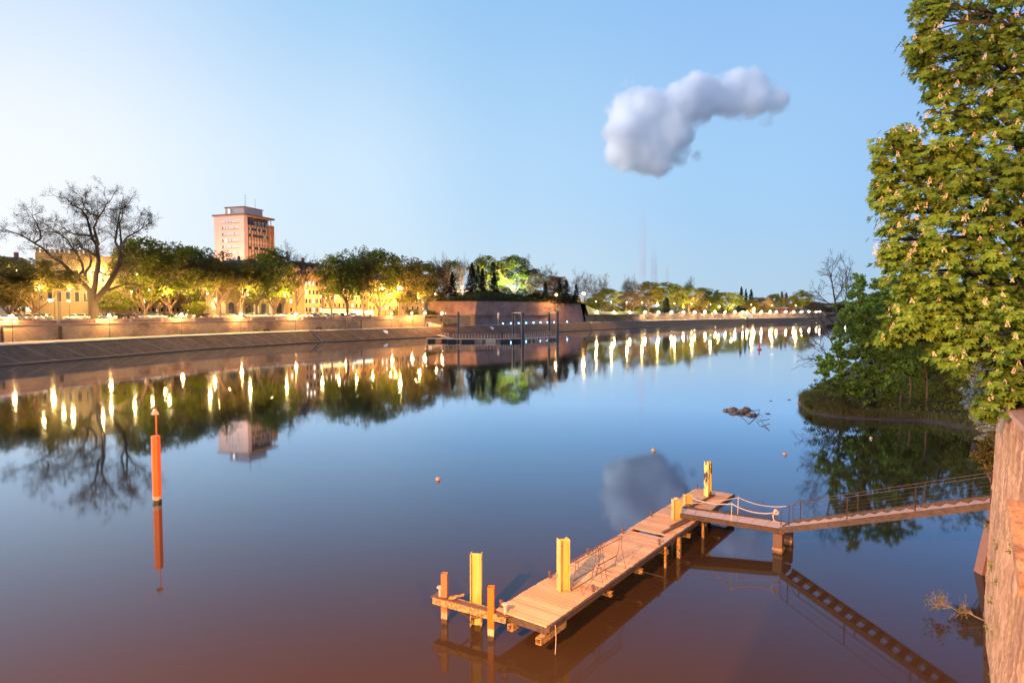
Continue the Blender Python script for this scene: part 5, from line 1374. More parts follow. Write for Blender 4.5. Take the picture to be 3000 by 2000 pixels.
# the bare tree at the tip
def bare_px():
    rnd = random.Random(12); D = 84; base = Q(2470, 1160, D); base.z = land_z(base.x, base.y)
    r = thing('bare_tree', 'bare leafless tree leaning out over the water at the left end of the islet', 'tree', tuple(base), 0, G_I)
    big = MB(); fine = MB()
    def pq(px, py, dy=0): return Q(px, py, D + dy)
    def tw(p_, d, L, rr, lev):
        pts = [p_]; q = p_.copy(); dd = d.copy()
        for i in range(3): dd = (dd + Vector((rnd.gauss(0, .16), rnd.gauss(0, .2), rnd.gauss(.02, .14)))).normalized(); q = q + dd * L / 3; pts.append(q.copy())
        (big if rr > .05 else fine).tube(pts, [max(.012, rr * (1 - .25 * i)) for i in range(4)], 4 if rr > .05 else 3, cap=False)
        if lev:
            for i in range(rnd.randint(3, 5)):
                s = rnd.uniform(.25, 1) * 3; j = min(2, int(s)); tw(pts[j].lerp(pts[j + 1], s - j), (dd + Vector((rnd.gauss(0, .45), rnd.gauss(0, .45), rnd.gauss(.02, .38)))).normalized(), L * rnd.uniform(.5, .7), rr * .5, lev - 1)
    for pl in ([(2470, 1160), (2466, 1080), (2462, 1000), (2455, 930), (2446, 880), (2438, 830), (2430, 795)], [(2462, 1000), (2470, 930), (2478, 870), (2482, 820), (2478, 790)], [(2455, 930), (2430, 890), (2405, 870), (2390, 850)],
               [(2458, 960), (2425, 930), (2400, 915)], [(2466, 1080), (2440, 1010), (2415, 960), (2408, 940)], [(2464, 1050), (2430, 990), (2400, 970), (2385, 975)], [(2468, 1100), (2435, 1060), (2410, 1020), (2388, 1000)], [(2446, 880), (2465, 850), (2470, 810)], [(2468, 1100), (2450, 1080), (2410, 1060), (2375, 1050)]):
        pts = [pq(a, b, rnd.uniform(-.6, .6)) for a, b in pl]; r0 = .2 if pl[0][1] > 1100 else .09; n = len(pts)
        big.tube(pts, [r0 * (1 - .75 * i / (n - 1)) for i in range(n)], 6, cap=False)
        for i in range(n * 2):
            s = rnd.uniform(.35, 1) * (n - 1); j = min(n - 2, int(s)); d = (pts[j + 1] - pts[j]).normalized()
            tw(pts[j].lerp(pts[j + 1], s - j), (d + Vector((rnd.gauss(0, .5), rnd.gauss(0, .5), rnd.gauss(.05, .4)))).normalized(), rnd.uniform(1.2, 2.4), .035, 2)
    big.build('trunk', M['bark_dark'], r); fine.build('twigs', M['bark_dark'], r)
bare_px()
for i, (px, top, w, D, key, lab) in enumerate([(2575, 835, 120, 98, 'dark1', 'dark tree top peeping over the right of the maple'), (2660, 812, 130, 104, 'dark2', 'dark tree second behind the maple on the islet'), (2740, 800, 150, 108, 'dark1', 'tall dark tree between maple and chestnut crown'),
     (2830, 820, 150, 104, 'dark2', 'dark tree deep behind the chestnut leaves'), (2930, 800, 170, 100, 'dark1', 'dark tree farthest right behind the chestnut'), (2620, 930, 110, 90, 'green1', 'low shaded tree right behind the maple foliage'), (2720, 960, 120, 84, 'dark2', 'low shaded tree beside the slim bare trunk'),
     (2800, 980, 120, 79, 'dark1', 'low shaded tree at the back of the dark inlet'), (2880, 980, 130, 74, 'dark2', 'low shaded tree overhanging the right of the inlet'), (2960, 960, 150, 70, 'dark1', 'shaded tree at the right end of the inlet'), (2840, 1030, 90, 70, 'green2', 'small shaded tree at the inlet shore')]):
    x = XD(px, D); place_tree('shaded_tree', key, px, top, w, D, lab, 'tree', G_I, z=land_z(x, D) - .2)
def second_bare():
    tr, cr, h, w = TPL['bare1']; D = 95; x = XD(2660, D); o = thing('bare_tree', 'tall bare tree whose top shows above the maple right of the islet', 'tree', (x, D, land_z(x, D)), 1.0, G_I)
    s = (ZD(775, D) - land_z(x, D)) / h; o.scale = (s * .8, s * .8, s); link('trunk', tr, o); link('crown', cr, o)
second_bare()
# reeds and grass at the water's edge
def reeds():
    rs = np.random.RandomState(6); V = []; Fc = []
    def blade(x, y, z, h, lean, w):
        a = rs.uniform(0, 6.28); dx, dy = math.cos(a) * lean * h, math.sin(a) * lean * h; ca, sa = -math.sin(a) * w, math.cos(a) * w
        n = len(V); V.extend([(x - ca, y - sa, z), (x + ca, y + sa, z), (x + dx * .5 + ca * .6, y + dy * .5 + sa * .6, z + h * .65), (x + dx * .5 - ca * .6, y + dy * .5 - sa * .6, z + h * .65)])
        V.extend([(x + dx, y + dy, z + h * .95), (x + dx + .01, y + dy, z + h * .95)]); Fc.append((n, n + 1, n + 2, n + 3)); Fc.append((n + 3, n + 2, n + 5, n + 4))
    pts = shore[:5]; edge = [(36.5, 82), (35, 77.4), (34.0, 72.8), (35.6, 70.2), (38.5, 69.0), (43.4, 68.0), (45.2, 63.0), (44.2, 58.5)]
    for i in range(16000):
        k = rs.uniform(0, len(edge) - 1.001) if rs.uniform() < .45 else rs.uniform(0, 4.2); j = int(k); a, b = edge[j], edge[j + 1]; s = k - j
        x = a[0] + (b[0] - a[0]) * s + abs(rs.normal(scale=1.0)) * (1 if j < 3 else .6) + .15; y = a[1] + (b[1] - a[1]) * s + abs(rs.normal(scale=.8)) + .1
        d = sdist(x, y)
        if d < .03: continue
        tall = j < 3
        blade(x, y, land_z(x, y) - .05, rs.uniform(.35, .9) * (1.5 if tall else .7), rs.uniform(.1, .6), .018)
    o = link('reeds', arr_mesh('reeds', V, Fc, M['reed'])); o['kind'] = 'stuff'; o['label'] = 'reeds and long grass along the edge of the islet'; o['category'] = 'reeds'
reeds()
def undergrowth():
    rs = np.random.RandomState(16); C = []
    for i in range(5200):
        x, y = rs.uniform(34, 66), rs.uniform(58, 96); d = sdist(x, y)
        if d < .5: continue
        h = rs.uniform(.15, 1.3) * min(1, d / 5); n = 7; C.append(np.array([x, y, land_z(x, y)]) + rs.normal(size=(n, 3)) * (.3, .3, .22) + (0, 0, h))
    V, Fc = leaf_quads(np.concatenate(C), .13, rs); o = link('undergrowth', arr_mesh('undergrowth', V, Fc, M['leaf_dark'])); o['kind'] = 'stuff'; o['label'] = 'low undergrowth covering the floor of the islet wood'; o['category'] = 'undergrowth'
undergrowth()
def shrub(name, label, blobs, mat, size, per, seed, bark='bark', zmin=None):
    rs = np.random.RandomState(seed); c_ = Q(*blobs[0][:3])
    if c_.y < 45: c_ = Q(2990, 1180, blobs[-1][2])
    base = Vector((c_.x, c_.y, max(.3, land_z(c_.x, c_.y))))
    r = thing(name, label, 'shrub', tuple(base)); m = MB()
    for b in blobs: m.tube([base, base.lerp(Q(*b[:3]), .5) + Vector((0, 0, .2)), Q(*b[:3])], [.07, .05, .02], 5, cap=False)
    m.build('stems', M[bark], r); link('foliage', cloud_crown(blobs, per, size, rs, mat, base, zmin), r)
shrub('willow_bush', 'rounded olive green bush covering the left tip of the islet', [(2425, 1150, 72.6, 52), (2395, 1165, 73.2, 34), (2460, 1150, 72, 46), (2500, 1165, 71.5, 36), (2375, 1180, 74, 22), (2440, 1110, 73, 36), (2550, 1180, 71.5, 28)], leafmat('bush_leaf', (.05, .065, .02), (.10, .11, .04)), .075, 420, 21, zmin=.5)
shrub('silver_shrub', 'silvery grey leaved shrub hanging between the chestnut and the dark inlet', [(2850, 1090, 40, 42), (2880, 1060, 40, 45), (2865, 1150, 38, 48), (2900, 1120, 38, 50), (2880, 1210, 36, 46), (2915, 1190, 35, 45), (2905, 1260, 34, 40), (2920, 1310, 33, 36), (2930, 1240, 33, 36), (2865, 1180, 37, 26)], M['silver'], .085, 420, 22)
shrub('round_shrub', 'rounded brownish green shrub pressed against the far end of the stone wall', [(2905, 1320, 27, 36), (2880, 1340, 27, 26), (2915, 1280, 27, 26), (2900, 1375, 27, 30), (2925, 1350, 27, 34), (2872, 1330, 27, 20), (2920, 1395, 27, 18), (2885, 1305, 27, 22)], M['ivy'], .05, 420, 23)
shrub('wall_bush', 'small pale leaved sprig hanging below the upper end of the stair', [(2903, 1545, 27.2, 16), (2893, 1530, 27.2, 9)], M['silver'], .045, 500, 24)

def chestnut():
    rs = np.random.RandomState(9); rnd = random.Random(9)
    blobs = [(2850, 40, 26, 130), (2760, 60, 26, 70), (2730, 20, 26, 55), (2720, 130, 26, 55), (2690, 120, 26, 38), (2780, 170, 26, 90), (2760, 240, 26, 45), (2860, 240, 26, 130), (2800, 320, 25.5, 80), (2750, 330, 25.5, 42), (2900, 400, 25, 140),
             (2800, 420, 25, 60), (2640, 440, 25.5, 62), (2600, 425, 25.5, 34), (2700, 460, 25, 55), (2610, 510, 25, 48), (2680, 540, 25, 85), (2600, 580, 25, 36), (2640, 620, 25, 70), (2750, 560, 24.5, 90), (2760, 480, 25, 55), (2620, 700, 25, 60), (2590, 745, 25, 32),
             (2690, 690, 24.5, 95), (2800, 660, 24, 110), (2900, 560, 24, 130), (2960, 700, 24, 120), (2660, 790, 24.5, 75), (2740, 800, 24, 95), (2850, 800, 23.5, 110), (2950, 850, 23, 110), (2680, 880, 24, 60), (2640, 940, 24, 40), (2606, 1000, 24, 18), (2640, 980, 24, 26),
             (2740, 900, 23.5, 75), (2820, 930, 23, 85), (2700, 960, 23.5, 48), (2780, 1010, 23, 52), (2800, 1050, 22.5, 32), (2770, 1045, 23, 24), (2860, 1020, 22.5, 60), (2930, 980, 22, 80), (2980, 1060, 21.5, 60), (2915, 1070, 22, 40), (2960, 1120, 21, 44), (2930, 1160, 21, 32), (2900, 1195, 21, 24), (2960, 1180, 21, 32), (2960, 40, 26, 120), (2960, 200, 26, 130), (2990, 330, 25, 120), (3080, 500, 25, 160), (3080, 800, 24, 160), (3090, 200, 26, 170)]
    base = Vector((22.5, 27.5, 5.2))
    r = thing('chestnut_tree', 'large flowering horse chestnut with drooping leaves and pale blossom candles filling the right side', 'tree', tuple(base))
    m = MB(); top = Vector((21.5, 26.5, 13))
    m.tube([base - Vector((0, 0, .8)), base + Vector((0, 0, .5)), base + Vector((-.1, 0, 4)), top, Vector((21.3, 26.5, 19)), Vector((20.5, 26.5, 25))], [.62, .48, .42, .34, .22, .10], 10)
    cen = Vector((20.5, 26.5, 15))
    for px, py, D, rp in blobs:
        c_ = Q(px, py, D); s = Vector((21.4, 26.6, max(7.5, min(22, c_.z - 1.5))))
        mid = s.lerp(c_, .55) + Vector((0, 0, .7)); m.tube([s, mid, c_, c_ + (c_ - s).normalized() * rp * D / F * .6], [.13, .08, .04, .012], 5, cap=False)
        for _ in range(4):
            e = c_ + Vector((rnd.gauss(0, 1), rnd.gauss(0, .6), rnd.gauss(0, .8))) * rp * D / F * .6; m.tube([mid.lerp(c_, .5), e], [.03, .01], 4, cap=False)
    m.build('trunk', M['bark_dark'], r, smooth=True)
    C, N_ = [], []; fl = []
    blobs = blobs + [(px + rp * rnd.uniform(.7, 1.0) * math.cos(a), py + rp * rnd.uniform(.8, 1.1) * math.sin(a), D + rnd.uniform(-.8, .8), rp * rnd.uniform(.16, .32)) for px, py, D, rp in blobs for a in [rnd.uniform(0, 6.28) for _ in range(6)]]
    for px, py, D, rp in blobs:
        c_ = np.array(Q(px, py, D)); rr = rp * D / F; n = int(34 * rr * rr * 2.0) + 10
        d = rs.normal(size=(n, 3)); d /= np.linalg.norm(d, axis=1)[:, None]; q = rs.uniform(.35, 1.03, n)[:, None] ** .7
        C.append(c_ + d * q * rr * np.array([1, 1, .95])); N_.append(d)
        nf = int(2.6 * rr * rr * 2.0) + 1
        d = rs.normal(size=(nf, 3)); d /= np.linalg.norm(d, axis=1)[:, None]; d[:, 2] = d[:, 2] * .8 + .1; fl.append(c_ + d * rr * rs.uniform(.85, 1.05, nf)[:, None])
    C = np.concatenate(C); N_ = np.concatenate(N_); fl = np.concatenate(fl)
    sel = rs.uniform(size=len(C)) < .19; C, N_ = C[sel], N_[sel]        # twig ends, each carrying a tuft of leaves
    C = np.repeat(C, 7, 0); N_ = np.repeat(N_, 7, 0); j_ = rs.normal(size=C.shape); N_ = N_ * .6 + j_ * .8; C = C + j_ * np.array([.17, .17, .10]) + np.array([0, 0, .03])
    n = len(C)
    out = N_ + rs.normal(scale=.45, size=(n, 3)); out[:, 2] = 0; out += 1e-3; out /= np.linalg.norm(out, axis=1)[:, None]
    droop = rs.uniform(.7, 2.0, n)[:, None]
    d0 = out - np.array([0, 0, 1]) * droop; d0 /= np.linalg.norm(d0, axis=1)[:, None]
    sd = np.cross(d0, out); sd /= (np.linalg.norm(sd, axis=1)[:, None] + 1e-6); nn = np.cross(sd, d0)
    L = rs.uniform(.19, .30, n)[:, None]; Vs = []
    for a, k in ((-1.25, .72), (-.62, .92), (0, 1.0), (.62, .92), (1.25, .72)):
        u = d0 * math.cos(a) + sd * math.sin(a); w_ = -d0 * math.sin(a) + sd * math.cos(a)
        u = u + nn * .15 * (a ** 2) * .5; tip = C + u * L * k; mid = C + u * L * k * .62
        Vs.append(np.stack([C, mid + w_ * L * .17 - nn * .012, tip, mid - w_ * L * .17 - nn * .012], 1))
    V = np.stack(Vs, 1).reshape(-1, 3); Fc = np.arange(len(V)).reshape(-1, 4)
    link('leaves', arr_mesh('leaves', V - np.array(base), Fc, M['chestnut']), r)
    m = MB(); 
    for c_ in fl:
        h = rnd.uniform(.17, .27); lean = Vector((rnd.gauss(0, .04), rnd.gauss(0, .04), 0))
        for i in range(6):
            k = i / 6; rr = .052 * (1 - k) + .014; q = Vector(c_) + lean * k + Vector((0, 0, h * k))
            for j in range(3):
                a = rnd.uniform(0, 6.28); e = q + Vector((math.cos(a) * rr, math.sin(a) * rr, 0)); s = .022 * (1.2 - .6 * k)
                m.add([e + Vector((-s, 0, 0)), e + Vector((s * .5, -s, 0)), e + Vector((s * .5, s, 0)), e + Vector((0, 0, s * 1.8))], [(0, 1, 3), (1, 2, 3), (2, 0, 3), (0, 2, 1)])
    o = m.build('blossom', M['blossom'], r); o['kind'] = 'stuff'
chestnut()

# ------------------------------------------------------------------ floating pontoon by the bastion
def pontoon():
    def W_(px, py, z=0): return P(px, py, z)
    a = W_(1268, 1002.5); b = W_(1432, 1004.5); c_ = W_(1640, 994)
    r = thing('pontoon', 'long floating pontoon landing with dark float tanks and pale railings below the bastion', 'pontoon', tuple(b))
    D = b.y
    # float tanks: px0, px1, depth, material
    def tank(px0, px1, Dq, mat, h=1.15):
        x0, x1 = XD(px0, Dq), XD(px1, Dq); MB().box(((x0 + x1) / 2, Dq + 1.2, h / 2 - .15), (x1 - x0, 2.4, h)).build('float_tank', M[mat], r)
    for p0, p1, Dq, mt in ((1253, 1274, 245, 'black'), (1293, 1311, 246, 'black'), (1312, 1337, 242, 'black'), (1352, 1388, 242, 'black'), (1390, 1411, 243, 'float_pale'), (1423, 1452, 242, 'float_pale'), (1466, 1493, 241, 'black'),
                           (1499, 1526, 243, 'black'), (1546, 1554, 250, 'black'), (1560, 1568, 252, 'black'), (1605, 1616, 258, 'black'), (1619, 1632, 260, 'black')):
        tank(p0, p1, Dq, mt)
    m = MB()
    for p0, p1, D0, D1 in ((1248, 1326, 246, 246), (1311, 1466, 243, 242), (1455, 1545, 242, 247), (1530, 1638, 247, 262)):
        x0, x1 = XD(p0, D0), XD(p1, D1); m.bar((x0, D0 + 1.4, 1.12), (x1, D1 + 1.4, 1.12), 3.0, .28)
    m.build('deck', M['rail_pale'], r)
    m = MB()
    for i in range(14):
        k = i / 13; x0 = XD(1548 + 84 * k, 249 + 12 * k); m.box((x0, 248 + 12.5 * k, .55), (.35 if i % 3 else .9, .3, .7))
    m.build('fender_row', M['float_pale'], r)
    def rails(p0, p1, D0, D1, off, h, step, z=1.26):
        A_1, B_1 = Vector((XD(p0, D0), D0 + off, z)), Vector((XD(p1, D1), D1 + off, z)); L = (B_1 - A_1).length; n = max(2, int(L / step))
        m = MB(); up = Vector((0, 0, 1))
        for hh in (h, h * .66, h * .33): m.bar(A_1 + up * hh, B_1 + up * hh, .07, .07)
        m.build('railing_bars', M['rail_pale'], r)
        for i in range(n + 1):
            q = A_1.lerp(B_1, i / n); MB().box(q + up * h / 2, (.17, .17, h)).build('rail_post', M['rail_pale'], r)
    rails(1291, 1311, 246, 246, 2.6, 1.9, 1.6); rails(1325, 1465, 243, 242, 2.7, 1.55, 1.15)
    rails(1475, 1520, 242, 246, .1, 1.6, 1.0); rails(1480, 1540, 244, 248, 2.6, 1.7, 1.3); rails(1542, 1638, 249, 262, 2.8, 2.0, 1.0)
    # ramp from quay
    MB().bar((XD(1285, 262), 262, 2.0), (XD(1320, 247), 247, 1.3), 1.6, .15).build('gangplank', M['galv'], r)
pontoon()
def dpile(px, D, top, w, label, mat='steel_dark'):
    x = XD(px, D); tag(MB().tube([(x, D, -1), (x, D, ZD(top, D))], [w / 2, w / 2], 12).build('mooring_pile', M[mat]), label, 'mooring pile', 'steel piles holding the pontoon')
dpile(1343, 246, 913, .85, 'single slim dark pile standing left in the pontoon')
def gate(px0, px1, D0, D1, t0, t1, label):
    r = thing('pile_gate', label, 'mooring piles', (XD(px0, D0), D0, 0), 0, 'pile pairs with crossbar')
    for px, D, t_ in ((px0, D0, t0), (px1, D1, t1)):
        x = XD(px, D); MB().tube([(x, D, -1), (x, D, ZD(t_, D))], [.54, .54], 12).build('pile', M['steel_dark'], r)
        MB().box((x + .54, D + .3, ZD(t_, D) / 2), (.10, .10, ZD(t_, D))).build('guide_rail', M['galv'], r)
    MB().bar((XD(px0, D0), D0, ZD(t0, D0) - .1), (XD(px1, D1), D1, ZD(t1, D1) - .1), .3, .25).build('crossbar', M['galv'], r)
gate(1504, 1531, 252, 240, 915, 915.5, 'left pair of tall dark piles joined by a thin crossbar')
gate(1608.5, 1633.5, 262, 254, 914.5, 914.5, 'right pair of tall dark piles joined by a thin crossbar')

# ---- small things on the quay
def signpost():
    p = wall_point(1459, -6); x = XD(1459.6, 330); z0 = 4.2
    r = thing('sign_post', 'pale signboard on a post standing on the quay before the bastion', 'sign', (x, 330, z0))
    MB().box((x, 330, z0 + 2), (.25, .25, 4)).build('post', M['galv'], r); MB().box((x, 329.8, z0 + 5.2), (1.0, .12, 2.8)).build('board', M['white'], r)
    MB().ball((x, 329.7, z0 + 4.5), .32, (1, .2, 1)).build('emblem', M['red'], r)
    x = XD(1305.7, 300); r = thing('mast', 'thin dark mast with short arm rising from the planter on the quay', 'mast', (x, 300, 4.2))
    MB().tube([(x, 300, 4.2), (x, 300, ZD(900, 300))], [.12, .05], 6).build('pole', M['steel_dark'], r); MB().bar((x, 300, ZD(910, 300)), (x + 1.1, 300, ZD(910.5, 300)), .07, .07).build('arm', M['steel_dark'], r)
    x = XD(1293, 297); r = thing('traffic_sign', 'dark back of a traffic sign beside the ramp', 'sign', (x, 297, 4.2))
    MB().tube([(x, 297, 4.2), (x, 297, 8.4)], .06, 6).build('post', M['steel_dark'], r); MB().box((x - .1, 296.9, 7.4), (.9, .06, .8), R=Euler((0, .5, .2)).to_matrix()).box((x, 296.9, 8.3), (.6, .06, .5)).build('plate', M['rust'], r)
    x = XD(1260, 300); r = thing('white_board', 'pinkish white board leaning beside the ramp', 'board', (x, 300, 4.2)); MB().box((x, 300, 5.3), (1.6, .15, 2.0)).build('panel', M['white'], r); MB().box((x - .6, 300.1, 4.4), (.1, .5, .4)).box((x + .6, 300.1, 4.4), (.1, .5, .4)).build('feet', M['galv'], r)
    x = XD(1252, 300); tag(MB().lathe((x, 300, 4.2), [(.28, 0), (.3, .4), (.3, 1.2), (.2, 1.5), (.05, 1.6)], 10).build('litter_bin', M['black']), 'dark litter bin standing left of the white board', 'bin')
    x = XD(2201, 640); r = thing('notice_board', 'white notice board on a dark pile at the far quay edge', 'sign', (x, 610, 0))
    xx = XD(2189, 606); MB().box((xx, 606, 2.4), (1.2, 1.2, 6.8)).build('pile', M['timber_dark'], r); xb = XD(2195, 612)
    MB().box((xb, 612, 7.0), (5.6, .3, 2.9)).build('board', M['white'], r)
    x = XD(1766, 470); r = thing('notice_board', 'pale notice board standing on the lower quay right of the bastion', 'sign', (x, 470, 4.4))
    MB().box((x, 470, 6.8), (3.6, .2, 2.2)).build('board', M['plaster_pink'], r); MB().box((x - 1.5, 470.05, 5.2), (.14, .14, 1.8)).box((x + 1.5, 470.05, 5.2), (.14, .14, 1.8)).build('legs', M['steel_dark'], r)
signpost()
for px, lab in ((934, 'dark bench at the foot of the wall below the gabled house'), (781, 'dark bench at the foot of the brick wall below the dark dense tree')):
    p = wall_point(px, -1.6); an = wall_dir(px); r = thing('bench', lab, 'bench', tuple(p), 0, 'benches on the quay')
    MB().box(p + Vector((0, 0, .5)), (2.8, .5, .09), an).build('seat', M['timber_dark'], r); MB().box(p + Vector((-.1, .22, .85)), (2.8, .07, .45), an).build('backrest', M['timber_dark'], r)
    u = Vector((math.cos(an), math.sin(an), 0))
    for s in (-1.1, 1.1): MB().box(p + u * s + Vector((0, 0, .24)), (.1, .45, .44), an).build('leg', M['steel_dark'], r)
# signs painted on the embankment slope and the stair down to the water
def slope_point(px, k, up=.0):
    kk = (px - 1500) / F
    for (a, b, ta, tb, za, zb) in zip(Wpts, Wpts[1:], T2, T2[1:], zT_, zT_[1:]):
        A_1 = Vector((a[0], a[1], 0)).lerp(Vector((ta.x, ta.y, za)), k); B_1 = Vector((b[0], b[1], 0)).lerp(Vector((tb.x, tb.y, zb)), k)
        fa, fb = A_1.x - kk * A_1.y, B_1.x - kk * B_1.y
        if fa * fb <= 0 and B_1.y > 60: return A_1.lerp(B_1, fa / (fa - fb)) + Vector((0, 0, up))
for px0, px1, lab in ((1122, 1136, 'white arrow shaped board lying on the embankment left of the pontoon'), (1435, 1446, 'white arrow shaped board lying on the embankment before the bastion')):
    q = [slope_point(px0, .86, .12), slope_point(px0 + 5, .62, .12), slope_point(px1 - 1, .50, .12), slope_point(px1 + 1, .66, .12), slope_point(px1 - 2, .80, .12)]
    tag(MB().slab(q, (0, 0, -.10)).build('slope_board', M['white']), lab, 'board', 'white boards on the embankment')
def slope_stair(px0, px1, label):
    r = thing('quay_stair', label, 'stairs', tuple(slope_point(px1, 0)), 0, 'stairs on the embankment'); m = MB(); n = 15
    a, b = slope_point(px0, .99, .10), slope_point(px1, .02, .10); u = (slope_point(px0 + 8, .99) - slope_point(px0, .99)).normalized()
    for i in range(n):
        q = a.lerp(b, (i + .5) / n); m.bar(q - u * .75, q + u * .75, .34, .16)
    m.build('steps', M['coping'], r); s2 = MB()
    for e in (-1, 1): s2.bar(a + u * .85 * e + Vector((0, 0, .06)), b + u * .85 * e + Vector((0, 0, .06)), .16, .25)
    s2.build('side_kerb', M['timber_dark'], r); MB().slab([a - u * .8, b - u * .8, b + u * .8, a + u * .8], (0, 0, -.06)).build('stair_shade_sheet', M['timber_dark'], r)  # dark sheet under the steps, their shade put in as colour
slope_stair(913, 946, 'dark steps running down the embankment left of the pontoon'); slope_stair(1724, 1737, 'dark steps running down the embankment right of the bastion')

# ------------------------------------------------------------------ buildings
def face_pt(o, u, s, z): return Vector((o.x + u.x * s, o.y + u.y * s, z))
def window_on(r, o, u, s, z, w, h, mat=None, frame='white', depth=.12, sill=True):
    n = Vector((u.y, -u.x, 0)); c_ = face_pt(o, u, s, z) + n * .02; an = math.atan2(u.y, u.x)
    f = MB(); t_ = .09
    for a, b, ww, hh in ((0, h / 2 - t_ / 2, w, t_), (0, -h / 2 + t_ / 2, w, t_), (-w / 2 + t_ / 2, 0, t_, h - 2 * t_), (w / 2 - t_ / 2, 0, t_, h - 2 * t_)):
        f.box(c_ + u * a + Vector((0, 0, b)), (ww, depth, hh), an)
    fo = f.build('window', M[frame], r)
    MB().box(c_, (w - 2 * t_, .05, h - 2 * t_), an).build('pane', mat or M['glass'], fo)
    return fo
def hotel():
    rnd = random.Random(14)
    C_ = Vector((-127.2, 310, 0)); uL = Vector((-16.8, 5.5, 0)).normalized(); uR = Vector((5.8, 16.2, 0)).normalized()
    wL, wR = 17.6, 19.5; zt = ZD(624, 310) ; z0 = GZ
    r = thing('hotel_tower', 'tall pink and orange hotel tower with rows of windows and red vertical sign', 'building', tuple(C_))
    a = C_; b = C_ + uL * wL; d = C_ + uR * wR; e = b + uR * wR
    top = zt - .9
    zf = top - 4.2      # right face stops below the glazed top floor
    # left wall and body
    MB().prism([(b.x, b.y), (a.x, a.y), (a.x + uR.x * 2.4, a.y + uR.y * 2.4), (b.x + uR.x * 2.4, b.y + uR.y * 2.4)], z0, top).build('wall', M['plaster_pink'], r)
    s = 2.4; p1 = a + uR * s + uL * .35; p2 = d + uL * .35
    MB().prism([(p1.x, p1.y), (p2.x, p2.y), (e.x, e.y), (b.x + uR.x * s, b.y + uR.y * s)], z0, zf).build('wall', M['plaster_orange'], r)
    # recessed glazed top floor
    q1, q2 = a + uR * s + uL * 2.2, d + uL * 2.2 - uR * .6
    MB().prism([(q1.x, q1.y), (q2.x, q2.y), (e.x - uR.x * .6, e.y - uR.y * .6), (b.x + uR.x * s, b.y + uR.y * s)], zf, top).build('glazed_floor', M['glass'], r)
    nn = Vector((uR.y, -uR.x, 0)); u_r = uR
    for i in range(9):
        q = a + uR * (s + .3 + i * (wR - s - .6) / 8) + uL * .45; MB().box((q.x, q.y, (zf + top) / 2), (.22, .22, top - zf), math.atan2(uR.y, uR.x)).build('mullion', M['cornice'], r)
    MB().bar(Vector((*(a + uR * s + uL * .4).xy, zf + 1.3)), Vector((*(d + uL * .4).xy, zf + 1.3)), .12, .12).build('balcony_rail', M['steel_dark'], r)
    for i in range(7):
        q = a + uR * (s + 1 + i * 2.4) + uL * 2.15; MB().box((q.x, q.y, zf + 1.5), (1.7, .1, 1.9), math.atan2(uR.y, uR.x)).build('top_window', M['blind'] if i > 2 else M['glass'], r)
    MB().box(tuple((a.xy + d.xy) / 2 + (uL * .6).xy) + (top - .25,), (1, 1, .1)) if False else None
    # roof slab
    ov = 1.1
    pts = [a - uL * ov - uR * .5, d - uL * ov + uR * .8, e + uL * .3 + uR * .8, b + uL * .7 - uR * .5]
    MB().prism([(p_.x, p_.y) for p_ in pts], top, top + .75).build('roof', M['cornice'], r)
    MB().prism([(p_.x, p_.y) for p_ in [a - uL * ov * .8 + uR * s, d - uL * ov * .8 + uR * .4, d + uL * 6 + uR * .4, a + uL * 6 + uR * s]], top - .18, top - .02).build('soffit', M['plaster_orange'], r)
    # penthouse
    pa = a + uL * 1.6 + uR * 2.2; pb = a + uL * 12.8 + uR * 2.2; pe = pb + uR * 12.5; pd = pa + uR * 12.5
    MB().prism([(p_.x, p_.y) for p_ in (pa, pd, pe, pb)], top + .75, top + 4.2).build('penthouse', M['plaster_pink'], r)
    MB().prism([(p_.x, p_.y) for p_ in (pa - uL * .4 - uR * .4, pd - uL * .4 + uR * .4, pe + uL * .4 + uR * .4, pb + uL * .4 - uR * .4)], top + 4.2, top + 4.5).build('penthouse_roof', M['cornice'], r)
    fl = lambda o_, u, s_, z, w, h, m_=None: window_on(r, o_, u, s_, z, w, h, m_)
    # left face: origin at the far left corner so that u runs rightwards
    u = -uL; o_ = b
    for (s_, m_) in ((6.9, M['lit_window']), (8.5, M['glass']), (10.3, M['blind']), (12.0, M['blind'])): window_on(r, pb, u, s_ - 4.6, top + 2.5, 1.25, 2.2, m_)
    for row_ in range(8):
        z = top - 2.75 - row_ * 2.98
        for c2 in range(6):
            s_ = 5.15 + c2 * 1.72; kind = M['glass'] if (c2 == 0 and row_ > 0) or (row_ == 7 and c2 > 3) else (M['blind'] if rnd.random() < .62 else M['sky_glass'])
            if (row_, c2) == (3, 1): kind = M['lit_window']
            window_on(r, o_, u, s_, z, 1.12, 1.5, kind)
            MB().box(face_pt(o_, u, s_, z - .82) + Vector((u.y, -u.x, 0)) * .1, (1.2, .25, .1), math.atan2(u.y, u.x)).build('sill', M['cornice'], r)
    # right face
    o2 = p1; W2 = wR - 3.6
    for row_ in range(9):
        z = zf - 1.9 - row_ * 3.0
        for c2 in range(8):
            s_ = .7 + (c2 + .5) * (W2 - .7) / 8
            for dd in (-.42, .42):
                kind = M['shutter'] if row_ == 2 or (row_ == 4 and c2 < 2) else (M['glass'] if rnd.random() < .65 else M['blind'])
                q = face_pt(o2, uR, s_ + dd, z) - Vector((-uR.y, uR.x, 0)) * .06
                MB().box(q, (.72, .16, 1.25), math.atan2(uR.y, uR.x)).build('window', kind, r)
    for c2 in range(8):
        q = face_pt(o2, uR, .7 + c2 * (W2 - .7) / 8, (z0 + zf) / 2) + nn * .12; MB().box(q, (.12, .3, zf - z0), math.atan2(uR.y, uR.x)).build('fin', M['cornice'], r)
    # projecting slab with the sign
    g0 = d - uR * 2.6 - uL * .0; g1 = d + uR * 1.0 - uL * .5
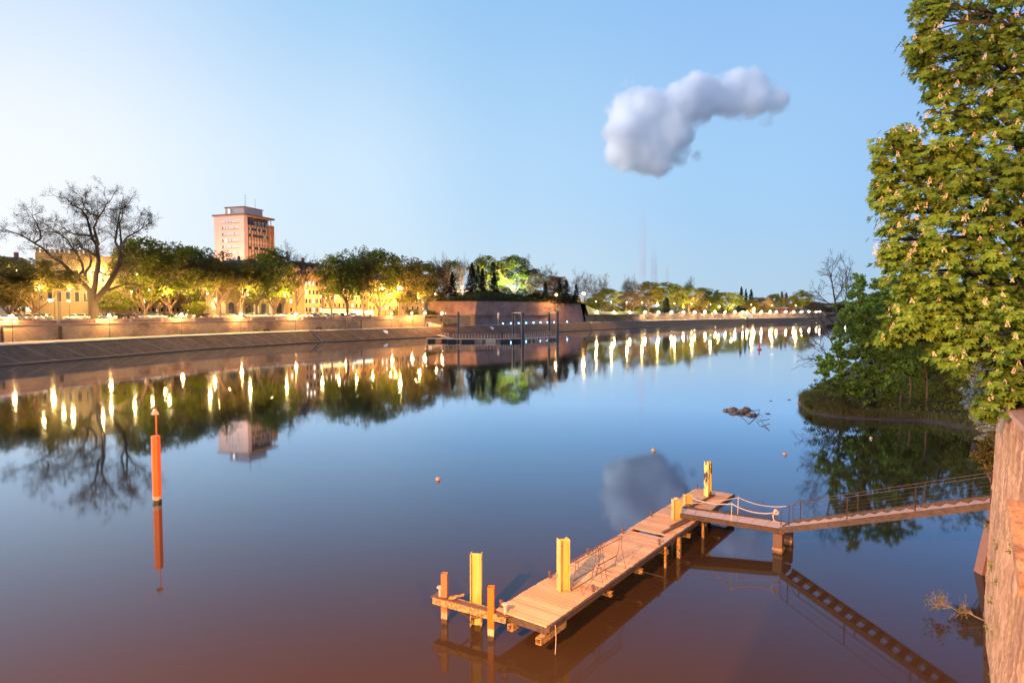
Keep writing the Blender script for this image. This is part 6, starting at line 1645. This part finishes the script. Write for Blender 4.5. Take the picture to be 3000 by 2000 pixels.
    MB().prism([((g0 + uL * 1).x, (g0 + uL * 1).y), ((g0 - uL * .5).x, (g0 - uL * .5).y), (g1.x, g1.y), ((g1 + uL * 2).x, (g1 + uL * 2).y)], z0, zf + 1.3).build('side_slab', M['plaster_orange'], r)
    for i, ch in enumerate('HOTEL'):
        cu = bpy.data.curves.new('letter', 'FONT'); cu.body = ch; cu.size = 2.9; cu.extrude = .12; cu.align_x = 'CENTER'
        o = bpy.data.objects.new('letter', cu); COL.objects.link(o)
        dg = bpy.context.evaluated_depsgraph_get(); me = bpy.data.meshes.new_from_object(o.evaluated_get(dg)); bpy.data.objects.remove(o)
        me.materials.clear(); me.materials.append(M['sign_red']); lt = link('sign_letter', me, r)
        q = g0 + uR * 1.75 - uL * .75; lt.location = Vector((q.x, q.y, zf - .9 - i * 2.45)) - C_
        lt.rotation_euler = (math.pi / 2, 0, math.atan2(uR.y, uR.x))
    # antennas
    for k, (s_, hh) in enumerate(((1.8, 6.5), (-5.5, 5.0))):
        q = pa + uL * (2 if k == 0 else .5) + uR * (3 if k == 0 else 8); m = MB().tube([(q.x, q.y, top + 4.3), (q.x, q.y, top + 4.3 + hh)], .07, 5)
        if k == 0:
            for j in range(4): m.bar((q.x - .6 + .2 * j, q.y, top + 6 + j * 1.3), (q.x + .4 + .1 * j, q.y, top + 6 + j * 1.3), .06, .06)
        m.build('antenna', M['steel_dark'], r)
M['shutter'] = simple('shutter', (.70, .50, .34), .8, .05)
M['sign_red'] = simple('sign_red', (.55, .05, .02), .5, .05)
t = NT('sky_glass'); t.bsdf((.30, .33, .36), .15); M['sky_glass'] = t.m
hotel()
for i, (x, y, e) in enumerate(((-92, 300, 90000), (-84, 322, 90000), (-138, 288, 50000))):  # the left one is added to brighten the tower's left face
    r = thing('floodlight', ('near', 'far', 'left')[i] + ' floodlight on the ground aimed at the hotel tower', 'floodlight', (x, y, GZ), 0, 'floodlights of the hotel')
    MB().box((x, y, GZ + .5), (.9, .5, .8)).build('housing', M['steel_dark'], r); MB().box((x, y, GZ + .1), (.4, .4, .3)).build('foot', M['steel_dark'], r)
    ld = bpy.data.lights.new('beam', 'SPOT'); ld.energy = e * (1.0 if i < 2 else 3.4); ld.color = (1, .50, .14) if i < 2 else (1, .6, .35); ld.spot_size = 1.1; ld.spot_blend = .8; ld.shadow_soft_size = .5
    o = bpy.data.objects.new('beam', ld); COL.objects.link(o); o.parent = r; o.location = (0, 0, 1.2); o.rotation_euler = (Vector((x, y, GZ)) - Vector((-122 if i < 2 else -135, 322 if i < 2 else 313, 45))).to_track_quat('Z', 'Y').to_euler()

def block(name, label, px0, px1, D0, D1, top, mat, roof=None, roof_h=3.0, wins=None, depth=14, zt=None, hip=True, lit=0.0, seed=1, winmat=None, cat='building'):
    a = Vector((XD(px0, D0), D0, 0)); b = Vector((XD(px1, D1), D1, 0)); u = (b - a).normalized(); n = Vector((-u.y, u.x, 0)); L = (b - a).length
    zt = zt or ZD(top, (D0 + D1) / 2); r = thing(name, label, cat, (a.x, a.y, GZ))
    c_, d = b + n * depth, a + n * depth
    MB().prism([(a.x, a.y), (b.x, b.y), (c_.x, c_.y), (d.x, d.y)], GZ - .5, zt).build('wall', M[mat], r)
    if roof:
        e = .6; A_1, B_1, C_1, D_1 = [Vector((p_.x, p_.y, zt)) for p_ in (a - u * e - n * e, b + u * e - n * e, c_ + u * e + n * e, d - u * e + n * e)]
        k = depth / 2 if hip else 0; R0 = (A_1 + D_1) / 2 + u * k + Vector((0, 0, roof_h)); R1 = (B_1 + C_1) / 2 - u * k + Vector((0, 0, roof_h))
        MB().add([A_1, B_1, C_1, D_1, R0, R1], [(0, 1, 5, 4), (2, 3, 4, 5), (1, 2, 5), (3, 0, 4), (3, 2, 1, 0)]).build('roof', M[roof], r)
        ch = R0.lerp(R1, .3); MB().box(ch + Vector((0, 0, .5)), (1.0, .8, 2.2)).build('chimney', M['roof_red'], r)
    rnd = random.Random(seed)
    if wins:
        rows, cols, w, h, z0, dz = wins
        for j in range(rows):
            for i in range(cols):
                m_ = M['lit_window'] if rnd.random() < lit else (winmat or M['glass'])
                window_on(r, a, u, L * (i + .5) / cols, z0 + j * dz, w, h, m_, frame='coping')
    return r, a, b, u, n, zt
# castle like hall behind the giant tree
r, a, b, u, n, zt = block('castellated_hall', 'massive pale stone hall with battlements behind the giant tree', 110, 292, 205, 212, 742, 'stone_yellow', None, wins=(2, 7, 1.3, 3.2, GZ + 7, 7), depth=20)
L = (b - a).length; m = MB()
for i in range(13): q = a + u * (L * (i + .5) / 13); m.box((q.x, q.y, zt + .55) if i else (q.x, q.y, zt + .8), (L / 13 * .55, 1.0, 1.1 if i else 1.6), math.atan2(u.y, u.x))
m.build('battlement', M['stone_yellow'], r)
block('hall_wing', 'lower plain wing continuing right of the castellated hall', 292, 372, 212, 216, 752, 'stone_yellow', None, wins=(2, 3, 1.3, 2.6, GZ + 6, 7), depth=16, seed=3)
block('dark_roof_house', 'long house with dark roof left of the castellated hall', 40, 112, 200, 206, 790, 'plaster_cream', 'roof', 4.2, wins=(3, 6, 1.0, 1.7, GZ + 3, 3.4), depth=14, lit=.2, seed=4)
block('green_roof_block', 'dark roofed apartment block behind the broad green trees', 376, 482, 250, 262, 758, 'plaster_cream', 'roof', 3.0, wins=(5, 8, 1.1, 1.7, GZ + 3, 3.4), depth=16, lit=.15, seed=5)
block('brown_block', 'brown roofed block between the green trees and the hotel tower', 486, 612, 262, 272, 792, 'plaster_cream', 'roof', 4.5, wins=(4, 9, 1.1, 1.7, GZ + 3, 3.5), depth=16, lit=.15, seed=6)
block('low_roof_house', 'long dark roofed house directly under the hotel tower', 640, 790, 285, 292, 778, 'plaster_cream', 'roof', 3.0, wins=(4, 9, 1.1, 1.7, GZ + 3, 3.6), depth=12, seed=7)
# arcade
r, a, b, u, n, zt = block('arcade_hall', 'low cream hall with arched windows behind the car park', 640, 850, 246, 276, 856, 'stone_yellow', 'roof', 2.2, wins=None, depth=12, hip=True)
L = (b - a).length
for i in range(9):
    s_ = L * (i + .5) / 9; nn = Vector((u.y, -u.x, 0)); w = 1.25; pts = []
    c_ = a + u * s_ + nn * .02
    pts = [Vector((*(c_ - u * w).xy, GZ + .8)), Vector((*(c_ + u * w).xy, GZ + .8))] + [Vector((*(c_ + u * w * math.cos(t_)).xy, GZ + 4.6 + 1.3 * math.sin(t_))) for t_ in [math.pi * k / 8 for k in range(9)]]
    MB().slab(pts, nn * .1).build('arched_window', M['glass'] if i % 2 else M['blind'], r)
# gabled house
def gabled():
    D = 272; r = thing('gabled_house', 'orange lit house with steep pointed gable and dark roof between bare trees', 'building', (XD(860, D), D, GZ))
    x0, x1 = XD(846, D), XD(893, D); za, zp = ZD(806, D), ZD(770, D)
    MB().slab([(x0, D, GZ), (x1, D, GZ), (x1, D, za), ((x0 + x1) / 2 - .2, D, zp), (x0, D, za)], (4.0, 15, 0)).build('wall', M['plaster_orange'], r)
    pk = Vector(((x0 + x1) / 2 - .2, D - .5, zp + .4)); off = Vector((4.2, 16, 0))
    for x in (x0 - .5, x1 + .5): e = Vector((x, D - .5, za - .3)); MB().slab([e, pk, pk + off, e + off], (0, 0, .3)).build('roof', M['roof'], r)
    for j in range(4):
        for i in range(3 if j < 3 else 1):
            window_on(r, Vector((x0, D, 0)), Vector((1, 0, 0)), (x1 - x0) * ((i + .5) / 3 if j < 3 else .5), GZ + 3 + j * 3.6, 1.0, 1.8, M['lit_window'] if (i + j) % 4 == 1 else M['glass'], 'coping')
    # shop front
    MB().box(((x0 + x1) / 2 + 4.5, D - .3, GZ + 1.6), (5.5, .2, 3.0)).build('shop_window', M['lit_shop'], r)
gabled()
block('dormer_house', 'tall lit house with ornate dormers right of the pointed gable', 893, 945, 268, 276, 806, 'plaster_orange', 'roof', 6.0, wins=(4, 5, 1.0, 1.9, GZ + 3, 3.6), depth=14, lit=.35, seed=9)
for i, px in enumerate((908, 926)):
    D = 269 + i * 3; x = XD(px, D); zt = ZD(806, D); r = thing('dormer', ('left' if i == 0 else 'right') + ' ornate dormer of the tall lit house', 'dormer', (x, D, zt - .1), 0, 'dormers of the lit house')
    MB().slab([(x - 1.1, D - .3, zt), (x + 1.1, D - .3, zt), (x + 1.1, D - .3, zt + 2.2), (x, D - .3, zt + 3.4), (x - 1.1, D - .3, zt + 2.2)], (0, 2.5, 0)).build('wall', M['plaster_orange'], r)
    window_on(r, Vector((x - 1.1, D - .3, 0)), Vector((1, 0, 0)), 1.1, zt + 1.2, 1.0, 1.4, M['glass'])
block('shop_row', 'row of lit shops behind the trees right of the ornate house', 948, 1075, 282, 305, 838, 'plaster_orange', 'roof_red', 4.0, wins=(3, 10, 1.1, 1.8, GZ + 5, 3.5), depth=12, lit=.4, seed=11)
block('corner_house', 'lit town house behind the starburst lamp and trees', 1078, 1170, 305, 325, 822, 'plaster_orange', 'roof', 4.0, wins=(4, 8, 1.1, 1.8, GZ + 4, 3.6), depth=12, lit=.35, seed=12)
block('stone_tower_house', 'pale building glimpsed left behind the bastion corner', 1172, 1245, 335, 345, 848, 'plaster_cream', 'roof', 3.0, wins=(2, 5, 1.1, 1.8, GZ + 4, 3.6), depth=10, lit=.2, seed=13)
# lit ground floor shop fronts, parts of the shop row
shop_root = bpy.data.objects['shop_row']
for i, (px, w, D) in enumerate([(962, 4, 280), (984, 5, 283), (1008, 4, 287), (1030, 4, 291), (1052, 5, 296)]):
    x = XD(px, D); f = MB().box((x, D - 1.6, GZ + 1.9), (w, .2, 3.0)).build('shop_window', M['lit_shop'], shop_root); MB().box((x, D - 1.9, GZ + 3.6), (w + .5, .8, .25)).build('awning', M['roof_red'], f)
# far right pavilion, low house and water tower
block('low_house', 'low reddish house at the far end of the promenade', 2285, 2330, 780, 790, 903, 'roof_red', 'white', 1.2, wins=(1, 6, 1.4, 1.6, GZ + 2, 3), depth=10, seed=15)
x = XD(2295, 820); r = thing('water_tower', 'pale grey mushroom shaped water tower in the far distance', 'water tower', (x, 820, GZ))
MB().lathe((x, 820, GZ), [(2.6, 0), (2.0, 6), (1.8, 10), (2.2, 11), (8.0, 16.5), (8.2, 18.5), (2.5, 21.5), (1.2, 23.5)], 14).build('shaft_and_tank', M['galv_blue'], r)
MB().lathe((x, 820, GZ + 23.5), [(.5, 0), (.3, 6)], 8).build('mast', M['galv_blue'], r)

# ------------------------------------------------------------------ parked cars
def car_template():
    r = thing('parked_car', 'x', 'car'); prof = [(-2.1, .28), (-2.15, .62), (-2.02, .92), (-1.55, .98), (-1.1, 1.38), (-.55, 1.46), (.35, 1.42), (1.05, 1.0), (1.85, .86), (2.12, .62), (2.12, .28)]
    m = MB(); m.slab([(x, -.84, z) for x, z in prof], (0, 1.68, 0))
    for i, v_ in enumerate(m.v):
        if v_[2] > 1.05: m.v[i] = (v_[0], v_[1] * .80, v_[2])
    m.build('body', M['car_white'], r, bevel=.05)
    gl_ = MB()
    for s in (-1, 1):
        gl_.slab([(-1.35, s * .845, 1.0), (.88, s * .845, 1.0), (.32, s * .70, 1.36), (-.55, s * .70, 1.39), (-.98, s * .72, 1.33)], (0, s * -.03, 0))
    gl_.build('side_window', M['car_glass'], r)
    MB().slab([(1.07, -.72, 1.015), (1.07, .72, 1.015), (.42, .62, 1.40), (.42, -.62, 1.40)], (.03, 0, .02)).build('windscreen', M['car_glass'], r)
    MB().slab([(-1.53, -.70, 1.02), (-1.53, .70, 1.02), (-1.13, .62, 1.36), (-1.13, -.62, 1.36)], (-.03, 0, .02)).build('rear_window', M['car_glass'], r)
    for x in (-1.3, 1.3):
        for s in (-1, 1):
            w = MB(); n = 14; c0 = Vector((x, s * .72, .31))
            w.tube([c0, c0 + Vector((0, s * .16, 0))], .31, n); wo = w.build('wheel', M['black'], r); MB().tube([c0 + Vector((0, s * .14, 0)), c0 + Vector((0, s * .175, 0))], .19, 10).build('rim', M['galv'], wo)
    for s in (-1, 1): MB().box((2.08, s * .62, .68), (.12, .34, .14)).build('headlight', M['white'], r); MB().box((-2.1, s * .66, .78), (.08, .26, .18)).build('tail_light', M['red'], r)
    return r
cols = {'white': (.72, .72, .72), 'silver': (.45, .46, .48), 'blue': (.05, .10, .24), 'black': (.02, .02, .025), 'red': (.30, .02, .02), 'grey': (.16, .17, .18), 'green': (.03, .09, .06), 'beige': (.42, .36, .26)}
for k, c_ in cols.items():
    t = NT('car_paint_' + k); t.bsdf(c_, .28, .0 if k in ('white', 'red', 'beige') else .35, Coat_Weight=.6); M['car_' + k] = t.m
proto = car_template(); first = True
rc = random.Random(21); seq = ['white', 'silver', 'blue', 'black', 'grey', 'white', 'silver', 'white', 'red', 'silver', 'grey', 'white', 'blue', 'beige', 'silver', 'black', 'white', 'green']
rowname = ['in the row nearest the brick wall', 'in the second row behind the wall', 'in the third row of the car park']
k_all = 0
for rw, (off, xs) in enumerate([(6.0, [22, 52, 82, 104, 122, 212, 238, 318, 350, 382, 405, 448, 470, 488, 532, 554, 588, 606, 622, 656, 680, 702, 722, 742, 770, 790, 820, 842, 856, 884, 902, 922, 942, 958, 984, 1004, 1034]),
                                 (12.5, [10, 44, 132, 228, 300, 332, 362, 396, 432, 462, 520, 545, 572, 600, 668, 694, 716, 734, 762, 784, 832, 850, 876, 896, 914, 936, 952, 978, 1000]),
                                 (19.0, [310, 340, 372, 420, 452, 510, 540, 580, 612, 676, 706, 730, 756, 778, 840, 868, 890, 910, 930])]):
    if rw: xs = xs
    for i, px in enumerate(xs):
        p = wall_point(px, off + rc.uniform(-.3, .3), GZ); c_ = proto if first else copy_tree(proto); first = False
        c_.location = p; c_.rotation_euler = (0, 0, wall_dir(px) + math.pi / 2 * (1 if rc.random() < .5 else -1) + (rc.choice([.6, .75]) if rw == 0 else 0) + rc.uniform(-.06, .06))
        s = rc.uniform(.96, 1.1); c_.scale = (s, s, s * rc.uniform(.98, 1.12)); col = rc.choice(seq)
        c_['label'] = '%s parked car, %s from the left %s' % (col, (ORD[i] if i < 30 else 'thirty-' + ORD[i - 30] if i < 39 else ''), rowname[rw]); c_['group'] = 'cars parked behind the brick wall'
        for ch in c_.children:
            if ch.name.startswith('body'): ch.material_slots[0].link = 'OBJECT'; ch.material_slots[0].material = M['car_' + col]
# red delivery van and long bright bus between the trees
def van(px, off, L, w, h, mat, label, name='van', lit=None):
    p = wall_point(px, off, GZ); an = wall_dir(px); r = thing(name, label, name, tuple(p), an)
    m = MB(); m.slab([(-L / 2, -w / 2, .4), (-L / 2, -w / 2, h), (L / 2 - 1.0, -w / 2, h), (L / 2, -w / 2, h * .55), (L / 2, -w / 2, .4)], (0, w, 0)); b = m.build('body', M[mat]); b.parent = r
    g_ = MB().box((0, -w / 2 - .01, h * .68), (L * .86, .05, h * .26)).build('side_window', lit or M['car_glass']); g_.parent = r
    for x in (-L * .33, L * .33):
        wh = MB().tube([(x, -w / 2 - .02, .42), (x, -w / 2 + .25, .42)], .42, 12).build('wheel', M['black']); wh.parent = r
van(360, 26, 6.5, 2.1, 2.3, 'car_red', 'red van parked behind the cars right of the giant tree')
van(1058, 12, 13, 2.5, 3.0, 'car_white', 'long white bus with glowing windows between the tree trunks', 'bus', M['lit_window'])

# ------------------------------------------------------------------ cloud and steam
def volume_mat(name, dens, nscale, thr, col=(.97, .97, .98), aniso=.0, grad=None):
    t = NT(name); v = t.coord('Object'); n = t.noise(v, nscale, 5, .55, .3)
    d = t.math('MULTIPLY', t.rng(n, thr[0], thr[1]), dens)
    if grad: s = t.new('ShaderNodeSeparateXYZ'); t.l.new(t.coord('Object'), s.inputs[0]); d = t.math('MULTIPLY', d, t.rng(s.outputs[2], *grad))
    p = t.new('ShaderNodeVolumePrincipled'); p.inputs['Color'].default_value = (*col, 1); p.inputs['Anisotropy'].default_value = aniso
    t.l.new(d, p.inputs['Density']); t.l.new(p.outputs[0], t.out.inputs['Volume']); return t.m
def cloud():
    D = 1500; blobs = [(1808, 335, 46), (1850, 290, 46), (1895, 275, 36), (1800, 395, 38), (1835, 440, 50), (1880, 370, 62), (1865, 490, 26), (1915, 450, 40), (1945, 500, 22), (1985, 478, 20), (1950, 320, 58), (2010, 265, 48), (2055, 245, 40),
              (2010, 335, 58), (2080, 300, 56), (2130, 250, 42), (2190, 228, 42), (2240, 252, 40), (2170, 305, 52), (2240, 310, 46), (2290, 290, 30), (1985, 385, 36), (2040, 455, 18), (2005, 462, 24), (1835, 385, 52), (1800, 455, 34), (1885, 440, 52), (1905, 490, 34), (1950, 415, 44), (1955, 470, 32), (2000, 410, 32), (1820, 490, 28)]
    mb = bpy.data.metaballs.new('cloud'); mb.resolution = 14; mb.render_resolution = 14; mb.threshold = .3
    rs = random.Random(2); c0 = Q(2000, 350, D); cen = []
    for px, py, rp in blobs:
        c_ = Q(px, py, D + rs.uniform(-30, 30)) - c0; e = mb.elements.new(); e.co = c_; e.radius = rp * D / F * 2.1; cen.append((c_, rp * D / F))
    o = bpy.data.objects.new('cloud_src', mb); COL.objects.link(o); dg = bpy.context.evaluated_depsgraph_get(); dg.update()
    me = bpy.data.meshes.new_from_object(o.evaluated_get(dg)); bpy.data.objects.remove(o)
    t = NT('cloud_vapour'); co = t.coord('Object'); n0 = t.new('ShaderNodeTexNoise'); t.l.new(co, n0.inputs['Vector']); n0.inputs['Scale'].default_value = .02; n0.inputs['Detail'].default_value = 2
    wv = t.new('ShaderNodeVectorMath', operation='MULTIPLY_ADD'); t.l.new(n0.outputs[1], wv.inputs[0]); wv.inputs[1].default_value = (26, 26, 26); t.l.new(co, wv.inputs[2])
    acc = None
    for c_, r in cen:
        d = t.new('ShaderNodeVectorMath', operation='DISTANCE'); t.l.new(wv.outputs[0], d.inputs[0]); d.inputs[1].default_value = (c_.x + 13, c_.y + 13, c_.z + 13)
        f = t.rng(d.outputs['Value'], r * 1.55, r * .1); acc = f if acc is None else t.math('ADD', acc, f)
    n1 = t.noise(co, .028, 6, .62); k = t.math('ADD', t.math('MINIMUM', acc, 1.15), t.math('MULTIPLY', t.math('SUBTRACT', n1, .5), 2.0))
    dens = t.math('MULTIPLY', t.rng(k, .50, 1.25), .11)
    p = t.new('ShaderNodeVolumePrincipled'); p.inputs['Color'].default_value = (.999, .999, 1, 1); p.inputs['Anisotropy'].default_value = 0
    t.l.new(dens, p.inputs['Density']); t.l.new(p.outputs[0], t.out.inputs['Volume'])
    me.materials.clear(); me.materials.append(t.m)
    c_ = link('cloud', me, None, c0); tag(c_, 'single soft white cloud hanging in the blue sky right of centre', 'cloud')
cloud()
M['steam'] = None
for i, (px, w, top, dens, lab) in enumerate([(1880, 24, 560, .055, 'tall faint steam plume rising behind the park trees'), (1914, 22, 700, .08, 'second faint steam plume right beside the tall one'), (1953, 16, 770, .08, 'shortest faint steam plume at the right')]):
    D = 1400; x = XD(px, D); r = w * D / F / 2; z0, z1 = GZ, ZD(top, D); m = MB()
    m.lathe((0, 0, 0), [(r, 0), (r * 1.02, (z1 - z0) * .4), (r * .9, (z1 - z0) * .75), (r * .4, z1 - z0)], 16)
    o = m.build('steam_plume', volume_mat('steam', dens, .02, (.2, .5), col=(1, .97, .97), grad=(ZD(835, D) - z0, z1 - z0, 1, 0))); o.location = (x, D, z0); tag(o, lab, 'steam plume', 'steam plumes on the horizon')
